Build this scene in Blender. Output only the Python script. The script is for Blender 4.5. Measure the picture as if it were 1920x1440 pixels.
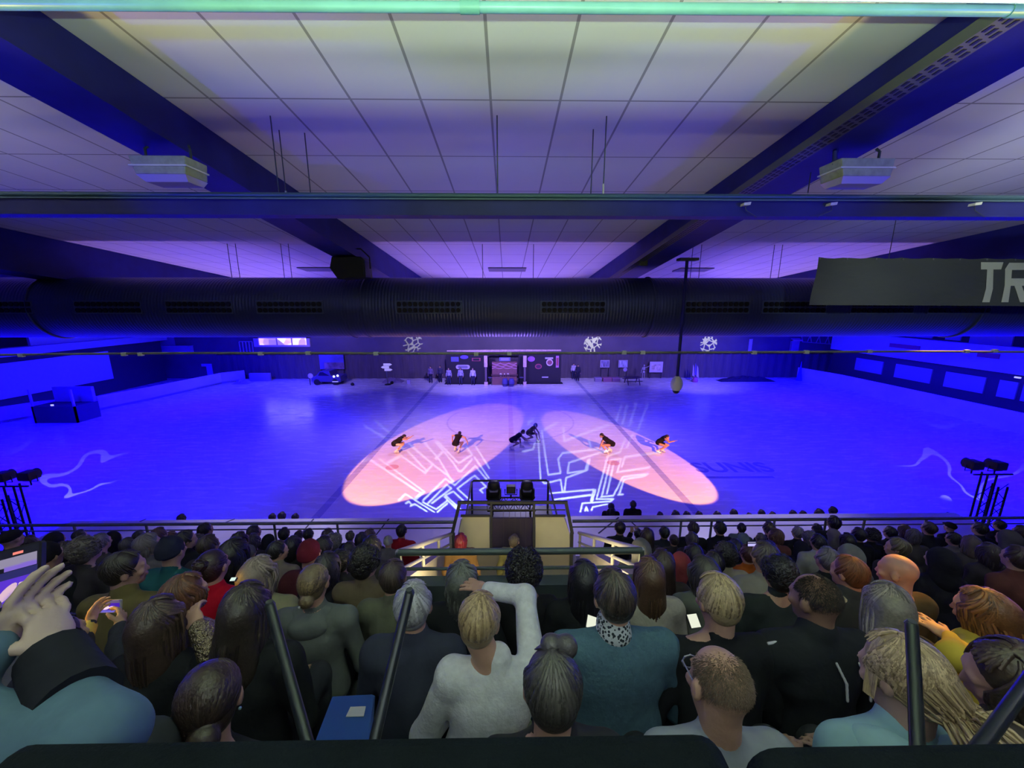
import bpy, bmesh, math, random
import numpy as np
from mathutils import Vector, Matrix, Euler

S = bpy.context.scene
COL = S.collection
for o in list(bpy.data.objects):
    bpy.data.objects.remove(o, do_unlink=True)
random.seed(7)
RNG = np.random.default_rng(7)
PI = math.pi
R = math.radians

# ------------------------------------------------------------------ camera
CAM_Z, PITCH, YAW, FPX = 8.2, R(11.77), R(-0.78), 720.0   # ice is z = 0, depth is +y
cam_d = bpy.data.cameras.new('camera')
cam_d.sensor_fit = 'HORIZONTAL'
cam_d.sensor_width = 36.0
cam_d.lens = FPX / 1920.0 * 36.0
cam_d.clip_start, cam_d.clip_end = 0.05, 200
cam = bpy.data.objects.new('camera', cam_d)
COL.objects.link(cam)
cam.location = (0, 0, CAM_Z)
cam.rotation_euler = (PI / 2 - PITCH, 0, YAW)
S.camera = cam

# ------------------------------------------------------------------ world, exposure
w = bpy.data.worlds.new('hall_air')
S.world = w
w.use_nodes = True
w.node_tree.nodes['Background'].inputs[0].default_value = (0.05, 0.06, 0.10, 1)
w.node_tree.nodes['Background'].inputs[1].default_value = 0.03
S.view_settings.view_transform = 'Standard'
S.view_settings.look = 'None'
S.view_settings.gamma = 1.0
S.view_settings.exposure = 0.0
S.view_settings.use_curve_mapping = False
cy = S.cycles
cy.use_denoising = True
cy.max_bounces = 5
cy.diffuse_bounces = 3
cy.glossy_bounces = 2
cy.transmission_bounces = 3
cy.transparent_max_bounces = 6
cy.sample_clamp_indirect = 4.0
cy.caustics_reflective = False
cy.caustics_refractive = False

# ------------------------------------------------------------------ lights
def aim(o, direction):
    o.rotation_euler = Vector(direction).to_track_quat('-Z', 'Y').to_euler()

def spot(name, loc, direction, half, power, color, blend=0.15, radius=0.1):
    l = bpy.data.lights.new(name, 'SPOT')
    l.energy, l.color, l.spot_size, l.spot_blend = power, color, 2 * R(half), blend
    l.shadow_soft_size = radius
    o = bpy.data.objects.new(name, l)
    COL.objects.link(o)
    o.location = loc
    aim(o, direction)
    return o

def area(name, loc, direction, sx, sy, power, color, spread=180):
    l = bpy.data.lights.new(name, 'AREA')
    l.shape, l.size, l.size_y, l.energy, l.color = 'RECTANGLE', sx, sy, power, color
    l.spread = R(spread)
    o = bpy.data.objects.new(name, l)
    COL.objects.link(o)
    o.location = loc
    aim(o, direction)
    return o

BLUE = (0.0035, 0.0, 1.0)
# blue floods hung from the roof beams behind the air duct
for x, y, p, dx, dy in [(-18, 13, 5500, -.3, 0), (18, 13, 5500, .3, 0), (-24, 18, 26000, -.35, 0), (-24, 31, 22000, -.35, .2), (24, 18, 26000, .35, 0), (24, 31, 22000, .35, .2),
                        (-15, 22, 8500, -.3, 0), (15, 22, 8500, .3, 0), (0, 15, 1300, 0, 0), (0, 30, 3600, 0, .1)]:
    spot('blue_flood_light', (x, y, 7.2), (dx, dy, -1), 74, p, BLUE, 1.0, 0.35)
# pale violet wash over the middle of the ice
for x, y, p in ((-5.0, 24, 620), (5.0, 24, 620), (0, 35, 620)):
    spot('violet_wash_light', (x, y, 7.4), (0, 0.0, -1), 54, p * 1.8, (0.60, 0.42, 1.0), 1.0, 0.4)
# violet light on the curtain and the far wall, and from the rink side up to the panels
for x, p in ((-17, 5500), (-4, 9500), (6, 9500), (19, 5500)):
    spot('wall_fill_light', (x, 29, 6.9), (0, 1, -0.30), 40, p, (0.36, 0.26, 1.0), 1.0, 0.3)  # unseen spots added to brighten the far wall
for x in (-9, 0, 9):
    spot('violet_up_light', (x, 13.2, 3.2), (0, -0.30, 1), 34, 1200, (0.38, 0.22, 1.0), 0.6, 0.25)
# unseen violet spots added to brighten the deck before the stand
for x in (-6.5, 0.5, 7.0):
    spot('deck_fill_light', (x, 12.5, 6.3), (0, -1, -0.95), 36, 720, (0.66, 0.60, 1.0), 1.0, 0.15)
# the two peach follow spots
spot('follow_spot_light', (-10, 4, 8.5), (0.298, 0.8435, -0.447), 10.4, 30000, (1.0, 0.38, 0.09), 0.10, 0.04)
spot('follow_spot_light', (12, 4, 7.0), (-0.2904, 0.8704, -0.3975), 8.75, 30000, (1.0, 0.38, 0.09), 0.10, 0.04)
# battens over the upper seats: cyan in the middle bay, yellow in the outer ones, all shining up
area('batten_light', (0.1, 1.15, 9.0), (0, 0.12, 1), 4.6, 0.010, 92, (0.66, 1.0, 0.50))
for s_ in (-1, 1):
    spot('yellow_up_light', (3.85 * s_, 1.7, 8.7), (-1.55 * s_, 0.45, 1.3), 33, 150, (1.0, 0.78, 0.20), 0.9, 0.10)
    spot('grey_fill_light', (6.3 * s_, 0.8, 8.6), (0, 0.5, 1), 62, 620, (0.90, 0.92, 0.95), 0.9, 0.15)  # unseen grey fill added to lift the outer ceiling bays
spot('grey_fill_light', (0.1, -0.9, 8.7), (0, 0.75, 1.0), 52, 470, (0.86, 0.98, 0.80), 0.8, 0.15)  # the same added fill for the middle bay, from behind the camera
spot('banner_fill_light', (3.2, 0.3, 9.0), (5.2, 6.7, -0.42), 24, 750, (0.85, 0.98, 0.92), 0.8, 0.06)  # unseen spot added to brighten the banner alone
# dim house light over the back of the stand
area('house_light', (0.0, -0.9, 9.55), (0, 0.62, -1), 4.6, 0.5, 35, (0.86, 1.0, 0.95))
# yellow gelled spots from the sides of the stand
# stairwell lamp on the inner face of the parapet
area('stair_light', (0.12, 3.02, 5.55), (0, 1, -0.05), 1.6, 0.12, 14, (1.0, 0.80, 0.40))
for s_ in (-1, 1):
    area('stair_light', (0.12 + .25 * s_, 3.15, 5.35), (s_, .35, 0.05), .3, .3, 22, (1.0, 0.80, 0.36))

# ------------------------------------------------------------------ pixel rays (1920 x 1440 frame) -> points in the hall
def ray(px, py):
    a = Vector((0, math.cos(PITCH), -math.sin(PITCH)))
    u = Vector((0, math.sin(PITCH), math.cos(PITCH)))
    d = Vector((1, 0, 0)) * ((px - 960) / FPX) + u * ((720 - py) / FPX) + a
    return Matrix.Rotation(YAW, 3, 'Z') @ d
CP = Vector((0, 0, CAM_Z))
def at_y(px, py, y):
    d = ray(px, py); return CP + d * (y / d.y)
def at_z(px, py, z):
    d = ray(px, py); return CP + d * ((z - CAM_Z) / d.z)
def at_d(px, py, t):
    return CP + ray(px, py) * t
def at_x(px, py, x):
    d = ray(px, py); return CP + d * (x / d.x)

def aimed(name, loc, target, half, power, color, blend, radius):
    return spot(name, loc, Vector(target) - Vector(loc), half, power, color, blend, radius)
# amber gelled spots from the sides of the stand, and blue ones under the main beams
aimed('amber_spot_light', (5.2, 4.4, 9.2), at_y(1765, 1095, 1.9), 8, 1500, (1.0, 0.44, 0.04), 0.7, 0.05)
aimed('amber_spot_light', (-5.5, 0.2, 8.2), at_y(205, 1142, 1.8), 3.2, 900, (1.0, 0.55, 0.04), 0.5, 0.05)
aimed('blue_beam_light', (-6.0, -1.6, 8.0), (-3.2, 2.5, 9.76), 15, 1000, (0.03, 0.0, 1.0), 0.5, 0.05)
aimed('blue_beam_light', (6.0, -1.6, 8.0), (3.15, 2.6, 9.76), 15, 1000, (0.03, 0.0, 1.0), 0.5, 0.05)

# ------------------------------------------------------------------ materials
_M = {}
def mat(color, rough=0.7, metal=0.0, name=None, bump=0.0, bscale=40.0, vary=0.0, vscale=6.0, spec=0.35, emit=None, estr=1.0, stretch=None):
    key = (tuple(round(c, 4) for c in color), rough, metal, bump, bscale, vary, vscale, spec, emit, estr, stretch)
    if key in _M:
        return _M[key]
    m = bpy.data.materials.new(name or 'paint')
    m.use_nodes = True
    nt = m.node_tree
    b = nt.nodes['Principled BSDF']
    b.inputs['Base Color'].default_value = (*color, 1)
    b.inputs['Roughness'].default_value = rough
    b.inputs['Metallic'].default_value = metal
    b.inputs['Specular IOR Level'].default_value = spec
    if emit:
        b.inputs['Emission Color'].default_value = (*emit, 1)
        b.inputs['Emission Strength'].default_value = estr
    if bump or vary:
        tc = nt.nodes.new('ShaderNodeTexCoord')
        src = tc.outputs['Object']
        if stretch:
            mp = nt.nodes.new('ShaderNodeMapping')
            mp.inputs['Scale'].default_value = stretch
            nt.links.new(src, mp.inputs[0]); src = mp.outputs[0]
        if bump:
            n = nt.nodes.new('ShaderNodeTexNoise')
            n.inputs['Scale'].default_value = bscale
            n.inputs['Detail'].default_value = 3
            bp = nt.nodes.new('ShaderNodeBump')
            bp.inputs['Strength'].default_value = bump
            bp.inputs['Distance'].default_value = 0.02
            nt.links.new(src, n.inputs['Vector'])
            nt.links.new(n.outputs[0], bp.inputs['Height'])
            nt.links.new(bp.outputs[0], b.inputs['Normal'])
        if vary:
            n2 = nt.nodes.new('ShaderNodeTexNoise')
            n2.inputs['Scale'].default_value = vscale
            n2.inputs['Detail'].default_value = 4
            rp = nt.nodes.new('ShaderNodeMapRange')
            rp.inputs[1].default_value, rp.inputs[2].default_value = 0.3, 0.7
            rp.inputs[3].default_value, rp.inputs[4].default_value = 1 - vary, 1 + vary
            mx = nt.nodes.new('ShaderNodeVectorMath'); mx.operation = 'SCALE'
            mx.inputs[0].default_value = color
            nt.links.new(src, n2.inputs['Vector'])
            nt.links.new(n2.outputs[0], rp.inputs[0])
            nt.links.new(rp.outputs[0], mx.inputs['Scale'])
            nt.links.new(mx.outputs[0], b.inputs['Base Color'])
    _M[key] = m
    return m

def fabric(c, s=1.0):
    return mat(c, 0.9, name='fabric', bump=0.5 * s, bscale=9, vary=0.22, vscale=5, spec=0.15)
def knit(c):
    return mat(c, 0.95, name='knit', bump=0.22, bscale=55, vary=0.10, vscale=30, spec=0.1)
def skin(c=(0.50, 0.30, 0.21)):
    return mat(c, 0.55, name='skin', bump=0.08, bscale=60, vary=0.08, vscale=12, spec=0.4)
def hairmat(c, c2=None, shine=0.42):
    c2 = c2 or tuple(min(1, x * 1.6 + 0.004) for x in c)
    key = ('hair', c, c2, shine)
    if key in _M:
        return _M[key]
    m = bpy.data.materials.new('hair'); m.use_nodes = True
    nt = m.node_tree; b = nt.nodes['Principled BSDF']
    b.inputs['Roughness'].default_value = shine
    b.inputs['Specular IOR Level'].default_value = 0.45
    at = nt.nodes.new('ShaderNodeAttribute'); at.attribute_name = 'shade'
    tc = nt.nodes.new('ShaderNodeTexCoord')
    no = nt.nodes.new('ShaderNodeTexNoise'); no.inputs['Scale'].default_value = 70
    ad = nt.nodes.new('ShaderNodeMath'); ad.operation = 'MULTIPLY_ADD'
    ad.inputs[1].default_value = 0.5; 
    nt.links.new(tc.outputs['Object'], no.inputs['Vector'])
    nt.links.new(no.outputs[0], ad.inputs[0]); nt.links.new(at.outputs['Fac'], ad.inputs[2])
    su = nt.nodes.new('ShaderNodeMath'); su.operation = 'SUBTRACT'; su.inputs[1].default_value = 0.25; su.use_clamp = True
    nt.links.new(ad.outputs[0], su.inputs[0])
    mx = nt.nodes.new('ShaderNodeMix'); mx.data_type = 'RGBA'
    mx.inputs[6].default_value = (*c, 1); mx.inputs[7].default_value = (*c2, 1)
    nt.links.new(su.outputs[0], mx.inputs[0]); nt.links.new(mx.outputs[2], b.inputs['Base Color'])
    bp = nt.nodes.new('ShaderNodeBump'); bp.inputs['Strength'].default_value = 0.3; bp.inputs['Distance'].default_value = 0.01
    nt.links.new(no.outputs[0], bp.inputs['Height']); nt.links.new(bp.outputs[0], b.inputs['Normal'])
    _M[key] = m
    return m
def glow(c, s):
    return mat((0.02, 0.02, 0.02), 0.4, name='glow', emit=c, estr=s)

# ------------------------------------------------------------------ mesh building
def finish(name, me, m, parent=None, smooth=False):
    if smooth:
        me.polygons.foreach_set('use_smooth', [True] * len(me.polygons))
    if m is not None:
        me.materials.append(m)
    o = bpy.data.objects.new(name, me)
    COL.objects.link(o)
    if parent is not None:
        o.parent = parent
        o.location = -Vector(parent.location) if parent.parent is None and tuple(parent.rotation_euler) == (0, 0, 0) else (0, 0, 0)
    return o

class MB:
    """collects shapes given in hall coordinates and links them as one mesh object"""
    def __init__(s):
        s.v, s.f = [], []
    def add(s, vs, fs):
        k = len(s.v)
        s.v += [tuple(v) for v in vs]
        s.f += [tuple(k + i for i in f) for f in fs]
        return s
    def box(s, a, b):
        (x0, y0, z0), (x1, y1, z1) = a, b
        x0, x1 = sorted((x0, x1)); y0, y1 = sorted((y0, y1)); z0, z1 = sorted((z0, z1))
        return s.hexa([(x0, y0, z0), (x1, y0, z0), (x1, y1, z0), (x0, y1, z0), (x0, y0, z1), (x1, y0, z1), (x1, y1, z1), (x0, y1, z1)])
    def hexa(s, p):
        return s.add(p, [(3, 2, 1, 0), (4, 5, 6, 7), (0, 1, 5, 4), (1, 2, 6, 5), (2, 3, 7, 6), (3, 0, 4, 7)])
    def bar(s, a, b, w, h, up=(0, 0, 1)):
        a, b = Vector(a), Vector(b); d = (b - a).normalized(); up = Vector(up)
        if abs(d.dot(up)) > 0.98: up = Vector((0, 1, 0))
        x = d.cross(up).normalized() * (w / 2); z = x.cross(d).normalized() * (h / 2)
        return s.hexa([a - x - z, b - x - z, b + x - z, a + x - z, a - x + z, b - x + z, b + x + z, a + x + z])
    def tube(s, pts, r, n=10, cap=True):
        pts = [Vector(p) for p in pts]
        rs = r if isinstance(r, (list, tuple)) else [r] * len(pts)
        rings = []; prev = None
        for i, p in enumerate(pts):
            d = (pts[min(i + 1, len(pts) - 1)] - pts[max(i - 1, 0)])
            d = d.normalized() if d.length > 1e-9 else Vector((0, 0, 1))
            ref = prev if prev is not None else (Vector((0, 0, 1)) if abs(d.z) < 0.9 else Vector((1, 0, 0)))
            x = (ref - d * ref.dot(d)).normalized(); prev = x; y = d.cross(x)
            rings.append([p + (x * math.cos(t) + y * math.sin(t)) * rs[i] for t in [2 * PI * k / n for k in range(n)]])
        vs = [v for rg in rings for v in rg]
        fs = [(i * n + k, i * n + (k + 1) % n, (i + 1) * n + (k + 1) % n, (i + 1) * n + k) for i in range(len(pts) - 1) for k in range(n)]
        if cap:
            fs += [tuple(range(n))[::-1], tuple((len(pts) - 1) * n + k for k in range(n))]
        return s.add(vs, fs)
    def lathe(s, c, prof, n=20, axis='z'):
        c = Vector(c); vs = []
        for r, h in prof:
            for k in range(n):
                t = 2 * PI * k / n
                a, b = r * math.cos(t), r * math.sin(t)
                vs.append(c + (Vector((a, b, h)) if axis == 'z' else Vector((h, a, b)) if axis == 'x' else Vector((b, h, a))))
        fs = [(i * n + k, i * n + (k + 1) % n, (i + 1) * n + (k + 1) % n, (i + 1) * n + k) for i in range(len(prof) - 1) for k in range(n)]
        fs += [tuple(range(n))[::-1], tuple((len(prof) - 1) * n + k for k in range(n))]
        return s.add(vs, fs)
    def plate(s, pts, n):
        """a flat polygon given thickness along n"""
        pts = [Vector(p) for p in pts]; n = Vector(n); k = len(pts)
        return s.add(pts + [p + n for p in pts], [tuple(range(k))[::-1], tuple(range(k, 2 * k))] + [(i, (i + 1) % k, k + (i + 1) % k, k + i) for i in range(k)])
    def build(s, name, m, parent=None, smooth=False, bevel=0.0):
        me = bpy.data.meshes.new(name)
        me.from_pydata(s.v, [], s.f)
        bm = bmesh.new(); bm.from_mesh(me)
        if bevel:
            bmesh.ops.bevel(bm, geom=[e for e in bm.edges if e.calc_face_angle(0) > 0.6], offset=bevel, segments=2, affect='EDGES', profile=0.6, clamp_overlap=True)
        bmesh.ops.recalc_face_normals(bm, faces=bm.faces)
        bm.to_mesh(me); bm.free()
        o = finish(name, me, m, parent, False)
        if smooth:
            sm = [p.normal for p in me.polygons]
            me.polygons.foreach_set('use_smooth', [True] * len(me.polygons))
            try:
                me.set_sharp_from_angle(angle=R(40))
            except Exception:
                pass
        return o

def tag(o, label, cat, group=None, kind=None):
    o['label'] = label; o['category'] = cat
    if group: o['group'] = group
    if kind: o['kind'] = kind
    return o
def struct(o):
    o['kind'] = 'structure'; return o
def empty(name, loc, label=None, cat=None, group=None, rotz=0.0):
    o = bpy.data.objects.new(name, None); COL.objects.link(o)
    o.location = loc; o.empty_display_size = 0.1; o.rotation_euler = (0, 0, rotz)
    if label: tag(o, label, cat, group)
    return o

# ================================================================== THE HALL
CEIL0, SLOPE = CAM_Z + 2.06, 0.084
def zc(y): return CEIL0 - SLOPE * y
YF = 43.0                                      # far wall

def nodes_mat(name, rough, spec=0.35):
    m = bpy.data.materials.new(name); m.use_nodes = True
    nt = m.node_tree; b = nt.nodes['Principled BSDF']
    b.inputs['Roughness'].default_value = rough; b.inputs['Specular IOR Level'].default_value = spec
    tc = nt.nodes.new('ShaderNodeTexCoord'); sp = nt.nodes.new('ShaderNodeSeparateXYZ')
    nt.links.new(tc.outputs['Object'], sp.inputs[0])
    return m, nt, b, tc, sp
def math_n(nt, op, a, b=None, c=None, clamp=False):
    n = nt.nodes.new('ShaderNodeMath'); n.operation = op; n.use_clamp = clamp
    for i, x in enumerate((a, b, c)):
        if x is None: continue
        if isinstance(x, (int, float)): n.inputs[i].default_value = x
        else: nt.links.new(x, n.inputs[i])
    return n.outputs[0]
def mix_n(nt, f, a, b):
    n = nt.nodes.new('ShaderNodeMix'); n.data_type = 'RGBA'
    nt.links.new(f, n.inputs[0])
    for i, x in ((6, a), (7, b)):
        if isinstance(x, tuple): n.inputs[i].default_value = (*x, 1)
        else: nt.links.new(x, n.inputs[i])
    return n.outputs[2]
def noise_n(nt, vec, scale, detail=3, stretch=None):
    if stretch:
        mp = nt.nodes.new('ShaderNodeMapping'); mp.inputs['Scale'].default_value = stretch
        nt.links.new(vec, mp.inputs[0]); vec = mp.outputs[0]
    n = nt.nodes.new('ShaderNodeTexNoise'); n.inputs['Scale'].default_value = scale; n.inputs['Detail'].default_value = detail
    nt.links.new(vec, n.inputs['Vector']); return n.outputs[0]

# ---- ice with its painted lines, spots and skate scratches
m, nt, b, tc, sp = nodes_mat('ice', 0.3, 0.5)
X, Y = sp.outputs[0], sp.outputs[1]
def band(c, x0, hw):
    return math_n(nt, 'LESS_THAN', math_n(nt, 'ABSOLUTE', math_n(nt, 'SUBTRACT', c, x0)), hw)
def ring(cx, cy, r, hw):
    d = math_n(nt, 'SQRT', math_n(nt, 'ADD', math_n(nt, 'POWER', math_n(nt, 'SUBTRACT', X, cx), 2), math_n(nt, 'POWER', math_n(nt, 'SUBTRACT', Y, cy), 2)))
    return math_n(nt, 'LESS_THAN', math_n(nt, 'ABSOLUTE', math_n(nt, 'SUBTRACT', d, r)), hw)
col = None
n1 = noise_n(nt, tc.outputs['Object'], 0.35, 5)
n2 = noise_n(nt, tc.outputs['Object'], 2.2, 6, (0.35, 1.6, 1))
sc = math_n(nt, 'ADD', math_n(nt, 'MULTIPLY', n1, 0.5), math_n(nt, 'MULTIPLY', n2, 0.5))
mr = nt.nodes.new('ShaderNodeMapRange'); mr.inputs[1].default_value, mr.inputs[2].default_value, mr.inputs[3].default_value, mr.inputs[4].default_value = 0.3, 0.7, 0.0, 1.0
nt.links.new(sc, mr.inputs[0])
c = mix_n(nt, mr.outputs[0], (0.72, 0.73, 0.77), (0.84, 0.85, 0.88))
c = mix_n(nt, math_n(nt, 'MULTIPLY', math_n(nt, 'MAXIMUM', band(X, -7.5, .17), band(X, 7.6, .17)), 0.55), c, (0.12, 0.13, 0.45))
c = mix_n(nt, math_n(nt, 'MULTIPLY', band(X, 0.27, .16), 0.30), c, (0.35, 0.12, 0.35))
c = mix_n(nt, math_n(nt, 'MULTIPLY', ring(0.25, 26.6, 4.5, .06), 0.35), c, (0.25, 0.22, 0.5))
for cx, cyy in ((-5.9, 18.5), (5.6, 18.9)):
    c = mix_n(nt, math_n(nt, 'MULTIPLY', ring(cx, cyy, 0, .33), 0.6), c, (0.7, 0.25, 0.25))
nt.links.new(c, b.inputs['Base Color'])
rr = nt.nodes.new('ShaderNodeMapRange'); rr.inputs[1].default_value, rr.inputs[2].default_value, rr.inputs[3].default_value, rr.inputs[4].default_value = 0.3, 0.7, 0.16, 0.34
nt.links.new(n2, rr.inputs[0]); nt.links.new(rr.outputs[0], b.inputs['Roughness'])
bp = nt.nodes.new('ShaderNodeBump'); bp.inputs['Strength'].default_value = 0.12; bp.inputs['Distance'].default_value = 0.05
nt.links.new(noise_n(nt, tc.outputs['Object'], 1.6, 4, (0.3, 1.5, 1)), bp.inputs['Height']); nt.links.new(bp.outputs[0], b.inputs['Normal'])
ICE = m
floor = struct(MB().box((-42, -4, -0.2), (42, YF + 0.3, 0)).build('floor', ICE))

def text_mesh(txt, size, bold=0.0, shear=0.0, ex=0.004, spacing=1.0):
    cu = bpy.data.curves.new('lettering', 'FONT'); cu.body = txt; cu.size = size; cu.offset = bold; cu.shear = shear; cu.extrude = ex
    cu.align_x, cu.align_y = 'CENTER', 'CENTER'; cu.space_character = spacing; cu.resolution_u = 3
    o = bpy.data.objects.new('lettering', cu); COL.objects.link(o)
    dg = bpy.context.evaluated_depsgraph_get()
    me = bpy.data.meshes.new_from_object(o.evaluated_get(dg))
    bpy.data.objects.remove(o, do_unlink=True)
    return me
def lettering(txt, size, mtx, m, parent, bold=0.0, shear=0.0, ex=0.004, name='lettering', spacing=1.0):
    me = text_mesh(txt, size, bold, shear, ex, spacing); me.transform(mtx)
    return finish(name, me, m, parent)
ink = mat((0.30, 0.30, 0.55), 0.5, name='ice_ink')
lettering('SUNIS', 1.75, Matrix.Translation((11.5, 18.2, 0.004)) @ Matrix.Diagonal((0.86, 0.95, 1, 1)), ink, floor, 0.03, 0, 0.002)
MB().box((9.6, 17.0, 0.002), (12.9, 17.2, 0.006)).build('underline', ink, floor)

# ---- ceiling of pale panels, falling away towards the far wall
m, nt, b, tc, sp = nodes_mat('ceiling_panels', 0.8, 0.2)
X, Y = sp.outputs[0], sp.outputs[1]
fx = math_n(nt, 'PINGPONG', math_n(nt, 'ADD', X, 60.0 - 0.085), 0.305)
fy = math_n(nt, 'PINGPONG', math_n(nt, 'ADD', Y, 60.0 - 3.66 + 1.055 * 0 ), 0.5275)
j = math_n(nt, 'MAXIMUM', math_n(nt, 'LESS_THAN', fx, 0.011), math_n(nt, 'LESS_THAN', fy, 0.009))
pn = noise_n(nt, tc.outputs['Object'], 1.3, 4)
base = mix_n(nt, pn, (0.62, 0.63, 0.62), (0.72, 0.73, 0.72))
nt.links.new(mix_n(nt, j, base, (0.30, 0.30, 0.30)), b.inputs['Base Color'])
CEILM = m
struct(MB().hexa([(-42, -4, zc(-4)), (42, -4, zc(-4)), (42, YF + .3, zc(YF)), (-42, YF + .3, zc(YF)),
                  (-42, -4, zc(-4) + .3), (42, -4, zc(-4) + .3), (42, YF + .3, zc(YF) + .3), (-42, YF + .3, zc(YF) + .3)]).build('ceiling', CEILM))

NAVY = mat((0.012, 0.014, 0.13), 0.55, name='navy_paint', vary=0.2, vscale=3)
BLACK = mat((0.012, 0.013, 0.016), 0.5, name='black_metal')
DARKSTEEL = mat((0.035, 0.048, 0.052), 0.45, 0.3, name='dark_steel', vary=0.2, vscale=8)
GREYSTEEL = mat((0.20, 0.22, 0.22), 0.4, 0.5, name='grey_steel', vary=0.15, vscale=8)
WHITEP = mat((0.72, 0.72, 0.70), 0.5, name='white_paint')
def roof_beam(x0, x1, dep):
    mb = MB()
    for y0, y1 in ((-3.5, 2.0), (2.0, 14.0), (14.0, YF)):      # the haunch grows deeper away from the stand
        d0, d1 = (dep + .032 * (min(max(y, 2), 14) - 2) for y in (y0, y1))
        mb.hexa([(x0, y0, zc(y0) - d0), (x1, y0, zc(y0) - d0), (x1, y1, zc(y1) - d1), (x0, y1, zc(y1) - d1), (x0, y0, zc(y0)), (x1, y0, zc(y0)), (x1, y1, zc(y1)), (x0, y1, zc(y1))])
    return struct(mb.build('ceiling_beam', NAVY))
for x0, x1, d in ((-3.42, -2.95, .29), (2.86, 3.36, .29), (-10.1, -9.5, .6), (9.5, 10.1, .6), (-17, -16.4, .6), (16.4, 17, .6)):
    roof_beam(x0, x1, d)

# perforated cable tray along the right beam
t = empty('cable_tray', (2.78, 0, zc(0) - .3), 'long perforated metal cable tray running along the side of a dark roof beam', 'cable tray')
mb = MB(); sl = MB()
def sb(mb, x0, x1, y0, y1, d0, d1, haunch=True):
    q0, q1 = (.032 * (max(y, 2) - 2) * haunch for y in (y0, y1))
    mb.hexa([(x0, y0, zc(y0) - d1 - q0), (x1, y0, zc(y0) - d1 - q0), (x1, y1, zc(y1) - d1 - q1), (x0, y1, zc(y1) - d1 - q1), (x0, y0, zc(y0) - d0 - q0), (x1, y0, zc(y0) - d0 - q0), (x1, y1, zc(y1) - d0 - q1), (x0, y1, zc(y1) - d0 - q1)])
for ya_, yb_ in ((0.5, 2.0), (2.0, 13)): sb(mb, 2.70, 2.855, ya_, yb_, .235, .31)
for i in range(160):
    y = 0.6 + i * 0.075
    for k in range(3):
        x = 2.715 + k * 0.047
        sb(sl, x, x + .022, y + .02 * k, y + .045 + .02 * k, .309, .3135)
mb.build('tray', mat((0.11, 0.115, 0.09), 0.5, 0.2, name='tray_metal'), t); sl.build('perforation_pattern', BLACK, t)['kind'] = 'stuff'
cb = MB()
for k, dz in enumerate((.20, .215)):
    cb.tube([(2.845 - .01 * k, y, zc(y) - dz - .032 * (max(y, 2) - 2) + .01 * math.sin(y * 3 + k)) for y in np.arange(0.5, 13, .5)], .012, 6)
cb.build('cable', BLACK, t, True)

# ---- transverse beam hung on thin rods, with its pipe
t = empty('cross_beam', (0, 4.0, CAM_Z + .9), 'long dark blue beam hung level across the whole ceiling on thin rods', 'beam')
yb = 3.95; zt, zb = at_y(950, 372, yb).z, at_y(950, 404, yb).z
MB().box((-13, yb, zb), (13, yb + .16, zt)).build('beam_web', NAVY, t)
MB().tube([(-13, yb - .0, zt + .02), (13, yb - .0, zt + .02)], .026, 10).build('top_pipe', mat((0.05, 0.10, 0.13), 0.4, 0.2, name='teal_pipe'), t, True)
MB().tube([(-13, yb - .02, zt - .012), (13, yb - .02, zt - .012)], .008, 6).build('conduit', mat((0.10, 0.16, 0.20), 0.4, name='conduit'), t, True)
rodm = mat((0.06, 0.07, 0.08), 0.4, 0.5, name='rod_metal')
rods = [(933, 4.02, 'beside the middle of the ceiling'), (1131, 4.02, 'with a chain at its foot'), (1108, 4.25, 'shorter one of a close pair'), (523, 4.05, 'beside the dark beam'),
        (536, 4.3, 'with a silver foot'), (582, 4.35, 'third from the dark beam'), (1515, 4.3, 'with a pale turnbuckle')]
for px, y, d in rods:
    p = at_y(px, 360, y)
    o = MB().tube([(p.x, y, zt + .03), (p.x, y, zc(y))], .006, 6).build('hanger_rod', rodm)
    tag(o, 'thin dark steel rod between ceiling and cross beam, ' + d, 'rod', 'hanger rods of the cross beam')
    if px in (1131, 536, 1515):
        MB().tube([(p.x, y, zt + .04), (p.x, y, zt + .15)], .011, 6).build('turnbuckle', mat((0.5, 0.5, 0.4), 0.4, 0.4), o)
for k, (px, d) in enumerate(((1398, 'below the cable tray'), (1559, 'in the middle of three'), (1828, 'above the banner'))):
    p = at_y(px, 384, yb - .03)
    t = empty('clamp_lamp', p, 'small pale lamp clipped on the dark cross beam, the one ' + d, 'lamp', 'small lamps on the cross beam')
    MB().hexa([p + Vector(q) for q in [(-.035, -.03, -.012), (.03, -.03, -.006), (.03, .03, -.006), (-.035, .03, -.012), (-.03, -.03, .012), (.035, -.03, .02), (.035, .03, .02), (-.03, .03, .012)]]).build('lamp_head', mat((0.75, 0.74, 0.65), 0.4), t)
    MB().tube([p + Vector((0, 0, -.01)), p + Vector((.01, .0, -.05)), p + Vector((.12 if k != 1 else -.12, .0, -.11))], .004, 5).build('wire', rodm, t)

# unseen strip added over the seats to cut a dark band on the ceiling
t = empty('light_blocker', (.1, 1.2, 9.0), 'long thin strip added above the upper seats to block light', 'lamp')
MB().box((-2.35, 1.248, 9.024), (2.55, 1.252, 9.034)).build('blocker_strip', mat((.5, .5, .5), .4, .3), t)
for x_ in (-2.3, 2.48):
    MB().box((x_, 1.248, 9.034), (x_ + .02, 1.252, zc(1.35))).build('bracket', mat((.5, .5, .5), .4, .3), t)
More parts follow.
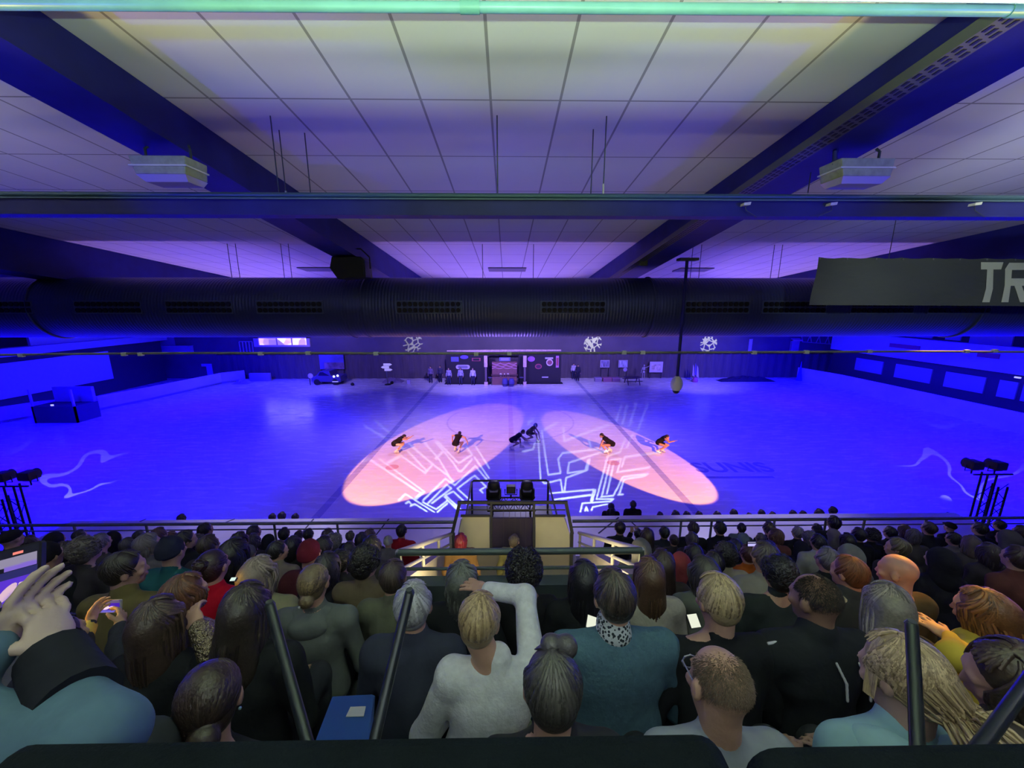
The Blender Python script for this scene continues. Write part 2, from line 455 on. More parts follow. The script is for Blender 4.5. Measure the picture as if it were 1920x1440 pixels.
# ---- bright pipe close overhead
pa, pb = at_y(-160, 7, 2.35), at_y(2160, 22, 2.3)
pa, pb = pa + (pa - pb) * .4, pb + (pb - pa) * .4
t = empty('overhead_pipe', (pa + pb) / 2, 'pale turquoise pipe crossing the very top of the picture under the panels', 'pipe')
MB().tube([pa, pb], .0245, 14).build('pipe', mat((0.17, 0.40, 0.42), 0.35, name='turquoise_paint', vary=0.1, vscale=5), t, True)
for px in (870, 1905):
    f = ((px + 160) / 2320.0 + .4) / 1.8; c = pa.lerp(pb, f); dd = (pb - pa).normalized()
    MB().tube([c - dd * .05, c + dd * .05], .029, 14).build('coupling', mat((0.13, 0.34, 0.32), 0.4), t, True)

# ---- two floodlight boxes under the main beams
def floodlight(px, py, d, mirrored):
    p = at_y(px, py, 3.85)
    t = empty('floodlight', p, d, 'floodlight', 'floodlights under the roof beams')
    w_, dp = .25, .13
    body = MB().hexa([p + Vector(q) for q in [(-w_ * .84, -dp, -.075), (w_ * .9, -dp, -.075), (w_ * .9, dp, -.075), (-w_ * .84, dp, -.075), (-w_, -dp, .075), (w_ * .98, -dp, .075), (w_ * .98, dp, .075), (-w_, dp, .075)]])
    body.build('housing', mat((0.34, 0.37, 0.22), 0.5, name='lamp_housing', vary=0.15, vscale=20), t, bevel=.012)
    MB().box(p + Vector((-w_, -dp - .01, -.012)), p + Vector((w_, dp, .0))).build('rim', mat((0.70, 0.72, 0.55), 0.4), t)
    MB().hexa([p + Vector(q) for q in [(-w_ * .7, -dp * .6, -.125), (w_ * .8, -dp * .6, -.125), (w_ * .8, dp * .8, -.125), (-w_ * .7, dp * .8, -.125), (-w_ * .84, -dp, -.076), (w_ * .9, -dp, -.076), (w_ * .9, dp, -.076), (-w_ * .84, dp, -.076)]]).build('lens', mat((0.5, 0.45, 0.8), 0.2, spec=0.6), t)
    for s_ in (-.8, .8):
        MB().tube([p + Vector((w_ * s_, 0, .07)), p + Vector((w_ * s_, 0, .17)), p + Vector((w_ * s_ * .9, .02, max(.2, zc(3.85) - .34 - p.z)))], .012, 6).build('bracket', DARKSTEEL, t)
    if mirrored:
        MB().tube([p + Vector((-w_ * .9, -.03, .05)), p + Vector((-w_ * .95, -.03, .15)), at_y(1570, 262, 4.05), Vector((at_y(1578, 180, 4.05).x, 4.05, zc(4.05)))], .02, 8).build('conduit', NAVY, t, True)
floodlight(320, 318, 'pale green floodlight box under the beam without a cable tray', False)
floodlight(1603, 322, 'pale green floodlight box with a thick conduit beside the cable tray', True)

# ---- air duct
YD, RD, ZD = 9.0, 0.665, CAM_Z - 0.085
t = empty('air_duct', (0, YD, ZD), 'huge dark blue spiral air duct hung across the hall with rows of nozzles', 'air duct')
m, nt, b, tc, sp = nodes_mat('duct_metal', 0.42, 0.5)
b.inputs['Base Color'].default_value = (0.04, 0.052, 0.13, 1); b.inputs['Metallic'].default_value = 0.3
wv = math_n(nt, 'PINGPONG', math_n(nt, 'ADD', sp.outputs[0], 60), 0.034)
bp = nt.nodes.new('ShaderNodeBump'); bp.inputs['Strength'].default_value = 0.55; bp.inputs['Distance'].default_value = 0.3
nt.links.new(wv, bp.inputs['Height']); nt.links.new(bp.outputs[0], b.inputs['Normal'])
DUCTM = m
mb = MB(); N = 48; xs = [-20 + i * 1.0 for i in range(41)]
mb.add([(x, YD + RD * math.cos(2 * PI * k / N), ZD + RD * math.sin(2 * PI * k / N)) for x in xs for k in range(N)],
       [(i * N + k, i * N + (k + 1) % N, (i + 1) * N + (k + 1) % N, (i + 1) * N + k) for i in range(len(xs) - 1) for k in range(N)])
mb.build('duct_shell', DUCTM, t, True)
for px in (108, 662, 692, 1212, 1790):
    x = at_y(px, 620, YD - .2).x
    mb = MB()
    ring_ = [(x, YD + (RD + .012) * math.cos(2 * PI * k / N), ZD + (RD + .012) * math.sin(2 * PI * k / N)) for k in range(N + 1)]
    mb.tube(ring_, .018, 6, False)
    mb.build('flange', DUCTM, t, True)
vent_c = [-4, 202, 373, 543, 804, 1075, 1345, 1490, 1655, 1800]
for px in vent_c:
    p = at_y(px, 576, YD - RD)
    def S_(u, vv, off):                          # wrap a local patch on the duct's curved face
        th = PI + (-(p.z - ZD) / RD) * 1.0 - vv / RD
        th = math.pi - math.asin(max(-1, min(1, (p.z - ZD) / RD))) - vv / RD
        return (p.x + u, YD + (RD + off) * math.cos(th), ZD + (RD + off) * math.sin(th))
    hw, hh = .70, .135
    fr = MB()
    for (u0, u1, v0, v1) in ((-hw, hw, hh - .02, hh), (-hw, hw, -hh, -hh + .02), (-hw, -hw + .02, -hh, hh), (hw - .02, hw, -hh, hh), (-hw, hw, -.008, .008)):
        fr.hexa([S_(u0, v0, .0), S_(u1, v0, .0), S_(u1, v1, .0), S_(u0, v1, .0), S_(u0, v0, .02), S_(u1, v0, .02), S_(u1, v1, .02), S_(u0, v1, .02)])
    f = fr.build('nozzle_frame', mat((0.09, 0.12, 0.20), 0.45, 0.3, name='nozzle_frame'), t)
    nz = MB()
    for r_ in (-1, 1):
        for k in range(12):
            u, vv = -hw + .075 + k * (2 * hw - .15) / 11, r_ * .063
            A = [S_(u + .047 * math.cos(a), vv + .047 * math.sin(a), .022) for a in [2 * PI * q / 10 for q in range(10)]]
            B_ = [S_(u + .05 * math.cos(a), vv + .05 * math.sin(a), .002) for a in [2 * PI * q / 10 for q in range(10)]]
            nz.add(A + B_, [tuple(range(10)), *[(q, (q + 1) % 10, 10 + (q + 1) % 10, 10 + q) for q in range(10)]])
    nz.build('nozzles', mat((0.004, 0.004, 0.008), 0.6, name='nozzle_black'), f)
hr = [(905, 'first of the middle pair'), (1000, 'second of the middle pair'), (432, 'outermost beside the dark roof beam'), (447, 'outer pair, inner one'), (531, 'inner pair, outer one'), (545, 'beside the loudspeaker'),
      (1296, 'beside the dome camera pole'), (1312, 'second past the dome camera pole'), (1447, 'third past the dome camera pole'), (1462, 'fourth past the dome camera pole')]
for px, d in hr:
    x = at_y(px, 500, YD).x
    o = MB().tube([(x, YD, ZD + RD - .01), (x, YD, zc(YD))], .007, 6).build('hanger_rod', rodm)
    tag(o, 'thin dark rod holding up the air duct, ' + d, 'rod', 'hanger rods of the air duct')
for k, (px0, px1, d) in enumerate(((566, 632, 'left of the loudspeaker'), (916, 986, 'in the middle bay above the duct'), (1268, 1330, 'behind the dome camera pole'))):
    y0, y1 = 11.9, 12.5
    xa, xb = at_y(px0, 505, 12.2).x, at_y(px1, 505, 12.2).x
    sb_ = MB(); sb(sb_, xa, xb, y0, y1, 0.0, .02, False)
    tag(sb_.build('ceiling_vent', mat((0.20, 0.20, 0.22), 0.7)), 'flat grey vent panel in the ceiling, ' + d, 'vent', 'vent panels in the ceiling')

# loudspeaker and junction box at the beams
p = at_y(660, 502, 8.0)
t = empty('loudspeaker', p, 'black angled loudspeaker hung below the roof beam just above the air duct', 'loudspeaker')
mb = MB(); q = [(-.36, -.02), (-.30, .19), (.26, .19), (.33, .12), (.33, -.2), (-.22, -.23)]
mb.plate([p + Vector((a, -.2, c_)) for a, c_ in q], (0, .4, 0)); mb.build('cabinet', BLACK, t, bevel=.015)
MB().plate([p + Vector((a * .9, -.215, c_ * .9)) for a, c_ in q], (0, .014, 0)).build('grille', mat((0.02, 0.021, 0.02), 0.9, bump=0.5, bscale=200), t)
MB().tube([p + Vector((-.25, 0, .18)), p + Vector((-.2, 0, .36)), p + Vector((.2, 0, .36)), p + Vector((.36, 0, .2)), p + Vector((.36, 0, -.02))], .014, 6).build('yoke', BLACK, t)
p = at_y(1206, 490, 8.3)
t = empty('junction_box', p, 'small dark olive junction box on the side of the roof beam', 'box')
MB().box(p + Vector((-.08, -.06, -.09)), p + Vector((.08, .06, .09))).build('box_body', mat((0.05, 0.06, 0.035), 0.6), t, bevel=.01)
MB().box(p + Vector((-.06, -.068, -.07)), p + Vector((.06, -.06, .07))).build('box_cover', mat((0.065, 0.075, 0.045), 0.5), t)

# dome camera on its pole
yc = 8.2; a_, b_ = at_y(1290, 470, yc), at_y(1270, 706, yc)
a_.z = zc(yc) - .50
t = empty('dome_camera', b_, 'white dome security camera hanging on a long dark pole', 'security camera')
MB().tube([a_, b_], .032, 10).build('pole', NAVY, t, True)
MB().box(a_ + Vector((-.18, -.1, .0)), a_ + Vector((.2, .1, .05))).build('mount', DARKSTEEL, t)
MB().lathe(b_ + Vector((0, 0, -.31)), [(.075, 0), (.105, .04), (.128, .11), (.125, .18), (.10, .25), (.06, .30), (.045, .32)], 24).build('housing', mat((0.86, 0.88, 0.72), 0.4, name='camera_white'), t, True)
MB().lathe(b_ + Vector((0, 0, -.31)), [(.02, -.075), (.05, -.06), (.072, -.03), (.08, .0)], 20).build('dome', mat((0.01, 0.01, 0.012), 0.1, spec=0.6), t, True)

# banner with big letters
yn = 7.0
A, Bq = at_y(1535, 482, yn), at_y(1532, 572, yn)
XR = A.x + 9.0
m, nt, b, tc, sp = nodes_mat('banner_cloth', 0.6, 0.3)
b.inputs['Base Color'].default_value = (0.075, 0.085, 0.085, 1)
bp = nt.nodes.new('ShaderNodeBump'); bp.inputs['Strength'].default_value = 0.8; bp.inputs['Distance'].default_value = 0.06
nt.links.new(noise_n(nt, tc.outputs['Object'], 1.6, 3, (0.6, 1, 2.0)), bp.inputs['Height']); nt.links.new(bp.outputs[0], b.inputs['Normal'])
t = empty('banner', A, 'charcoal cloth banner with the pale letters TR strung in front of the air duct', 'banner')
mb = MB(); nx, nz_ = 60, 10; vs = []; fs = []
def bz(u, v_):                                   # u 0..1 along, v 0 top..1 bottom
    x = A.x + (XR - A.x) * u
    z = A.z + (Bq.z - A.z) * v_ - 0.05 * math.sin(PI * ((u * 18) % 1.0)) * (1 - v_) * 0.4 - 0.04 * u
    y = yn + 0.03 * math.sin(u * 19 + v_ * 2) * (0.3 + v_) + 0.015 * math.sin(u * 47 - v_ * 5)
    return Vector((x, y, z))
for i in range(nx + 1):
    for k in range(nz_ + 1):
        vs.append(bz(i / nx, k / nz_))
fs = [(i * (nz_ + 1) + k, (i + 1) * (nz_ + 1) + k, (i + 1) * (nz_ + 1) + k + 1, i * (nz_ + 1) + k + 1) for i in range(nx) for k in range(nz_)]
mb.add(vs, fs)
mb.build('cloth', m, t, True)
def bpt(px, py, off=-.012):
    p_ = at_y(px, py, yn); u = (p_.x - A.x) / (XR - A.x); v_ = (p_.z - A.z) / (Bq.z - A.z)
    y = yn + 0.03 * math.sin(u * 19 + v_ * 2) * (0.3 + v_) + 0.015 * math.sin(u * 47 - v_ * 5)
    p_ = at_y(px, py, y + off); return p_
def letter(quads):
    mb = MB()
    for q in quads:
        mb.plate([bpt(1520 + x / 4.8, 450 + y / 4.8) for x, y in q], (0, .004, 0))
    return mb.build('letter', mat((0.62, 0.66, 0.54), 0.6, name='banner_print'), t)
letter([[(1535, 200), (1735, 200), (1715, 265), (1535, 265)], [(1590, 264), (1645, 264), (1640, 440), (1580, 440)], [(1580, 440), (1640, 440), (1610, 560), (1545, 560)]])
letter([[(1752, 262), (1790, 205), (1990, 205), (2000, 268), (1810, 270)], [(1752, 262), (1812, 268), (1802, 410), (1748, 410)], [(1748, 410), (1802, 410), (1780, 560), (1718, 560)],
        [(1800, 345), (1990, 345), (1960, 412), (1800, 412)], [(1930, 266), (2000, 266), (2000, 346), (1930, 346)], [(1835, 410), (1900, 410), (1955, 560), (1885, 560)]])
for k in range(12):
    p_ = bz(k / 18.0 + .002, .03)
    MB().lathe(p_ + Vector((0, -.012, 0)), [(.016, -.004), (.016, .004)], 8, 'y').build('eyelet', GREYSTEEL, t)
for k, u in enumerate((0.14,)):
    p_ = bz(u, 0)
    o = MB().tube([p_, (p_.x, p_.y, zc(yn))], .006, 5).build('hanger_rod', rodm); tag(o, 'thin dark rod rising from the top edge of the charcoal banner', 'rod')

# cable with pale clips under the duct
yk = 3.2
t = empty('hall_cable', at_y(960, 661, yk), 'thin grey cable with pale clips strung across the hall below the air duct', 'cable')
P0 = [at_y(px, py, yk) for px, py in ((-40, 666), (120, 664), (350, 662), (600, 662), (900, 663), (1200, 661), (1500, 660), (1700, 659), (1960, 660))]
MB().tube(P0, .009, 6).build('cable', mat((0.15, 0.15, 0.13), 0.5, name='cable_grey', vary=0.5, vscale=3), t, True)
for px, py in ((40, 666), (233, 664), (264, 664), (489, 663), (578, 662), (705, 663), (893, 664), (955, 663), (1170, 661), (1205, 661), (1414, 661), (1512, 660), (1630, 659), (1812, 659), (1865, 658)):
    p_ = at_y(px, py, yk)
    MB().box(p_ + Vector((-.018, -.012, -.014)), p_ + Vector((.018, .012, .014))).build('clip', mat((0.55, 0.57, 0.45), 0.4, name='clip_pale'), t)

# ================================================================== FAR WALL, ENDS OF THE RINK
CURT = mat((0.10, 0.085, 0.11), 0.9, name='dark_curtain', bump=0.4, bscale=3, vary=0.15, vscale=2, stretch=(3, 3, .3))
WALLF = mat((0.13, 0.12, 0.14), 0.8, name='grey_wall', vary=0.1, vscale=0.6)
struct(MB().box((-42, YF, 0), (42, YF + .3, 6.64)).build('wall_back', WALLF))
WALLS = mat((0.20, 0.20, 0.24), 0.7, name='end_wall')
struct(MB().box((-42.3, -4, 0), (-42, YF, 6.64)).build('wall_left', WALLS))
struct(MB().box((42, -4, 0), (42.3, YF, 6.64)).build('wall_right', WALLS))
struct(MB().box((-42, -4.3, 0), (42, -4, 10.6)).build('wall_front', WALLS))
# dark curtain behind the show set
t = empty('stage_curtain', (1, YF - .4, 0), 'long dark curtain hung along the far side of the ice', 'curtain')
xa, xb = at_y(412, 700, YF - .4).x, at_y(1565, 700, YF - .4).x
zt = at_y(950, 664, YF - .4).z
vs, fs, n = [], [], 400
for i in range(n + 1):
    x = xa + (xb - xa) * i / n
    y = YF - .4 + .06 * math.sin(i * 1.1)
    vs += [(x, y, .0), (x, y, zt)]
MB().add(vs, [(2 * i, 2 * i + 2, 2 * i + 3, 2 * i + 1) for i in range(n)]).build('drape', CURT, t, True)
MB().tube([(xa, YF - .4, zt), (xb, YF - .4, zt)], .05, 8).build('curtain_rail', BLACK, t)

# lit room behind glass, upper far wall
def wrect(px0, py0, px1, py1, y):
    a, b = at_y(px0, py1, y), at_y(px1, py0, y)
    return a.x, b.x, a.z, b.z
x0, x1, z0, z1 = wrect(476, 660, 584, 632, YF)
z1 += .8
win = struct(empty('window_1', (x0, YF, z0)))
fr = MB()
for q in ((x0, x0 + .55), (x1 - .35, x1)):
    fr.box((q[0], YF - .18, z0), (q[1], YF, z1))
fr.box((x0, YF - .18, z1 - .2), (x1, YF, z1)); fr.box((x0, YF - .18, z0 - .12), (x1, YF, z0))
struct(fr.build('window_frame', mat((0.75, 0.62, 0.58), 0.6), win))
m, nt, b, tc, sp = nodes_mat('lit_room', 0.8)
vo = nt.nodes.new('ShaderNodeTexVoronoi'); vo.inputs['Scale'].default_value = 1.3
nt.links.new(tc.outputs['Object'], vo.inputs['Vector'])
cr = nt.nodes.new('ShaderNodeValToRGB'); cr.color_ramp.elements[0].color = (0.10, 0.06, 0.08, 1); cr.color_ramp.elements[1].color = (0.9, 0.75, 0.7, 1)
cr.color_ramp.elements.new(0.45).color = (0.45, 0.25, 0.27, 1)
sx = nt.nodes.new('ShaderNodeSeparateXYZ'); nt.links.new(vo.outputs['Color'], sx.inputs[0])
nt.links.new(sx.outputs[0], cr.inputs[0]); nt.links.new(cr.outputs[0], b.inputs['Emission Color']); b.inputs['Emission Strength'].default_value = 1.7
struct(MB().box((x0 + .5, YF - .03, z0), (x1 - .3, YF - .01, z1 - .2)).build('window_pane', m, win))
mb = MB()
for px in (520, 548): 
    xx = at_y(px, 640, YF).x; mb.box((xx - .05, YF - .14, z0), (xx + .05, YF - .04, z1 - .2))
mb.box((x0 + .5, YF - .14, z0 + 1.15), (x1 - .3, YF - .05, z0 + 1.25))
struct(mb.build('window_mullion', mat((0.6, 0.5, 0.48), 0.6), win))
wl = area('room_light', ((x0 + x1) / 2, YF - .25, (z0 + z1) / 2 + .1), (0, -1, -.1), x1 - x0 - 1, 1.4, 22, (1.0, 0.86, 0.86), 150)
# gallery front with white frames beside it
x0g, x1g, z0g, z1g = wrect(449, 661, 476, 641, YF - .1)
t = empty('gallery_railing', (x0g, YF - .1, z0g), 'pale framed railing beside the lit room on the far wall', 'railing')
mb = MB()
for xx in np.linspace(x0g, x1g, 5): mb.box((xx - .04, YF - .2, z0g), (xx + .04, YF - .1, z1g))
mb.box((x0g, YF - .2, z1g - .08), (x1g, YF - .1, z1g)); mb.box((x0g, YF - .2, z0g), (x1g, YF - .1, z0g + .08)); mb.build('railing_frame', mat((0.5, 0.45, 0.5), 0.6), t)
def flat(name, px0, py0, px1, py1, y, m, label, cat, th=.08, group=None, parts=None):
    x0, x1, z0, z1 = wrect(px0, py0, px1, py1, y)
    t = empty(name, ((x0 + x1) / 2, y, z0), label, cat, group)
    MB().box((x0, y - th, z0), (x1, y, z1)).build('board', m, t)
    return t, (x0, x1, z0, z1)
t, _ = flat('service_counter', 300, 649, 362, 660, YF - .05, mat((0.45, 0.45, 0.55), 0.6), 'long pale counter high up on the far wall', 'counter', .5)
MB().box((_[0], YF - .62, _[3]), (_[1], YF - .02, _[3] + .08)).build('counter_top', mat((0.55, 0.55, 0.65), 0.5), t)
t, _ = flat('wall_panel', 286, 630, 326, 650, YF - .05, mat((0.30, 0.30, 0.42), 0.6), 'tall pale panel at the end of the far wall counter', 'panel', .1)
t, _ = flat('wall_banner', 1402, 636, 1411, 661, YF - .05, mat((0.55, 0.52, 0.66), 0.7), 'narrow white vertical banner on the far wall', 'banner', .05)
MB().box((_[0] - .05, YF - .14, _[3]), (_[1] + .05, YF - .04, _[3] + .06)).build('batten', GREYSTEEL, t)
t, _ = flat('stair_landing', 1479, 634, 1497, 662, YF - .05, mat((0.34, 0.30, 0.40), 0.7), 'pale stair landing high on the far wall', 'stairs', .3)
MB().box((_[0], YF - .5, _[3] - .3), (_[1] + .2, YF - .05, _[3] - .15)).build('pale_step', mat((0.8, 0.6, 0.5), 0.6), t)  # step in a paler, warmer colour than its landing
t = empty('gallery_barrier', at_y(1540, 645, YF - .1), 'white trussed barrier on the upper gallery of the far wall', 'railing')
a, b2 = at_y(1505, 641, YF - .1), at_y(1580, 647, YF - .1)
MB().bar(a, b2, .1, .08).build('lower_bar', mat((0.4, 0.36, 0.5), 0.6), t)
mb = MB()
for k in range(9):
    c0 = a.lerp(b2, k / 9); mb.bar(c0, c0 + Vector((.3 * (1 if k % 2 else -1), 0, .9)), .06, .06)
mb.build('brace', mat((0.4, 0.36, 0.5), 0.6), t)

# ---- the show set on the far side of the ice
YS = 39.8
PXM = 18.2
brown = mat((0.16, 0.075, 0.06), 0.8, name='brick', vary=0.3, vscale=8)
setblack = mat((0.02, 0.018, 0.03), 0.8, name='set_black')
pinkwood = mat((0.62, 0.45, 0.40), 0.7, name='pale_wood', vary=0.2, vscale=6)
def panel(name, px0, px1, py0, label, y=YS, m=setblack, d=.5, cat='panel'):
    a, b = at_y(px0, 700, y), at_y(px1, 700, y); z = at_y(px0, py0, y).z
    t = empty(name, ((a.x + b.x) / 2, y, 0), label, cat)
    MB().box((a.x, y - d / 2, 0), (b.x, y + d / 2, z)).build('panel_board', m, t)
    MB().box((a.x - .2, y - d / 2 - .3, 0), (b.x + .2, y + d / 2 + .1, .06)).build('base_plinth', setblack, t)
    return t, y - d / 2
def sign(shape, px0, py0, px1, py1, y, m, label, m2=None, group=None, txt=None):
    a, b = at_y(px0, py1, y), at_y(px1, py0, y)
    c, hw, hh = (a + b) / 2, (b.x - a.x) / 2, (b.z - a.z) / 2
    t = empty('wall_sign', (c.x, y, c.z), label, 'sign', group)
    if shape == 'rect':
        pts = [(-hw, -hh), (hw, -hh), (hw, hh), (-hw, hh)]
    elif shape == 'pill':
        pts = [(hw * .82 * (1 if k < 8 else -1) + hh * math.cos(-PI / 2 + PI * k / 7 if k < 8 else PI / 2 + PI * (k - 8) / 7), hh * math.sin(-PI / 2 + PI * k / 7 if k < 8 else PI / 2 + PI * (k - 8) / 7)) for k in range(16)]
    else:
        pts = [(hw * math.cos(2 * PI * k / 24), hh * math.sin(2 * PI * k / 24)) for k in range(24)]
    MB().plate([(c.x + u, y - .06, c.z + v) for u, v in pts], (0, .05, 0)).build('sign_board', m, t)
    if m2:
        MB().plate([(c.x + u * .72, y - .08, c.z + v * .66) for u, v in pts], (0, .02, 0)).build('sign_face', m2, t)
    return t
tl, yl = panel('stage_screen', 838, 917, 664, 'black set panel hung with bar signs, on the bar\'s left')
tr, yr = panel('stage_screen', 972, 1051, 664, 'black set panel hung with round signs, on the bar\'s right')
wood_o = empty('set_lintel', at_y(945, 658, YS - .3), 'long pale timber beam lying across the top of the bar set', 'beam')
a, b2 = at_y(838, 658, YS - .3), at_y(1052, 657, YS - .3)
MB().tube([a, a.lerp(b2, .3) + Vector((0, 0, -.02)), a.lerp(b2, .6), b2], [.06, .13, .12, .08], 8).build('timber', pinkwood, wood_o, True)
for px, d in ((911, 'left of the bar'), (984, 'right of the bar')):
    c0 = at_y(px, 690, YS - .9)
    t = empty('set_post', (c0.x, YS - .9, 0), 'pale timber post standing ' + d, 'post', 'timber posts of the bar set')
    zt_ = at_y(px, 667, YS - .9).z; zm = at_y(px, 688, YS - .9).z
    MB().box((c0.x - .17, YS - 1.0, zm), (c0.x + .17, YS - .75, zt_)).build('upper_shaft', pinkwood, t)
    MB().box((c0.x - .1, YS - .95, .3), (c0.x + .1, YS - .78, zm)).build('lower_shaft', mat((0.14, 0.10, 0.14), 0.8), t)
    MB().box((c0.x - .18, YS - 1.0, .0), (c0.x + .18, YS - .75, .32)).build('foot_block', pinkwood, t)
# the bar
a, b2 = at_y(923, 700, YS - .6), at_y(969, 700, YS - .6)
t = empty('bar_counter', ((a.x + b2.x) / 2, YS - .6, 0), 'brick bar front with garlands and the white letters BAR', 'bar')
zb_ = at_y(945, 678, YS - .6).z
m, nt, b, tc, sp = nodes_mat('brick_wall', 0.85)
bk = nt.nodes.new('ShaderNodeTexBrick'); bk.inputs['Scale'].default_value = 4.0
bk.inputs['Color1'].default_value = (0.22, 0.085, 0.08, 1); bk.inputs['Color2'].default_value = (0.15, 0.06, 0.06, 1); bk.inputs['Mortar'].default_value = (0.30, 0.2, 0.2, 1)
mp = nt.nodes.new('ShaderNodeMapping'); mp.inputs['Rotation'].default_value = (PI / 2, 0, 0)
nt.links.new(tc.outputs['Object'], mp.inputs[0]); nt.links.new(mp.outputs[0], bk.inputs['Vector']); nt.links.new(bk.outputs[0], b.inputs['Base Color'])
MB().box((a.x, YS - .9, 0), (b2.x, YS - .5, zb_)).build('brick_face', m, t)
MB().box((a.x - .1, YS - 1.1, 1.0), (b2.x + .1, YS - .5, 1.1)).build('counter_top', mat((0.10, 0.05, 0.05), 0.5), t)
for k in range(3):
    mb = MB(); zz = zb_ - .12 - .22 * k
    mb.tube([(a.x + (b2.x - a.x) * i / 24, YS - .93, zz - .12 * abs(math.sin(i * PI / 8 + k))) for i in range(25)], .035, 5)
    mb.build('garland', mat((0.6, 0.28, 0.42), 0.7), t)
tm = Matrix.Translation(((a.x + b2.x) / 2, YS - .93, at_y(946, 703, YS - .9).z)) @ Matrix.Rotation(PI / 2, 4, 'X')
for ch, dx in (('B', -.38), ('A', 0), ('R', .38)):
    lettering(ch, .42, Matrix.Translation((dx, 0, 0)) @ tm, mat((0.9, 0.88, 0.95), 0.5, name='white_letter'), t, .012, name='letter')
sign('rect', 936, 670, 957, 677, YS - .62, mat((0.16, 0.15, 0.34), 0.7), 'small bluish sign standing on top of the brick bar', mat((0.3, 0.26, 0.5), 0.6))
for px, d in ((947, 'left'), (959, 'right')):
    c0 = at_y(px, 716, YS - 1.6)
    o = MB().lathe((c0.x, YS - 1.6, 0), [(.22, 0), (.30, .25), (.31, .4), (.30, .55), (.22, .8)], 14).build('barrel', mat((0.08, 0.07, 0.28), 0.6), None, True)
    tag(o, 'blue barrel in front of the brick bar, the %s one of the pair' % d, 'barrel', 'barrels before the bar')
    MB().lathe((c0.x, YS - 1.6, .2), [(.305, 0), (.305, .05)], 14).build('hoop', BLACK, o)
for px, py, d in ((919, 708, 'left'), (978, 708, 'right')):
    c0 = at_y(px, py, YS - .9)
    t = empty('bar_stool', (c0.x, YS - .9, 0), 'dim bar stool at the %s end of the brick bar' % d, 'stool', 'bar stools')
    MB().lathe((c0.x, YS - .9, .74), [(.2, 0), (.22, .04), (.2, .08)], 12).build('seat', mat((0.10, 0.08, 0.2), 0.6), t)
    for k in range(4):
        aa = PI / 4 + k * PI / 2
        MB().bar((c0.x + .12 * math.cos(aa), YS - .9 + .12 * math.sin(aa), .74), (c0.x + .22 * math.cos(aa), YS - .9 + .22 * math.sin(aa), 0), .035, .035).build('leg', BLACK, t)
blu = mat((0.10, 0.10, 0.40), 0.7); pur = mat((0.36, 0.12, 0.55), 0.7); redm = mat((0.34, 0.07, 0.12), 0.7); pal = mat((0.50, 0.46, 0.62), 0.7); rb = mat((0.08, 0.03, 0.08), 0.8)
sign('rect', 846, 669, 860, 678, yl, blu, 'square blue bar sign at the upper left of the black set panel', mat((0.12, 0.12, 0.3), 0.7))
sign('oval', 863, 666, 878, 673, yl, mat((0.12, 0.08, 0.75), 0.6), 'bright blue oval sign near the panel top')
sign('rect', 885, 671, 901, 677, yl, redm, 'narrow red bar sign left of the pale post', setblack)
sign('pill', 857, 684, 879, 692, yl, pal, 'long pale rounded sign low on the left black panel', mat((0.2, 0.18, 0.3), 0.7))
sign('oval', 989, 668, 1003, 678, yr, pur, 'purple oval sign right of the pale post')
sign('oval', 1003, 682, 1016, 692, yr, redm, 'dim red oval sign in the middle of the right panel', rb)
sign('oval', 1024, 673, 1037, 686, yr, mat((0.62, 0.5, 0.6), 0.6), 'round white ring sign with a red centre', mat((0.25, 0.08, 0.12), 0.7))
sign('rect', 1022, 670, 1037, 673, yr, pal, 'small pale lettering strip above the round ring sign')
sign('rect', 1042, 667, 1048, 689, yr, mat((0.45, 0.2, 0.45), 0.7), 'tall narrow pink sign at the panel edge', redm)
sign('rect', 1016, 706, 1028, 708, yr, pal, 'thin pale strip low on the right black panel')
# pictures on the curtain
YP = YF - .7
t, q = flat('screen_map', 1217, 678, 1243, 698, YP, mat((0.62, 0.58, 0.66), 0.7), 'large pale map on a stand beside the white skeleton', 'map')
MB().box((q[0] + .2, YP - .1, q[2] + .2), (q[1] - .2, YP - .08, q[3] - .3)).build('map_print', mat((0.55, 0.45, 0.45), 0.7, vary=0.5, vscale=3), t)
for s_ in (q[0] + .1, q[1] - .1): MB().bar((s_, YP, 0), (s_, YP, q[2]), .06, .06).build('leg', BLACK, t)
for px0, px1, d, c1 in ((1125, 1143, 'plain pale picture with a faint border on the dark curtain', (0.26, 0.24, 0.42)), (1159, 1177, 'picture with bright vertical streaks on the dark curtain', (0.42, 0.42, 0.66))):
    t, q = flat('framed_picture', px0, 675, px1, 689, YP, mat((0.40, 0.37, 0.52), 0.7), d, 'picture')
    MB().box((q[0] + .1, YP - .1, q[2] + .1), (q[1] - .1, YP - .08, q[3] - .1)).build('print', mat(c1, 0.7, vary=0.6, vscale=3.5, stretch=(3, 1, .5)), t)
    for s_ in (q[0] + .1, q[1] - .1): MB().bar((s_, YP, 0), (s_, YP, q[2]), .05, .05).build('leg', BLACK, t)
t, q = flat('painted_screen', 601, 665, 644, 692, YP, mat((0.10, 0.09, 0.55), 0.7, vary=0.3, vscale=.8), 'large blue painted screen standing behind the parked car', 'painting')
MB().box((q[0] + .5, YP - .1, q[2]), (q[1], YP - .08, q[2] + .75)).build('painted_hill', mat((0.20, 0.13, 0.30), 0.7, vary=0.5, vscale=1.5), t)
for s_ in (q[0] + .1, q[1] - .1): MB().bar((s_, YP, 0), (s_, YP, q[2]), .06, .06).build('leg', BLACK, t)
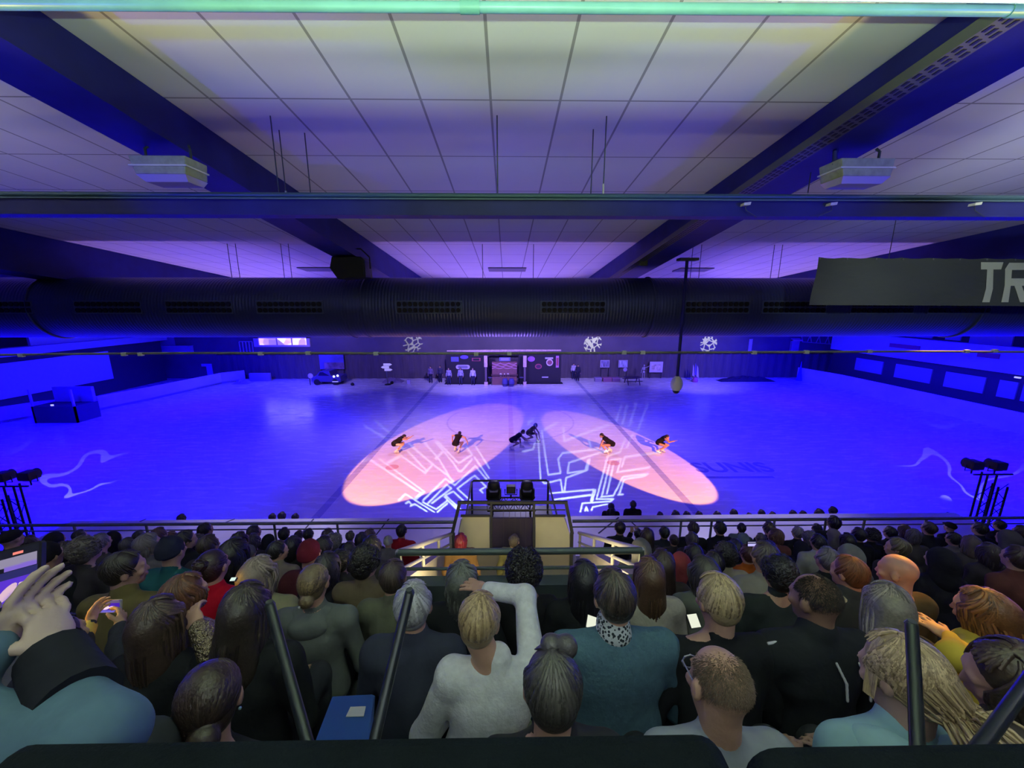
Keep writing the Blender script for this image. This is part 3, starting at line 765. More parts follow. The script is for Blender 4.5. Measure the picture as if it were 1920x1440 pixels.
# signpost
ysg = YS - .6; c0 = at_y(726, 700, ysg)
t = empty('signpost', (c0.x, ysg, 0), 'signpost with three white arrow boards on the far ice', 'signpost')
MB().tube([(c0.x, ysg, 0), (c0.x - .12, ysg, at_y(726, 682, ysg).z)], .05, 8).build('post', GREYSTEEL, t)
MB().lathe((c0.x, ysg, 0), [(.35, 0), (.3, .08), (.05, .12)], 12).build('base', BLACK, t)
for x0_, x1_, py, d in ((719, 735, 683.5, 1), (714, 729.5, 688.5, -1), (721, 736, 693.3, 1)):
    a, b2 = at_y(x0_, py, ysg - .1), at_y(x1_, py, ysg - .1); h_ = .12
    pts = [(a.x, -h_), (b2.x - .2, -h_), (b2.x, 0), (b2.x - .2, h_), (a.x, h_)] if d > 0 else [(a.x, 0), (a.x + .2, -h_), (b2.x, -h_), (b2.x, h_), (a.x + .2, h_)]
    MB().plate([(u, ysg - .14, a.z + v) for u, v in pts], (0, .05, 0)).build('arrow_board', mat((0.85, 0.84, 0.82), 0.5, emit=(0.9, 0.85, 0.9), estr=0.25), t)
def rock_pile(px0, px1, h, label, y=YS + .9, m=None, n=5):
    a, b = at_y(px0, 712, y), at_y(px1, 712, y)
    rr_ = np.random.default_rng(int(px0)); vs, fs = [], []
    nx, ny = 18, 8
    for i in range(nx + 1):
        for k in range(ny + 1):
            u, v = i / nx, k / ny
            hh = h * max(0, math.sin(PI * u)) ** .7 * math.sin(PI * v) ** .6 * (0.65 + .5 * rr_.random())
            vs.append((a.x + (b.x - a.x) * u, y - .6 + 1.2 * v, max(0, hh)))
    mb = MB().add(vs, [(i * (ny + 1) + k, (i + 1) * (ny + 1) + k, (i + 1) * (ny + 1) + k + 1, i * (ny + 1) + k + 1) for i in range(nx) for k in range(ny)])
    o = mb.build('rock_mound', m or mat((0.22, 0.18, 0.28), 0.9, bump=0.6, bscale=5), None)
    tag(o, label, 'rock'); return o
rock_pile(718, 756, .5, 'low rocky mound beside the signpost')
rock_pile(1346, 1450, .55, 'long dark mound by the curtain near the flags', m=mat((0.02, 0.015, 0.05), 0.9))
rock_pile(440, 470, .45, 'pale heap left of the parked car', y=YS + .3, m=mat((0.36, 0.32, 0.48), 0.9))
o = MB().box((at_y(764, 712, YS).x, YS - .3, 0), (at_y(770, 712, YS).x, YS, .42)).build('carton', mat((0.45, 0.4, 0.62), 0.8), None, bevel=.02)
tag(o, 'small pale carton on the ice beside the rocky mound', 'box')
for k, (px, py, d) in enumerate(((661, 723, 'near the parked car'), (735, 720, 'under the signpost'))):
    c0 = at_z(px, py, 0)
    o = MB().lathe((c0.x, c0.y, 0), [(.08, 0), (.16, .06), (.18, .15), (.14, .26), (.05, .31)], 12).build('ball', BLACK, None, True); tag(o, 'small dark ball on the ice ' + d, 'ball')
# parked car with glowing headlights
c0 = at_z(612, 722, 0)
t = empty('car', (c0.x, c0.y + 1, 0), 'dark blue car with white headlights parked before the painted screen', 'car')
carm = mat((0.05, 0.04, 0.22), 0.35, spec=0.6)
xa_, xb_, yc_ = at_y(584, 715, c0.y).x, at_y(639, 715, c0.y).x, c0.y
def carsec(x, yy, z): return (x, yy, z)
prof = [(xa_, .35), (xa_, .85), (xa_ + .5, .95), (xa_ + .9, 1.42), (xa_ + 1.9, 1.45), (xb_ - .95, .98), (xb_ - .1, .9), (xb_, .7), (xb_, .3)]
MB().plate([(x, yc_, z) for x, z in prof], (0, 1.7, 0)).build('body', carm, t, bevel=.06)
MB().plate([(xa_ + .75, yc_ - .012, .98), (xb_ - 1.1, yc_ - .012, .98), (xb_ - 1.75, yc_ - .012, 1.36), (xa_ + .95, yc_ - .012, 1.36)], (0, .02, 0)).build('side_window', mat((0.01, 0.01, 0.03), 0.15), t)
for xx in (xa_ + .55, xb_ - .6):
    for yy in (yc_ - .03, yc_ + 1.55):
        MB().lathe((xx, yy, .31), [(.31, 0), (.31, .18)], 16, 'y').build('wheel', BLACK, t)
for px, py in ((626, 706), (633, 704.5)):
    q_ = at_y(px, py, yc_ - .02)
    MB().lathe(q_, [(.10, -.03), (.12, .0), (.10, .02)], 12, 'y').build('headlight', mat((0.9, 0.9, 0.9), 0.3, emit=(0.9, 0.95, 1), estr=1.5), t)
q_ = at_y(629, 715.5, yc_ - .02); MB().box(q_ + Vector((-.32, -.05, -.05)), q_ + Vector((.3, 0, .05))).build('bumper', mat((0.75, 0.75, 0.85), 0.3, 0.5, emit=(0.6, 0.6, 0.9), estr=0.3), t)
# speaker stand with pale head, left of the car
c0 = at_z(582, 722, 0)
t = empty('set_lamp', (c0.x, c0.y, 0), 'pale round lamp on a short stand left of the car', 'lamp')
MB().tube([(c0.x, c0.y, 0), (c0.x, c0.y, 1.0)], .04, 8).build('stand', BLACK, t); q_ = at_y(582, 705, c0.y)
MB().lathe(q_, [(.1, -.1), (.24, -.05), (.28, .02), (.2, .1)], 14, 'y').build('lamp_head', mat((0.5, 0.45, 0.7), 0.5), t)
o = MB().box((at_y(470, 718, YS + 1.6).x, YS + 1.5, 0), (at_y(508, 718, YS + 1.6).x, YS + 1.8, .85)).build('set_block', mat((0.36, 0.32, 0.5), 0.8), None, bevel=.02)
tag(o, 'pale low block on the ice left of the car', 'block')
# crates, table, road sign, flags, skeleton
for px0, px1, c1, d in ((1115, 1127, (0.24, 0.2, 0.36), 'first grey crate of the row under the pictures'), (1130, 1146, (0.28, 0.12, 0.22), 'reddish crate in the row under the pictures'), (1147, 1161, (0.22, 0.12, 0.24), 'dim crate closest to the road sign')):
    a, b2 = at_y(px0, 711, YS + .8), at_y(px1, 711, YS + .8)
    t = empty('crate', ((a.x + b2.x) / 2, YS + .8, 0), d, 'crate', 'crates under the pictures')
    MB().box((a.x, YS + .5, 0), (b2.x, YS + 1.1, .42)).build('crate_box', mat(c1, 0.8), t, bevel=.015)
    MB().box((a.x - .02, YS + .48, .36), (b2.x + .02, YS + 1.12, .44)).build('crate_lid', mat(tuple(x * 1.3 for x in c1), 0.8), t)
c0 = at_y(1171, 712, YS + .6)
t = empty('road_sign', (c0.x, YS + .6, 0), 'small round road sign below the streaked picture', 'sign')
MB().tube([(c0.x, YS + .6, 0), (c0.x, YS + .6, at_y(1171, 696, YS + .6).z)], .035, 8).build('post', GREYSTEEL, t)
MB().lathe((c0.x, YS + .58, at_y(1171, 693, YS + .6).z), [(.2, -.02), (.22, 0), (.2, .02)], 16, 'y').build('disc', mat((0.42, 0.36, 0.6), 0.6), t)
c0 = at_z(1185, 720, 0)
t = empty('picnic_table', (c0.x, c0.y, 0), 'dark wooden picnic table on the far ice', 'table')
tw = mat((0.06, 0.04, 0.10), 0.8)
MB().box((c0.x - .8, c0.y - .35, .70), (c0.x + .8, c0.y + .35, .76)).build('table_top', tw, t)
for s_ in (-1, 1):
    MB().box((c0.x - .8, c0.y + s_ * .75 - .12, .42), (c0.x + .8, c0.y + s_ * .75 + .12, .46)).build('bench', tw, t)
    for q_ in (-.6, .6): MB().bar((c0.x + q_, c0.y + s_ * .2, .72), (c0.x + q_, c0.y + s_ * .7, 0), .07, .07, (1, 0, 0)).build('leg', tw, t)
for k, (px, hpy, c1, d) in enumerate(((1297, 683, (0.40, 0.3, 0.62), 'pale'), (1301, 681, (0.10, 0.06, 0.45), 'dark blue'), (1305, 685, (0.45, 0.4, 0.75), 'white'))):
    c0 = at_y(px, 712, YS + .6)
    t = empty('flag', (c0.x, YS + .6, 0), '%s flag hanging limp on a pole on the far ice' % d, 'flag', 'flags by the curtain')
    zt_ = at_y(px, hpy, YS + .6).z
    MB().tube([(c0.x, YS + .6, 0), (c0.x, YS + .6, zt_)], .025, 6).build('pole', GREYSTEEL, t)
    MB().hexa([(c0.x, YS + .55, zt_ - 1.2), (c0.x + .22, YS + .5, zt_ - 1.35), (c0.x + .25, YS + .6, zt_ - 1.3), (c0.x + .03, YS + .63, zt_ - 1.2), (c0.x, YS + .57, zt_ - .05), (c0.x + .08, YS + .55, zt_ - .25), (c0.x + .1, YS + .6, zt_ - .25), (c0.x, YS + .62, zt_ - .05)]).build('cloth', mat(c1, 0.8), t)
o = MB().lathe((at_y(1303, 716, YS + .3).x, YS + .3, 0), [(.25, 0), (.3, .2), (.2, .5)], 10).build('flag_stand', mat((0.35, 0.08, 0.3), 0.8)); tag(o, 'purple pot at the foot of the flags', 'pot')
o = MB().lathe((at_y(1497, 718, YS + 1).x, YS + 1, 0), [(.3, 0), (.16, .8), (.06, 1.6), (.02, 2.1)], 10).build('set_cone', mat((0.06, 0.05, 0.5), 0.7)); tag(o, 'slender blue cone standing before the dark curtain', 'cone')
# ---- left end of the rink
BOARD = mat((0.62, 0.63, 0.66), 0.5, name='rink_board', vary=0.1, vscale=0.7)
GLASSB = mat((0.50, 0.50, 0.55), 0.5, name='pale_board')
DARKB = mat((0.05, 0.045, 0.06), 0.7, name='dark_recess')
def along(name, pts, h, th, m, label=None, cat=None, z0=0.0, kind=None):
    mb = MB()
    for (a, b) in zip(pts[:-1], pts[1:]):
        a, b = Vector((*a, 0)), Vector((*b, 0)); d = (b - a).normalized(); nrm = Vector((-d.y, d.x, 0)) * th
        mb.hexa([a + Vector((0, 0, z0)), b + Vector((0, 0, z0)), b + nrm + Vector((0, 0, z0)), a + nrm + Vector((0, 0, z0)), a + Vector((0, 0, h)), b + Vector((0, 0, h)), b + nrm + Vector((0, 0, h)), a + nrm + Vector((0, 0, h))])
    o = mb.build(name, m)
    if kind: o['kind'] = kind
    if label: tag(o, label, cat)
    return o
lp = [(-36.0, 10), (-35.6, 26), (-34.6, 28), (-32.0, 29.6), (-31.0, 33), (-29.9, 39.9), (-28.5, 41.5)]
ob = along('rink_barrier', lp, 1.15, .12, BOARD, 'white rink boards curving round the left end of the ice', 'barrier')
k_ = along('kick_strip', lp, .2, .135, mat((0.45, 0.42, 0.25), 0.6)); k_.parent = ob; k_.location = (.0, 0, 0)
rp = [(32.3, 41.5), (33.2, 37), (33.2, 23), (33.4, 12)]
ob = along('rink_barrier', rp[::-1], 1.35, .12, BOARD, 'white rink boards along the right end of the ice', 'barrier')
lettering('CORSA', .85, Matrix.Translation((33.10, 27.9, .85)) @ Matrix.Rotation(-PI / 2, 4, 'Z') @ Matrix.Rotation(PI / 2, 4, 'X'), mat((0.30, 0.26, 0.45), 0.6), ob, .02)
for y0, y1 in ((29.3, 25.7), (24.3, 22.5), (19.6, 16)):
    MB().box((33.09, y1, .32), (33.2, y0, .5)).build('red_stripe', mat((0.42, 0.10, 0.16), 0.6), ob)
def xrect(px0, py0, px1, py1, x):
    a, b = at_x(px0, py0, x), at_x(px1, py1, x)
    return a, b
# glazed bays above the right boards
t = empty('spectator_gallery', (35.0, 26, 1.2), 'dark glazed gallery with blue panes behind the right-hand boards', 'gallery')
MB().box((35.0, 10, 0), (35.3, 40.5, 3.6)).build('gallery_wall', DARKB, t)
MB().box((34.6, 10, 3.5), (35.4, 40.5, 5.3)).build('fascia', mat((0.42, 0.42, 0.50), 0.7), t)
bays = [(37.6, 34.8), (33.6, 30.6), (29.6, 27.0), (26.2, 25.2), (24.9, 23.2), (22.4, 19.2)]
for i, (ya, yb_) in enumerate(bays):
    MB().box((34.9, yb_, 1.75), (35.0, ya, 2.95)).build('pane', mat((0.30, 0.30, 0.36), 0.25), t)
for ya, yb_ in ((34.2, 31.6), (27.6, 26.3)):
    MB().box((34.55, yb_, 4.4), (34.6, ya, 4.75)).build('red_sign', mat((0.30, 0.06, 0.12), 0.7), t)
MB().box((34.5, 24.9, 3.28), (34.6, 25.2, 3.38)).build('exit_lamp', mat((0.8, 0.8, 0.9), 0.5, emit=(0.6, 0.6, 1), estr=0.8), t)
t = empty('upper_gallery', (36.5, 26, 5), 'upper gallery wall with pale blue panels at the right end', 'gallery')
MB().box((36.5, 10, 5.2), (36.8, 42, 6.6)).build('gallery_wall', DARKB, t)
for ya, yb_, z0_, z1_ in ((37.5, 32.5, 5.3, 6.6), (31.5, 30.4, 5.3, 6.4), (29.8, 27.2, 5.2, 6.6), (25, 24.3, 5.4, 6.6), (24, 23, 5.2, 6.4), (20, 17.5, 5.4, 6.2)):
    MB().box((36.4, yb_, z0_), (36.5, ya, z1_)).build('panel', mat((0.5, 0.5, 0.6), 0.7), t)
a = at_y(1582, 678, 40.5)
t = empty('scoreboard_plate', a, 'small pale tilted notice in the corner by the right-hand boards', 'sign')
MB().box(a + Vector((-.4, 0, -.35)), a + Vector((.4, .05, .35))).build('plate', mat((0.4, 0.36, 0.55), 0.7), t); MB().box(a + Vector((-.3, -.02, -.2)), a + Vector((.25, 0, .2))).build('print', mat((0.2, 0.14, 0.4), 0.7, vary=.6, vscale=8), t)
# left: big pale panel, recess, scorer's box
t = empty('end_gallery', (-37.5, 26, 1), 'tall dark gallery at the left end with a large pale panel', 'gallery')
MB().box((-37.8, 12, 0), (-37.4, 42, 4.4)).build('gallery_wall', DARKB, t)
MB().box((-37.4, 27.2, 1.3), (-37.2, 36.2, 3.9)).build('pale_panel', mat((0.55, 0.55, 0.6), 0.7), t)
MB().box((-37.2, 26.2, .6), (-37.0, 26.6, 3.9)).build('mullion', mat((0.5, 0.5, 0.56), 0.7), t)
MB().box((-37.5, 12, 4.4), (-36.6, 42, 5.0)).build('fascia', mat((0.5, 0.5, 0.55), 0.7), t)
MB().box((-37.4, 30.5, 5.0), (-37.2, 42, 6.5)).build('upper_panel', mat((0.55, 0.55, 0.6), 0.7), t)
c0 = at_z(118, 790, 0)
t = empty('timekeeper_box', (c0.x, c0.y, 0), 'dark timekeeper box on the ice edge at the far left', 'booth')
x_, y_ = c0.x, c0.y
MB().box((x_ - 1.5, y_ - .4, 0), (x_ + 1.5, y_ + 1.2, 1.2)).build('booth_base', DARKB, t)
MB().box((x_ - 1.4, y_ + 1.0, 1.2), (x_ + 1.4, y_ + 1.2, 2.3)).build('booth_glass', mat((0.35, 0.35, 0.42), 0.3), t)
for q_ in (-1.45, 1.4): MB().box((x_ + q_, y_ - .4, 0), (x_ + q_ + .1, y_ - .3, 2.4)).build('booth_post', mat((0.5, 0.5, 0.56), 0.6), t)
MB().box((x_ - .05, y_ - .45, 1.25), (x_ + .1, y_ - .38, 1.35)).build('indicator', mat((0.8, 0.8, 0.9), 0.5, emit=(0.7, 0.7, 1), estr=0.8), t)
t, q = flat('notice_board', 262, 690, 292, 697, YF - .6, mat((0.42, 0.36, 0.52), 0.7), 'long pale notice board on the dark wall at the far left', 'sign'); MB().box((q[0], YF - .72, q[2] - .05), (q[1], YF - .68, q[2])).build('ledge', BLACK, t)
t, q = flat('white_bracket', 390, 682, 397, 703, YF - .6, mat((0.45, 0.42, 0.6), 0.7), 'white L shaped board beside the curtain end', 'sign'); MB().box((q[0] - .5, YF - .68, q[3] - .3), (q[0], YF - .6, q[3])).build('arm', mat((0.45, 0.42, 0.6), 0.7), t)

# ================================================================== THE STAND
CONC = mat((0.10, 0.105, 0.11), 0.85, name='concrete', vary=0.15, vscale=3)
def yr_(r): return 0.68 + 0.75 * r if r != 0 else 0.90
def zf(r): return 6.19 - 0.43 * r if r != 0 else 5.98
VX0, VX1, VY0, VY1 = -0.93, 1.17, 2.85, 5.50         # stairwell opening
for r in range(-2, 9):
    y0, y1, z = .68 + .75 * r - .375, .68 + .75 * r + .375, zf(r)
    mb = MB()
    segs = [(-17, 17)]
    if r >= 3 and y0 < VY1 - .1:
        segs = [(-17, VX0 - .06), (VX1 + .06, 17)]
    for a, b in segs:
        mb.box((a, y0, max(0, z - 1.0)), (b, y1, z))
        if r >= 0:
            mb.box((a, y0, z), (b, y0 + (.30 if r else .45), z + .43))
    struct(mb.build('floor_upper', CONC))
struct(MB().box((-17, 6.95, 0), (17, 7.1, zf(8) + .30)).build('wall_front', CONC))
# parapet and rail before the lowest row
t = empty('front_rail', (0, 6.62, 3.4), 'long grey handrail with posts along the lower edge of the stand', 'railing')
zr1, zr2 = at_y(700, 980, 6.62).z, at_y(700, 991, 6.62).z
for a, b in ((-13, at_y(852, 980, 6.62).x), (at_y(1073, 980, 6.62).x, 13)):
    MB().tube([(a, 6.62, zr1), (b, 6.62, zr1)], .030, 10).build('top_rail', GREYSTEEL, t, True)
    MB().tube([(a, 6.62, zr2), (b, 6.62, zr2)], .014, 8).build('middle_rail', GREYSTEEL, t, True)
for px in (140, 275, 515, 633, 752, 1276, 1333, 1353, 1450, 1546, 1618, 1733, 1850):
    x = at_y(px, 990, 6.62).x
    MB().tube([(x, 6.62, zr1), (x, 6.62, 3.1)], .022, 8).build('post', GREYSTEEL, t, True)
# pale boarded deck in front of and below the rail
m, nt, b, tc, sp = nodes_mat('deck_boards', 0.38, 0.5)
dn = noise_n(nt, tc.outputs['Object'], 2.0, 4)
nt.links.new(mix_n(nt, dn, (0.46, 0.44, 0.45), (0.66, 0.64, 0.64)), b.inputs['Base Color'])
zd = 2.55
p0, p1 = at_z(140, 973, zd), at_z(1850, 962, zd)
ya, yb2 = 7.2, at_z(700, 972.5, zd).y
dx0, dx1 = -11.6, 12.4
t = struct(MB().hexa([(dx0, ya, zd - .25), (dx1, ya, zd - .25), (dx1, yb2 + .1, zd - .25), (dx0, yb2, zd - .25), (dx0, ya, zd), (dx1, ya, zd), (dx1, yb2 + .1, zd), (dx0, yb2, zd)]).build('trim_1', m))
jm = mat((0.03, 0.03, 0.04), 0.7)
for pxa, pya, pxb, pyb in ((408, 985, 440, 973), (565, 1000, 588, 973), (705, 1003, 729, 973), (1122, 1000, 1160, 970), (1180, 975, 1205, 998), (262, 978, 274, 973), (1337, 985, 1352, 1000)):
    a, b = at_z(pxa, pya, zd + .003), at_z(pxb, pyb, zd + .003)
    o = MB().bar(a, b, .035, .006).build('deck_joint', jm); o.parent = t

# ---- stairwell: walls, rails, people below
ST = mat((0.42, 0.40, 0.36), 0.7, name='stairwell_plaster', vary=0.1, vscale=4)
CAP = mat((0.36, 0.33, 0.36), 0.6, name='parapet_cap')
zv = at_y(700, 1081, VY0).z                              # top of the near parapet
ztop = lambda y: zv - 0.585 * (y - VY0)
FLV = 3.98
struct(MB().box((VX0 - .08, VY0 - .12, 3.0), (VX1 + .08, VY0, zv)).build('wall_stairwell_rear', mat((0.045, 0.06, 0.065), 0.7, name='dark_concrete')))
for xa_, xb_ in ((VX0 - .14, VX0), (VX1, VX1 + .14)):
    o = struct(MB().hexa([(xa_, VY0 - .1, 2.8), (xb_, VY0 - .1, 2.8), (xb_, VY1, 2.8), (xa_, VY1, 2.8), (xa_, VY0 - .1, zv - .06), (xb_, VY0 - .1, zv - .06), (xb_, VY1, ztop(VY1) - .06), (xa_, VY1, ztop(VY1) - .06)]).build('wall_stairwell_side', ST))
    c_ = MB().hexa([(xa_ - .01, VY0 - .1, zv - .06), (xb_ + .01, VY0 - .1, zv - .06), (xb_ + .01, VY1, ztop(VY1) - .06), (xa_ - .01, VY1, ztop(VY1) - .06), (xa_ - .01, VY0 - .1, zv - .02), (xb_ + .01, VY0 - .1, zv - .02), (xb_ + .01, VY1, ztop(VY1) - .02), (xa_ - .01, VY1, ztop(VY1) - .02)]).build('wall_cap', CAP)
    c_.parent = o
struct(MB().box((VX0, VY0, FLV - .2), (VX1, VY1 + 1.5, FLV)).build('floor_stairwell', mat((0.20, 0.20, 0.20), 0.7)))
t = empty('stairwell_rail', (.12, VY0, zv), 'dark tubular handrail around the open stairwell in the middle of the stand', 'railing')
zr = at_y(960, 1034, VY0).z; zm = at_y(960, 1065, VY0).z
xl, xr_ = at_y(747, 1034, VY0).x, at_y(1203, 1034, VY0).x
RAILM = mat((0.085, 0.11, 0.11), 0.45, 0.2, name='rail_paint')
PALER = mat((0.40, 0.40, 0.41), 0.45, 0.2, name='pale_rail')
MB().tube([(xl, VY0, zr), (xr_, VY0, zr)], .028, 12).build('top_rail', RAILM, t, True)
MB().tube([(xl + .05, VY0, zm), (xr_ - .05, VY0, zm)], .014, 8).build('middle_rail', RAILM, t, True)
for s_, x0_, pxe, pye in ((-1, xl, 846, 1001), (1, xr_, 1086, 999)):
    e = at_y(pxe, pye, VY1); st = Vector((x0_, VY0, zr))
    MB().tube([st, e], .028, 12).build('side_rail', PALER, t, True)
    off = Vector((0, 0, -.17))
    MB().tube([st + off, e + off], .018, 8).build('lower_side_rail', PALER, t, True)
    for f in (.97, .62, .3):
        q = st.lerp(e, f)
        MB().tube([q, (q.x, q.y, ztop(q.y) - .03)], .02, 8).build('post', PALER, t, True)
    MB().tube([st, (x0_, VY0, zv)], .024, 8).build('corner_post', RAILM, t, True)
# far wall of the stairwell: two pale panels, dark opening with a barred gate
tq = VY1
def yrect(px0, py0, px1, py1, y):
    a, b = at_y(px0, py1, y), at_y(px1, py0, y); return a.x, b.x, a.z, b.z
t = empty('stairwell_gate', at_y(960, 1030, tq), 'dark framed gate with pale side panels at the far end of the stairwell', 'gate')
for (q, nm) in (([(867, 968), (918, 968), (918, 1032), (853, 1032)], 'l'), ([(1004, 968), (1057, 968), (1068, 1000), (1068, 1032), (1004, 1032)], 'r')):
    q2 = q if nm == 'r' else q
    MB().plate([at_y(px, py, tq) for px, py in reversed(q2)], (0, .05, 0)).build('side_panel', mat((0.62, 0.62, 0.50), 0.7, name='cream_panel', vary=0.06, vscale=3), t)
MB().plate([at_y(px, py, tq) for px, py in ((853, 1085), (1068, 1085), (1068, 1033), (853, 1033))], (0, .05, 0)).build('lower_panel', mat((0.30, 0.28, 0.25), 0.8), t)
FRM = mat((0.06, 0.065, 0.075), 0.5, 0.2, name='gate_frame')
for px in (921, 1001):
    MB().bar(at_y(px, 1034, tq - .03), at_y(px, 940, tq - .03), .035, .05, (0, 1, 0)).build('gate_post', FRM, t)
MB().bar(at_y(848, 1000, tq - .02), at_y(862, 942, tq - .02), .05, .05, (0, 1, 0)).build('outer_post', FRM, t)
MB().bar(at_y(1073, 1000, tq - .02), at_y(1061, 942, tq - .02), .05, .05, (0, 1, 0)).build('outer_post', FRM, t)
MB().bar(at_y(850, 1085, tq - .02), at_y(850, 1000, tq - .02), .05, .05, (0, 1, 0)).build('outer_post', FRM, t)
MB().bar(at_y(1070, 1085, tq - .02), at_y(1072, 1000, tq - .02), .05, .05, (0, 1, 0)).build('outer_post', FRM, t)
MB().bar(at_y(858, 942, tq - .03), at_y(1064, 942, tq - .03), .04, .04).build('top_rail', FRM, t)
MB().bar(at_y(862, 956, tq - .03), at_y(1060, 956, tq - .03), .014, .014).build('middle_rail', FRM, t)
MB().bar(at_y(864, 967, tq - .03), at_y(920, 967, tq - .03), .03, .03).build('panel_head', FRM, t)
MB().bar(at_y(1002, 967, tq - .03), at_y(1060, 967, tq - .03), .03, .03).build('panel_head', FRM, t)
for px in (944, 955, 966, 976, 986):
    MB().bar(at_y(px, 1033, tq - .02), at_y(px, 958, tq - .02), .007, .007, (0, 1, 0)).build('gate_bar', mat((0.10, 0.09, 0.13), 0.5, 0.3), t)
MB().plate([at_y(px, py, tq + .25) for px, py in ((922, 1034), (1001, 1034), (1001, 972), (922, 972))], (0, .04, 0)).build('door_leaf', mat((0.075, 0.06, 0.11), 0.7, name='plum_door'), t)
# platform with moving heads beyond the stairwell
yp = 7.3
za, zb3 = at_y(957, 901, yp).z, at_y(957, 962, yp).z
t = empty('lighting_platform', at_y(957, 966, yp), 'dark railed platform carrying the stage lamps beyond the stairwell', 'platform')
xa, xb = at_y(884, 901, yp).x, at_y(1028, 901, yp).x
MB().box((xa - .1, 5.6, zb3 - .12), (xb + .1, yp + .3, zb3)).build('deck', FRM, t)
MB().box((xa, 6.2, 0.0), (xb, yp, zb3 - .12)).build('support_wall', DARKB, t)
MB().tube([(xa, yp, zb3), (xa, yp, za - .04), (xa + .04, yp, za), (xb - .04, yp, za), (xb, yp, za - .04), (xb, yp, zb3)], .022, 10).build('far_rail', FRM, t, True)
for x_, pxn in ((xa, 874), (xb, 1044)):
    q = at_y(pxn, 966, 6.1)
    MB().tube([(x_, yp, za - .02), (q.x, 6.1, q.z)], .016, 8).build('side_rail', FRM, t, True)
zt2 = at_y(957, 937, yp - .15).z
# lamp truss
t = empty('lamp_truss', at_y(957, 950, yp - .2), 'short black ladder truss under the two moving head lamps', 'truss')
xa, xb = at_y(914, 937, yp - .2).x, at_y(1004, 937, yp - .2).x
zlo = at_y(957, 953, yp - .2).z
mb = MB()
for z in (zt2, zlo):
    for y in (yp - .3, yp - .06): mb.tube([(xa, y, z), (xb, y, z)], .017, 8)
mb.build('chords', BLACK, t, True)
mb = MB(); n = 9
for k in range(n):
    x0_, x1_ = xa + (xb - xa) * k / n, xa + (xb - xa) * (k + 1) / n
    for y in (yp - .3, yp - .06): mb.bar((x0_, y, zt2 if k % 2 else zlo), (x1_, y, zlo if k % 2 else zt2), .012, .012)
    mb.bar((x0_, yp - .3, zt2), (x1_, yp - .06, zt2), .01, .01); mb.bar((x0_, yp - .3, zlo), (x0_, yp - .3, zt2), .012, .012, (0, 1, 0))
mb.build('braces', BLACK, t)
mb = MB()
for x in (xa + .1, xb - .1):
    for y in (yp - .3, yp - .06): mb.tube([(x, y, zlo), (x, y, zb3)], .015, 6)
mb.build('feet', BLACK, t)

# ---- moving head lamps with cut-out gobo plates that throw the white line pattern on the ice
def cr(x, y, ox, oy, s): return (ox + x / s, oy + y / s)
GL = [[(150, 680), (850, 1140)], [(90, 640), (800, 1120)], [(260, 650), (930, 1140), (870, 1170)], [(570, 590), (935, 855), (1055, 725), (690, 410)], [(680, 530), (945, 810)], [(760, 480), (1060, 730), (1250, 870), (1365, 985)],
      [(930, 400), (1140, 640), (1345, 985)], [(1095, 640), (1190, 545)], [(1100, 390), (1380, 730), (1440, 830), (1480, 830), (1640, 650)], [(1130, 390), (1440, 710), (1640, 580), (1560, 470)],
      [(1690, 450), (1900, 780)], [(1680, 620), (1890, 930)], [(1380, 1040), (1690, 750), (1900, 1000)], [(1380, 1040), (1240, 940), (910, 1260)], [(1420, 1090), (1680, 890), (1850, 1060), (1760, 1110), (1800, 1150)],
      [(1420, 1090), (1620, 1270)], [(980, 1310), (1260, 1030), (1330, 1085), (1040, 1310)], [(1240, 1190), (1360, 1130), (1560, 1320)], [(1240, 1190), (1470, 1400)], [(1225, 1210), (1400, 1390)], [(540, 1270), (640, 1170), (1070, 1440)],
      [(650, 1310), (690, 1280), (725, 1320)], [(720, 1350), (780, 1320), (960, 1430)], [(780, 1240), (880, 1150)], [(800, 1250), (900, 1160)], [(900, 1290), (1100, 1400), (1270, 1270), (1450, 1400)], [(1120, 1440), (1270, 1310)],
      [(30, 150), (600, 480)], [(200, 80), (420, 270)], [(0, 690), (80, 640)], [(380, 700), (580, 590)]]
GR = [[(500, 430), (530, 900), (570, 940), (740, 900), (760, 1030)], [(540, 380), (610, 850), (740, 830), (715, 680), (760, 620), (1180, 570)], [(1260, 580), (830, 720), (815, 830), (1020, 800), (1050, 680)], [(1030, 690), (1005, 800)],
      [(1020, 800), (800, 880), (780, 1030)], [(630, 1045), (1090, 1005), (1060, 1130)], [(1110, 1010), (1075, 1130)], [(680, 1110), (1050, 1060)], [(750, 1105), (1100, 1060)], [(950, 1240), (970, 1150), (1270, 1130), (1300, 1105), (1120, 1105), (1240, 650), (1370, 610), (1420, 480)],
      [(1170, 1080), (1300, 1070), (1400, 870), (1660, 840)], [(1180, 1060), (1270, 690), (1380, 680), (1340, 820), (1680, 770)], [(1230, 1050), (1300, 740)], [(1360, 1060), (1410, 900), (1640, 860)], [(1350, 1060), (1400, 1055)], [(1000, 1230), (1010, 1190), (1030, 1230)],
      [(1070, 1220), (1080, 1190), (1230, 1160)], [(780, 490), (770, 350)], [(780, 490), (1250, 320)], [(1060, 560), (1040, 480)], [(1330, 280), (1380, 120)], [(1400, 300), (1440, 120)], [(1470, 330), (1540, 100)], [(1560, 370), (1660, 110)],
      [(340, 600), (450, 580), (470, 510)], [(410, 330), (400, 290), (480, 255)], [(1390, 760), (1420, 660), (1800, 610)], [(570, 370), (700, 300)], [(1440, 560), (1500, 430)]]
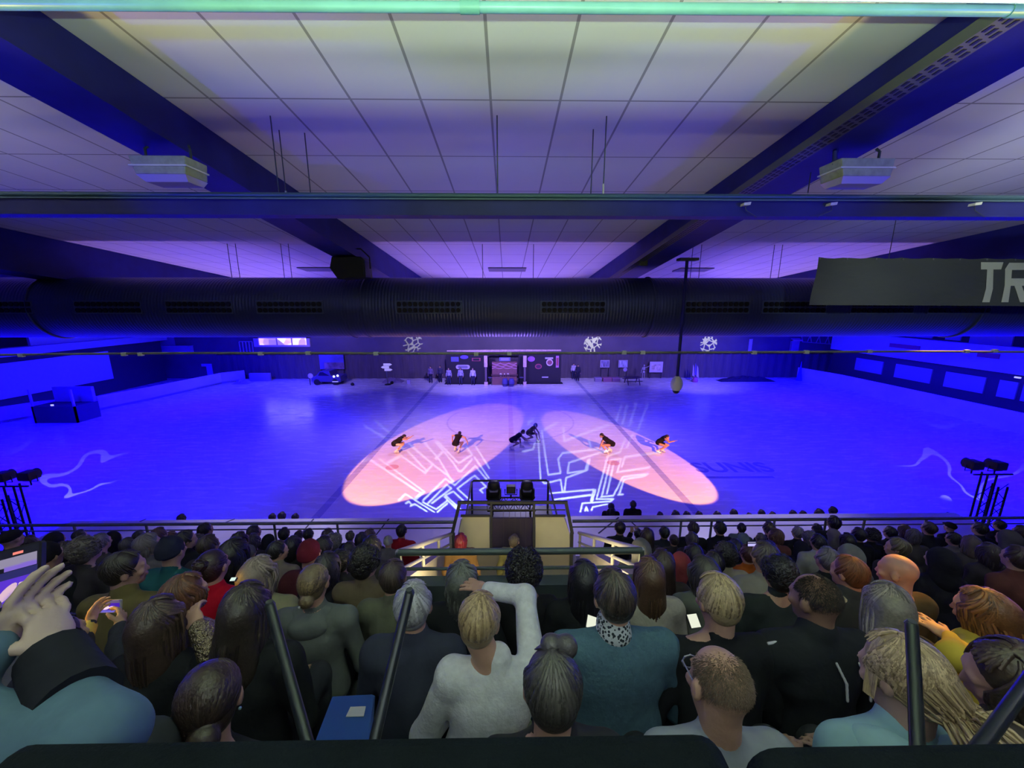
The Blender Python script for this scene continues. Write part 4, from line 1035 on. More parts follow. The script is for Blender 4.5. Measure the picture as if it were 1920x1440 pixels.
def gobo_lamp(px, py, segs, o_, s, label, power):
    base = at_y(px, 936, yp - .18); c = at_y(px, 915, yp - .18)
    root = empty('moving_head_lamp', base, label, 'stage lamp', 'moving head lamps on the truss')
    L = at_y(px, 912, yp + .02)
    W = [[at_z(*cr(x, y, *o_, s), 0) for x, y in pl] for pl in segs]
    allp = [p for pl in W for p in pl]
    ax = Vector((0, 0, 0))
    for p in allp: ax += (p - L).normalized()
    ax.normalize()
    u = ax.cross(Vector((0, 0, 1))).normalized(); v = u.cross(ax)
    D = .10
    pr = lambda p: ((p - L).dot(u) / (p - L).dot(ax) * D, (p - L).dot(v) / (p - L).dot(ax) * D)
    P2 = [[pr(p) for p in pl] for pl in W]
    A_ = np.array([(*pl[i], *pl[i + 1]) for pl in P2 for i in range(len(pl) - 1)])
    cx, cy_ = (A_[:, [0, 2]].min() + A_[:, [0, 2]].max()) / 2, (A_[:, [1, 3]].min() + A_[:, [1, 3]].max()) / 2
    e = max(np.abs(A_[:, [0, 2]]).max(), np.abs(A_[:, [1, 3]]).max()) * 1.25
    n = 340
    g = (np.arange(n) + .5) / n * 2 * e - e
    GX, GY = np.meshgrid(g, g)
    op = np.zeros((n, n), bool)
    for x0, y0, x1, y1 in A_:
        dx, dy = x1 - x0, y1 - y0
        t_ = np.clip(((GX - x0) * dx + (GY - y0) * dy) / (dx * dx + dy * dy + 1e-12), 0, 1)
        op |= np.hypot(GX - x0 - t_ * dx, GY - y0 - t_ * dy) < .0035 * D
    mb = MB(); cell = 2 * e / n
    vs, fs = [], []
    for j in range(n):
        row = op[j]; k = 0
        while k < n:
            if not row[k]:
                k2 = k
                while k2 < n and not row[k2]: k2 += 1
                i0 = len(vs)
                for (a, b_) in ((k, j), (k2, j), (k2, j + 1), (k, j + 1)):
                    vs.append(L + ax * D + u * (a * cell - e) + v * (b_ * cell - e))
                fs.append((i0, i0 + 1, i0 + 2, i0 + 3)); k = k2
            else: k += 1
    mb.add(vs, fs)
    plate = mb.build('gobo_plate', BLACK, root)
    # housing seen from behind: rounded head in a yoke on a base
    head = MB(); hw = .135
    prof = [(.07, -.15), (.125, -.12), (.14, -.03), (.14, .08), (.12, .14)]
    up = v
    hb = L - ax * .10
    q = ax.to_track_quat('Z', 'Y').to_matrix()
    vs2 = []
    for r_, h_ in prof:
        for k in range(20):
            aa = 2 * PI * k / 20
            ca, sa = math.cos(aa), math.sin(aa)
            sq = (abs(ca) ** 4 + abs(sa) ** 4) ** -.25
            vs2.append(hb + q @ Vector((r_ * ca * sq, r_ * sa * sq, h_)))
    head.add(vs2, [(i * 20 + k, i * 20 + (k + 1) % 20, (i + 1) * 20 + (k + 1) % 20, (i + 1) * 20 + k) for i in range(4) for k in range(20)] + [tuple(range(20))[::-1]])
    head = MB(); hc_ = base + Vector((0, .02, .215)); vs2 = []
    sec = [(-.185, .07, .05), (-.165, .105, .085), (-.08, .125, .105), (.06, .128, .11), (.13, .118, .10), (.175, .085, .07), (.19, .04, .03)]
    for z_, rx, ry in sec:
        for k in range(20):
            ca, sa = math.cos(2 * PI * k / 20), math.sin(2 * PI * k / 20); sq = (abs(ca) ** 3.2 + abs(sa) ** 3.2) ** (-1 / 3.2)
            vs2.append(hc_ + Vector((rx * ca * sq, ry * sa * sq - z_ * .25, z_)))
    head.add(vs2, [(i * 20 + k, i * 20 + (k + 1) % 20, (i + 1) * 20 + (k + 1) % 20, (i + 1) * 20 + k) for i in range(6) for k in range(20)] + [tuple(range(20))[::-1], tuple(120 + k for k in range(20))])
    hd = head.build('lamp_head', BLACK, root, True)
    br = MB(); ring_ = lambda rr, h_: [L + ax * h_ + u * rr * math.cos(2 * PI * k / 24) + v * rr * math.sin(2 * PI * k / 24) for k in range(24)]
    br.add(ring_(e * 1.45, .03) + ring_(e * 1.45, D + .03), [(k, (k + 1) % 24, 24 + (k + 1) % 24, 24 + k) for k in range(24)])
    br.build('lens_barrel', BLACK, hd)
    for s_ in (-1, 1):
        MB().hexa([base + Vector(k) for k in [(s_ * .10, -.06, .025), (s_ * .15, -.06, .025), (s_ * .15, .06, .025), (s_ * .10, .06, .025), (s_ * .132, -.035, .23), (s_ * .152, -.035, .23), (s_ * .152, .035, .23), (s_ * .132, .035, .23)]]).build('yoke_arm', mat((0.02, 0.02, 0.022), 0.4), root, bevel=.008)
    MB().box(base + Vector((-.13, -.10, -.03)), base + Vector((.13, .10, .03))).build('lamp_base', mat((0.02, 0.02, 0.024), 0.4), root, bevel=.012)
    MB().plate([hc_ + Vector((a, -.128 - z_ * .25, z_)) for a, z_ in ((-.09, .045), (-.075, -.01), (.075, -.01), (.09, .045), (.03, .022), (-.03, .022))], (0, .03, 0)).build('vent_slit', mat((0.20, 0.19, 0.42), 0.3), hd)
    spot('gobo_light', L, ax, math.degrees(math.atan(e * .97 / D)), power, (0.78, 0.95, 1.0), 0.0, .0003)
    return root
gobo_lamp(926, 921, GL, (680, 780), 8.0, 'black moving head lamp on the truss, left of the square lamp', 9000)
gobo_lamp(988, 921, GR, (920, 740), 5.647, 'black moving head lamp on the truss, right of the square lamp', 10500)
c = at_y(958, 917, yp - .2)
t = empty('flood_lamp', c, 'small square black flood lamp between the two moving heads', 'stage lamp')
MB().box(c + Vector((-.09, -.06, -.075)), c + Vector((.09, .06, .075))).build('lamp_box', BLACK, t, bevel=.01)
MB().box(c + Vector((-.07, -.068, -.055)), c + Vector((.07, -.058, .055))).build('back_plate', mat((0.05, 0.05, 0.055), 0.5), t)
MB().tube([c + Vector((-.12, 0, 0)), c + Vector((-.12, 0, -.12)), c + Vector((.12, 0, -.12)), c + Vector((.12, 0, 0))], .01, 6).build('bracket', BLACK, t)
MB().tube([c + Vector((0, 0, -.12)), c + Vector((0, 0, -.2))], .018, 8).build('spigot', BLACK, t)

# ---- light patterns from lamps across the hall on the upper far wall
def wall_gobo(px, py, src, power, tilt=0.0):
    L = Vector(src); T = at_y(px, py, YF)
    o = spot('pattern_light', L, T - L, math.degrees(math.atan(.95 / (T - L).length)), power, (0.93, 1.0, 0.85), 0.05, .01)
    l = o.data; l.use_nodes = True; nt = l.node_tree
    em = next(n for n in nt.nodes if n.type == 'EMISSION')
    tc = nt.nodes.new('ShaderNodeTexCoord')
    vo = nt.nodes.new('ShaderNodeTexVoronoi'); vo.feature = 'DISTANCE_TO_EDGE'; vo.distance = 'EUCLIDEAN'
    vo.inputs['Scale'].default_value = 2.0 * (T - L).length; vo.inputs['Randomness'].default_value = 0.85
    nt.links.new(tc.outputs['Normal'], vo.inputs['Vector'])
    lt = nt.nodes.new('ShaderNodeMath'); lt.operation = 'LESS_THAN'; lt.inputs[1].default_value = 0.10
    nt.links.new(vo.outputs['Distance'], lt.inputs[0]); nt.links.new(lt.outputs[0], em.inputs['Strength'])
wall_gobo(775, 644, (-4, 33, 7.0), 12000)
wall_gobo(1112, 644, (13, 34, 7.0), 16000)
wall_gobo(1329, 644, (24, 35, 7.0), 10000)

# ---- truss towers with spotlights at the ends of the deck
def tower(pts, ztop_px, label, heads, yt=9.8):
    x0 = at_y(pts, 960, yt).x; zt_ = at_y(pts, ztop_px, yt).z
    t = empty('truss_tower', (x0, yt, 0), label, 'truss', 'truss towers beside the ice')
    for k, dx in enumerate((-.2, .2)):
        mb = MB(); cx = x0 + dx; hw = .13
        cs = [(cx - hw, yt - .13), (cx + hw, yt - .13), (cx, yt + .1)]
        for a, b in cs: mb.tube([(a, b, 0), (a, b, zt_ - .02 - .35 * (k == (0 if x0 < 0 else 1)))], .026, 8)
        mb.build('chord', BLACK, t, True)
        mb = MB(); z = .2; i = 0
        while z < zt_ - .5:
            a, b = cs[i % 2], cs[(i + 1) % 2]
            mb.bar((*a, z), (*b, z + .24), .016, .016); mb.bar((*cs[i % 3], z), (*cs[(i + 1) % 3], z + .24), .014, .014)
            z += .24; i += 1
        mb.build('lattice', BLACK, t)
    MB().tube([(x0 - .55, yt, zt_ - .06), (x0 + .55, yt, zt_ - .06)], .028, 8).build('cross_tube', BLACK, t, True)
    MB().box((x0 - .5, yt - .4, 0), (x0 + .5, yt + .4, .05)).build('base_plate', BLACK, t)
    for (px, py, d) in heads:
        c = at_y(px, py, yt)
        h = empty('spotlight', c, d, 'stage lamp', 'spotlights on the truss towers')
        MB().box(c + Vector((-.17, -.15, -.12)), c + Vector((.17, .15, .12))).build('lamp_head', mat((0.02, 0.012, 0.03), 0.6), h, bevel=.045)
        MB().tube([c + Vector((-.2, 0, 0)), c + Vector((-.2, 0, -.17)), c + Vector((.2, 0, -.17)), c + Vector((.2, 0, 0))], .016, 6).build('yoke', BLACK, h)
        MB().tube([c + Vector((0, 0, -.17)), (c.x, yt, zt_ - .03)], .02, 6).build('clamp', BLACK, h)
        MB().lathe(c + Vector((0, .15, 0)), [(.12, 0), (.13, .05)], 16, 'y').build('lens_ring', BLACK, h)
tower(28, 908, 'dark lattice truss tower with lamps, beyond the crowd at the far left', [(6, 893, 'spotlight at the outer end of the far left truss tower'), (54, 891, 'spotlight at the inner end of the far left truss tower')])
tower(1843, 886, 'dark lattice truss tower with lamps, beyond the crowd at the far right', [(1825, 871, 'spotlight at the inner end of the far right truss tower'), (1868, 872, 'spotlight at the outer end of the far right truss tower')])
# squiggling streaks of light thrown low over the ice by the tower lamps
def streak_gobo(src, px, py, half, power, seed):
    L = Vector(src); T = at_z(px, py, 0)
    o = spot('streak_light', L, T - L, half, power, (0.80, 0.78, 1.0), 0.5, .01)
    l = o.data; l.use_nodes = True; nt = l.node_tree
    em = next(n for n in nt.nodes if n.type == 'EMISSION')
    tc = nt.nodes.new('ShaderNodeTexCoord'); mp = nt.nodes.new('ShaderNodeMapping'); mp.inputs['Location'].default_value = (seed, seed * .7, 0); mp.inputs['Scale'].default_value = (5.0, 5.0, 20.0)
    no = nt.nodes.new('ShaderNodeTexNoise'); no.inputs['Scale'].default_value = 1.0; no.inputs['Detail'].default_value = 1.0
    nt.links.new(tc.outputs['Normal'], mp.inputs[0]); nt.links.new(mp.outputs[0], no.inputs['Vector'])
    a_ = math_n(nt, 'ABSOLUTE', math_n(nt, 'SUBTRACT', no.outputs[0], 0.52))
    nt.links.new(math_n(nt, 'LESS_THAN', a_, 0.012), em.inputs['Strength'])
streak_gobo((-13.2, 10.1, 3.9), 120, 900, 11, 2600, 3.1)
streak_gobo((13.6, 10.1, 3.9), 1790, 885, 11, 2600, 8.4)
c = at_z(1786, 985, .4)
o = MB().tube([(c.x, 9.9, 0), (c.x + .02, 9.9, at_y(1787, 932, 9.9).z)], [.09, .08], 10).build('marker_post', mat((0.38, 0.36, 0.42), 0.7, vary=0.4, vscale=6), None, True)
tag(o, 'pale slim post standing just left of the right truss tower', 'post')

# ---- padded seat backs close to the camera
PAD = mat((0.004, 0.006, 0.008), 0.85, name='seat_cloth', bump=0.25, bscale=220, vary=0.2, vscale=12, spec=0.06)
PIPE = mat((0.055, 0.10, 0.085), 0.6, name='seat_piping')
yb0 = .345
def seat_back(px0, px1, py, label):
    a, b = at_y(px0, py, yb0), at_y(px1, py, yb0); zt_ = a.z
    t = empty('seat_back', ((a.x + b.x) / 2, yb0, 6.6), label, 'seat', 'padded seat backs along the bottom')
    rr_ = .035
    pts = []
    for cx, cz, a0 in ((b.x - rr_, zt_ - rr_, 0), (a.x + rr_, zt_ - rr_, PI / 2)):
        pts += [(cx + rr_ * math.cos(a0 + k * PI / 10), cz + rr_ * math.sin(a0 + k * PI / 10)) for k in range(6)]
    out = [(b.x, 6.9)] + pts + [(a.x, 6.9)]
    MB().plate([(x, yb0 - .06, z) for x, z in out], (0, .06, 0)).build('shell', PAD, t, bevel=.012)
    ins = [(x * 1 + (.018 if x < (a.x + b.x) / 2 else -.018), yb0 - .064, z - .012) for x, z in out]
    MB().tube(ins, .0035, 6).build('piping', PIPE, t, True)
    MB().box((a.x + .06, yb0 - .02, 6.2), (b.x - .06, yb0 + .02, 6.95)).build('support', BLACK, t)
seat_back(12, 1352, 1388, 'wide dark padded seat back filling the bottom edge of the picture')
seat_back(1398, 2500, 1394, 'dark padded seat back at the lower right corner')
# slim black posts
def slim(pts, label, r=.0125):
    t = empty('handrail_post', pts[-1], label, 'handrail', 'slim black handrail posts')
    MB().tube(pts, r, 10).build('bar', mat((0.016, 0.019, 0.022), 0.3, 0.3, name='rail_black'), t, True)
    MB().lathe(Vector(pts[0]), [(r * .5, -.004), (r * 1.1, 0), (r * .7, .012)], 10).build('end_cap', mat((0.03, 0.035, 0.035), 0.4), t)
slim([at_d(506, 1135, 1.02), at_d(540, 1260, .93), at_d(590, 1440, .80)], 'slim black post leaning beside the long dark haired woman in black')
slim([at_d(768, 1112, 1.02), at_d(735, 1250, .93), at_d(690, 1440, .80)], 'slim black post leaning in front of the grey haired spectator')
slim([at_d(1709, 1172, 1.0), at_d(1714, 1260, .93), at_d(1722, 1440, .80)], 'upright slim black post crossing the blonde ponytail', .0135)
slim([at_d(1935, 1268, .9), at_d(1875, 1350, .82), at_d(1805, 1445, .74)], 'slim black post slanting through the lower right corner', .0135)
# blue step with a pale card between the posts
a, b, c_, d_ = at_d(622, 1306, 1.30), at_d(700, 1302, 1.30), at_d(690, 1420, 1.0), at_d(578, 1420, 1.0)
t = empty('folding_seat', (a + c_) / 2, 'blue folded plastic seat with a white card between two black posts', 'seat')
MB().plate([a, b, c_, d_], (0, .02, -.03)).build('seat_pan', mat((0.010, 0.045, 0.17), 0.5, name='blue_plastic'), t, bevel=.006)
nrm = (b - a).cross(d_ - a).normalized(); nrm = nrm if nrm.z > 0 else -nrm
def lp_(u, v): return a.lerp(b, u).lerp(d_.lerp(c_, u), v) + nrm * .003
MB().plate([lp_(.52, .26), lp_(.86, .26), lp_(.84, .43), lp_(.47, .43)], nrm * .002).build('card', mat((0.55, 0.55, 0.50), 0.7), t)

# ================================================================== PEOPLE
# bodies, clothes and hair are blended tapered limbs turned into one continuous surface
V = lambda *a: np.array(a, float)
def rotm(yaw=0, pitch=0, roll=0):               # face looks along +y; pitch > 0 looks up
    return np.array(Matrix.Rotation(yaw, 3, 'Z') @ Matrix.Rotation(pitch, 3, 'X') @ Matrix.Rotation(roll, 3, 'Y'))
def cap(a, b, ra, rb=None, k=.02): return ('c', V(*a), V(*b), ra, ra if rb is None else rb, k)
def ell(c, r, Rm=None, k=.02): return ('e', V(*c), V(*r), np.eye(3) if Rm is None else Rm, k)
def blob(prims, vox, wrinkle=0.0, wf=14.0, seed=0):
    lo = np.full(3, 1e9); hi = -lo
    boxes = []
    for p in prims:
        if p[0] == 'c':
            rr = max(p[3], p[4]); l, h = np.minimum(p[1], p[2]) - rr, np.maximum(p[1], p[2]) + rr
        else:
            ext = np.sqrt(((p[3] * p[2]) ** 2).sum(1)); l, h = p[1] - ext, p[1] + ext
        boxes.append((l, h)); lo = np.minimum(lo, l); hi = np.maximum(hi, h)
    pad = 3 * vox + wrinkle * 2
    lo -= pad; hi += pad
    n = np.ceil((hi - lo) / vox).astype(int) + 1
    F = np.full(n, 9.0, np.float32)
    ax = [lo[i] + vox * np.arange(n[i]) for i in range(3)]
    for p, (l, h) in zip(prims, boxes):
        k = p[-1]; m_ = k + 3 * vox + wrinkle
        i0 = np.maximum(0, np.floor((l - m_ - lo) / vox)).astype(int); i1 = np.minimum(n, np.ceil((h + m_ - lo) / vox).astype(int) + 1)
        sl = tuple(slice(i0[q], i1[q]) for q in range(3))
        P = np.stack(np.meshgrid(*[ax[q][sl[q]] for q in range(3)], indexing='ij'), -1)
        if p[0] == 'c':
            a, b, ra, rb = p[1:5]; ba = b - a; pa = P - a
            t = np.clip((pa @ ba) / (ba @ ba + 1e-12), 0, 1)
            d = np.linalg.norm(pa - t[..., None] * ba, axis=-1) - (ra + (rb - ra) * t)
        else:
            q = (P - p[1]) @ p[3]
            k0 = np.linalg.norm(q / p[2], axis=-1); k1 = np.linalg.norm(q / p[2] ** 2, axis=-1) + 1e-9
            d = k0 * (k0 - 1) / k1
        f = F[sl]
        hh = np.clip(k - np.abs(f - d), 0, None) / k
        F[sl] = np.minimum(f, d) - hh * hh * k * .25
    if wrinkle:
        rg = np.random.default_rng(abs(int(seed)) + 1)
        W = 0
        for _ in range(5):
            d = rg.normal(size=3); d[2] *= 1.6; d /= np.linalg.norm(d); fr = wf * rg.uniform(.6, 1.7); ph = rg.uniform(0, 6.28)
            w_ = sum(np.reshape(ax[i] * d[i] * fr, [-1 if q == i else 1 for q in range(3)]) for i in range(3))
            W = W + np.sin(w_ + ph + 1.2 * np.sin(w_ * .37 + ph))
        F = F + (wrinkle * W / 2.2).astype(np.float32)
    return nets(F, lo, vox)
def nets(F, lo, vox):
    I = F < 0
    nx, ny, nz = F.shape
    c8 = [I[i:nx - 1 + i, j:ny - 1 + j, k:nz - 1 + k] for i in (0, 1) for j in (0, 1) for k in (0, 1)]
    s = sum(c.astype(np.int8) for c in c8)
    act = (s > 0) & (s < 8)
    idx = np.full(act.shape, -1, np.int64); cells = np.argwhere(act); idx[act] = np.arange(len(cells))
    acc = np.zeros((len(cells), 3)); cnt = np.zeros(len(cells))
    cor = [(i, j, k) for i in (0, 1) for j in (0, 1) for k in (0, 1)]
    for a in range(8):
        for b in range(a + 1, 8):
            if sum(abs(cor[a][q] - cor[b][q]) for q in range(3)) != 1: continue
            fa = F[cells[:, 0] + cor[a][0], cells[:, 1] + cor[a][1], cells[:, 2] + cor[a][2]]
            fb = F[cells[:, 0] + cor[b][0], cells[:, 1] + cor[b][1], cells[:, 2] + cor[b][2]]
            m_ = (fa < 0) != (fb < 0)
            t = np.where(m_, fa / np.where(fa - fb == 0, 1, fa - fb), 0)
            acc += np.where(m_[:, None], np.array(cor[a]) + t[:, None] * (np.array(cor[b]) - np.array(cor[a])), 0); cnt += m_
    Vt = (cells + acc / cnt[:, None]) * vox + lo
    Q = []
    for d in range(3):
        u, v = (d + 1) % 3, (d + 2) % 3
        sl0 = [slice(None)] * 3; sl1 = [slice(None)] * 3; sl0[d] = slice(0, -1); sl1[d] = slice(1, None)
        A, B = I[tuple(sl0)], I[tuple(sl1)]
        e = np.argwhere(A != B)
        e = e[(e[:, u] > 0) & (e[:, v] > 0) & (e[:, u] < F.shape[u] - 1) & (e[:, v] < F.shape[v] - 1)]
        ins = A[e[:, 0], e[:, 1], e[:, 2]]
        def at(du, dv):
            q = e.copy(); q[:, u] += du; q[:, v] += dv; return idx[q[:, 0], q[:, 1], q[:, 2]]
        quad = np.stack([at(-1, -1), at(0, -1), at(0, 0), at(-1, 0)], 1)
        quad[~ins] = quad[~ins][:, ::-1]
        Q.append(quad)
    Q = np.concatenate(Q)
    Q = Q[(Q >= 0).all(1)]
    return Vt, Q
def mesh_np(name, Vt, Q, shade=None, smooth=True):
    me = bpy.data.meshes.new(name)
    n, f = len(Vt), len(Q); s = Q.shape[1]
    me.vertices.add(n); me.vertices.foreach_set('co', np.asarray(Vt, np.float32).ravel())
    me.loops.add(f * s); me.loops.foreach_set('vertex_index', np.asarray(Q, np.int32).ravel())
    me.polygons.add(f); me.polygons.foreach_set('loop_start', np.arange(0, f * s, s, dtype=np.int32))
    me.update(calc_edges=True)
    if smooth: me.polygons.foreach_set('use_smooth', np.ones(f, bool))
    if shade is not None:
        a = me.attributes.new('shade', 'FLOAT', 'POINT'); a.data.foreach_set('value', np.asarray(shade, np.float32))
    me.materials.append(None)
    return me

# ---- head, hands
def head_prims(hc, H, neck_to):
    T = lambda *p: hc + H @ V(*p)
    E = lambda c, r, k=.015: ell(T(*c), r, H, k)
    pr = [E((0, -.012, .022), (.076, .096, .088)), E((0, .03, -.045), (.060, .064, .082), .03), E((0, .066, -.098), (.03, .024, .024), .02),
          cap(T(0, .088, -.002), T(0, .105, -.038), .008, .0115, .010), E((0, .082, .018), (.05, .014, .012)), E((0, .095, -.068), (.024, .012, .011), .008),
          E((.045, .068, -.03), (.022, .02, .02)), E((-.045, .068, -.03), (.022, .02, .02)), E((.031, .084, .0), (.014, .011, .010), .004), E((-.031, .084, .0), (.014, .011, .010), .004)]
    for s in (-1, 1):
        pr += [E((s * .080, -.008, -.012), (.013, .022, .034), .006)]
    pr.append(cap(T(0, -.022, -.06), neck_to, .056, .062, .03))
    return pr
def hand_prims(wr, d, nrm, side, curl=.5, sc=1.0, spread=.12, fr=.0088):
    """palm, four bent fingers of unequal length and a thumb leaving the side of the palm"""
    d = d / np.linalg.norm(d); nrm = nrm - d * (nrm @ d); nrm /= np.linalg.norm(nrm); ac = np.cross(d, nrm) * side
    B = np.stack([ac, d, nrm], 1)
    pr = [ell(wr + d * .045 * sc, V(.040, .050, .017) * sc, B, .012), cap(wr - d * .01, wr + d * .02, .026 * sc, .028 * sc, .012)]
    for q, (x, L) in enumerate(((-.030, .060), (-.010, .078), (.011, .084), (.031, .072))):
        p = wr + (d * .085 + ac * x) * sc; a = 0.0
        for sgl, ln in enumerate((.42, .33, .25)):
            a += curl * (.55 if sgl == 0 else .8)
            dd = (d + ac * spread * x / .03) * math.cos(a) + nrm * math.sin(a); dd /= np.linalg.norm(dd)
            q2 = p + dd * L * ln * sc
            pr.append(cap(p, q2, (fr - .0006 * sgl) * sc, (fr - .0006 * sgl - .0006) * sc, .005)); p = q2
    p = wr + (d * .03 + ac * .034) * sc
    for sgl, ln in enumerate((.036, .030)):
        dd = d * (.55 + .25 * sgl) + ac * (.75 - .35 * sgl) + nrm * (.25 + .3 * curl); dd /= np.linalg.norm(dd)
        q2 = p + dd * ln * sc; pr.append(cap(p, q2, (.0115 - .0015 * sgl) * sc, (.0105 - .002 * sgl) * sc, .007)); p = q2
    return pr

# ---- a posed figure: returns primitives for body, top, trousers, shoes
def figure(hip=(0, 0, .52), chest=(0, .06, .90), head=(0, .13, 1.26), H=None, wd=1.0, arms=None, legs=None, hands=True, coll=True, fr=.0095):
    hip, chest, head = V(*hip), V(*chest), V(*head)
    H = np.eye(3) if H is None else H
    up = (chest - hip) / np.linalg.norm(chest - hip)
    fwd = np.cross(up, V(1, 0, 0)); fwd = V(0, 1, 0) - up * up[1]; fwd /= np.linalg.norm(fwd)
    rt = np.cross(fwd, up); rt /= np.linalg.norm(rt)
    B = np.stack([rt, fwd, up], 1)
    nb = chest + up * .175 + fwd * .0
    sh = {s: chest + up * .125 + rt * (.172 * wd) * s for s in (-1, 1)}
    body = head_prims(head, H, nb - up * .02)
    body += [ell(hip + up * .03, V(.155 * wd, .115, .12), B, .05), ell((hip * .5 + chest * .5), V(.135 * wd, .10, .17), B, .05), ell(chest + up * .01, V(.155 * wd, .105, .18), B, .05),
             cap(sh[-1], sh[1], .05, .05, .04), cap(nb, sh[-1], .045, .045, .04), cap(nb, sh[1], .045, .045, .04)]
    top = [ell(hip + up * .07, V(.180 * wd, .145, .13), B, .05), ell((hip * .5 + chest * .5), V(.168 * wd, .130, .18), B, .06), ell(chest + up * .01, V(.180 * wd, .132, .19), B, .06),
           cap(sh[-1], sh[1], .066, .066, .05), cap(nb - up * .02, sh[-1], .062, .062, .05), cap(nb - up * .02, sh[1], .062, .062, .05)]
    if coll: top.append(cap(nb - up * .01, nb + up * .035 + (head - nb) * .05, .076, .070, .015))
    arms = arms or {}
    for s in (-1, 1):
        el, wr, hd, hn, cu = arms.get(s, (V(s * .25 * wd, .07, .70), V(s * .10, .30, .64), V(-s * .4, .8, -.1), V(0, 0, -1), .4))
        body += [cap(sh[s], el, .048, .040, .02), cap(el, wr, .040, .027, .02)]
        if hands: body += hand_prims(V(*wr), V(*hd), V(*hn), s, cu, fr=fr)
        wq = V(*el) + (V(*wr) - V(*el)) * .93
        top += [cap(sh[s], el, .068, .058, .03), cap(el, wq, .056, .043, .03)]
    tr, shoe = [], []
    for s in (-1, 1):
        kn, an, toe = (legs or {}).get(s, (V(s * .11, .43, .53), V(s * .12, .40, .09), V(s * .13, .56, .045)))
        h0 = hip + rt * .09 * s
        body += [cap(h0, kn, .082, .056, .03), cap(kn, an, .054, .036, .02), cap(an, toe, .036, .028, .02)]
        tr += [cap(h0, kn, .098, .070, .05), cap(kn, V(*an) + (V(*kn) - V(*an)) * .12, .068, .055, .04)]
        shoe += [cap(V(*an) + V(0, -.02, .0), toe, .048, .040, .02), cap(V(*an), V(*an) + (V(*kn) - V(*an)) * .15, .046, .048, .02)]
    tr += [ell(hip + up * .01, V(.172 * wd, .135, .12), B, .05)]
    return dict(body=body, top=top, trousers=tr, shoes=shoe, head=head, H=H, nb=nb, sh=sh, up=up, fwd=fwd)

# ---- hair: a cap over the skull plus many tapering locks
def lock_mesh(paths, wdt, flat=.55, n=5):
    Vs, Qs, Sh = [], [], []; base = 0
    for pts, sh_, w_ in paths:
        pts = np.asarray(pts); m_ = len(pts)
        tg = np.gradient(pts, axis=0); tg /= np.linalg.norm(tg, axis=1)[:, None] + 1e-9
        out = pts - V(0, -.015, .0) - np.array([0, 0, 1]) * 0; out[:, 2] = np.clip(out[:, 2], 0, None) * .6; out /= np.linalg.norm(out, axis=1)[:, None] + 1e-9
        x = np.cross(tg, out); x /= np.linalg.norm(x, axis=1)[:, None] + 1e-9; y = np.cross(x, tg)
        prof = np.sin(np.linspace(.35, PI - .12, m_)) ** .6 * wdt * w_
        a = np.arange(n) * 2 * PI / n
        ring_ = pts[:, None] + (x[:, None] * np.cos(a)[None, :, None] + y[:, None] * np.sin(a)[None, :, None] * flat) * prof[:, None, None]
        Vs.append(ring_.reshape(-1, 3)); Sh.append(np.full(m_ * n, sh_))
        i, k = np.meshgrid(np.arange(m_ - 1), np.arange(n), indexing='ij')
        q = np.stack([i * n + k, i * n + (k + 1) % n, (i + 1) * n + (k + 1) % n, (i + 1) * n + k], -1).reshape(-1, 4) + base
        Qs.append(q); base += m_ * n
    return np.concatenate(Vs), np.concatenate(Qs), np.concatenate(Sh)
EC, ER = V(0, -.015, .024), V(.082, .103, .094)
def scalp(az, el, r=1.0):
    return EC + ER * V(math.sin(az) * math.cos(el), -math.cos(az) * math.cos(el), math.sin(el)) * r
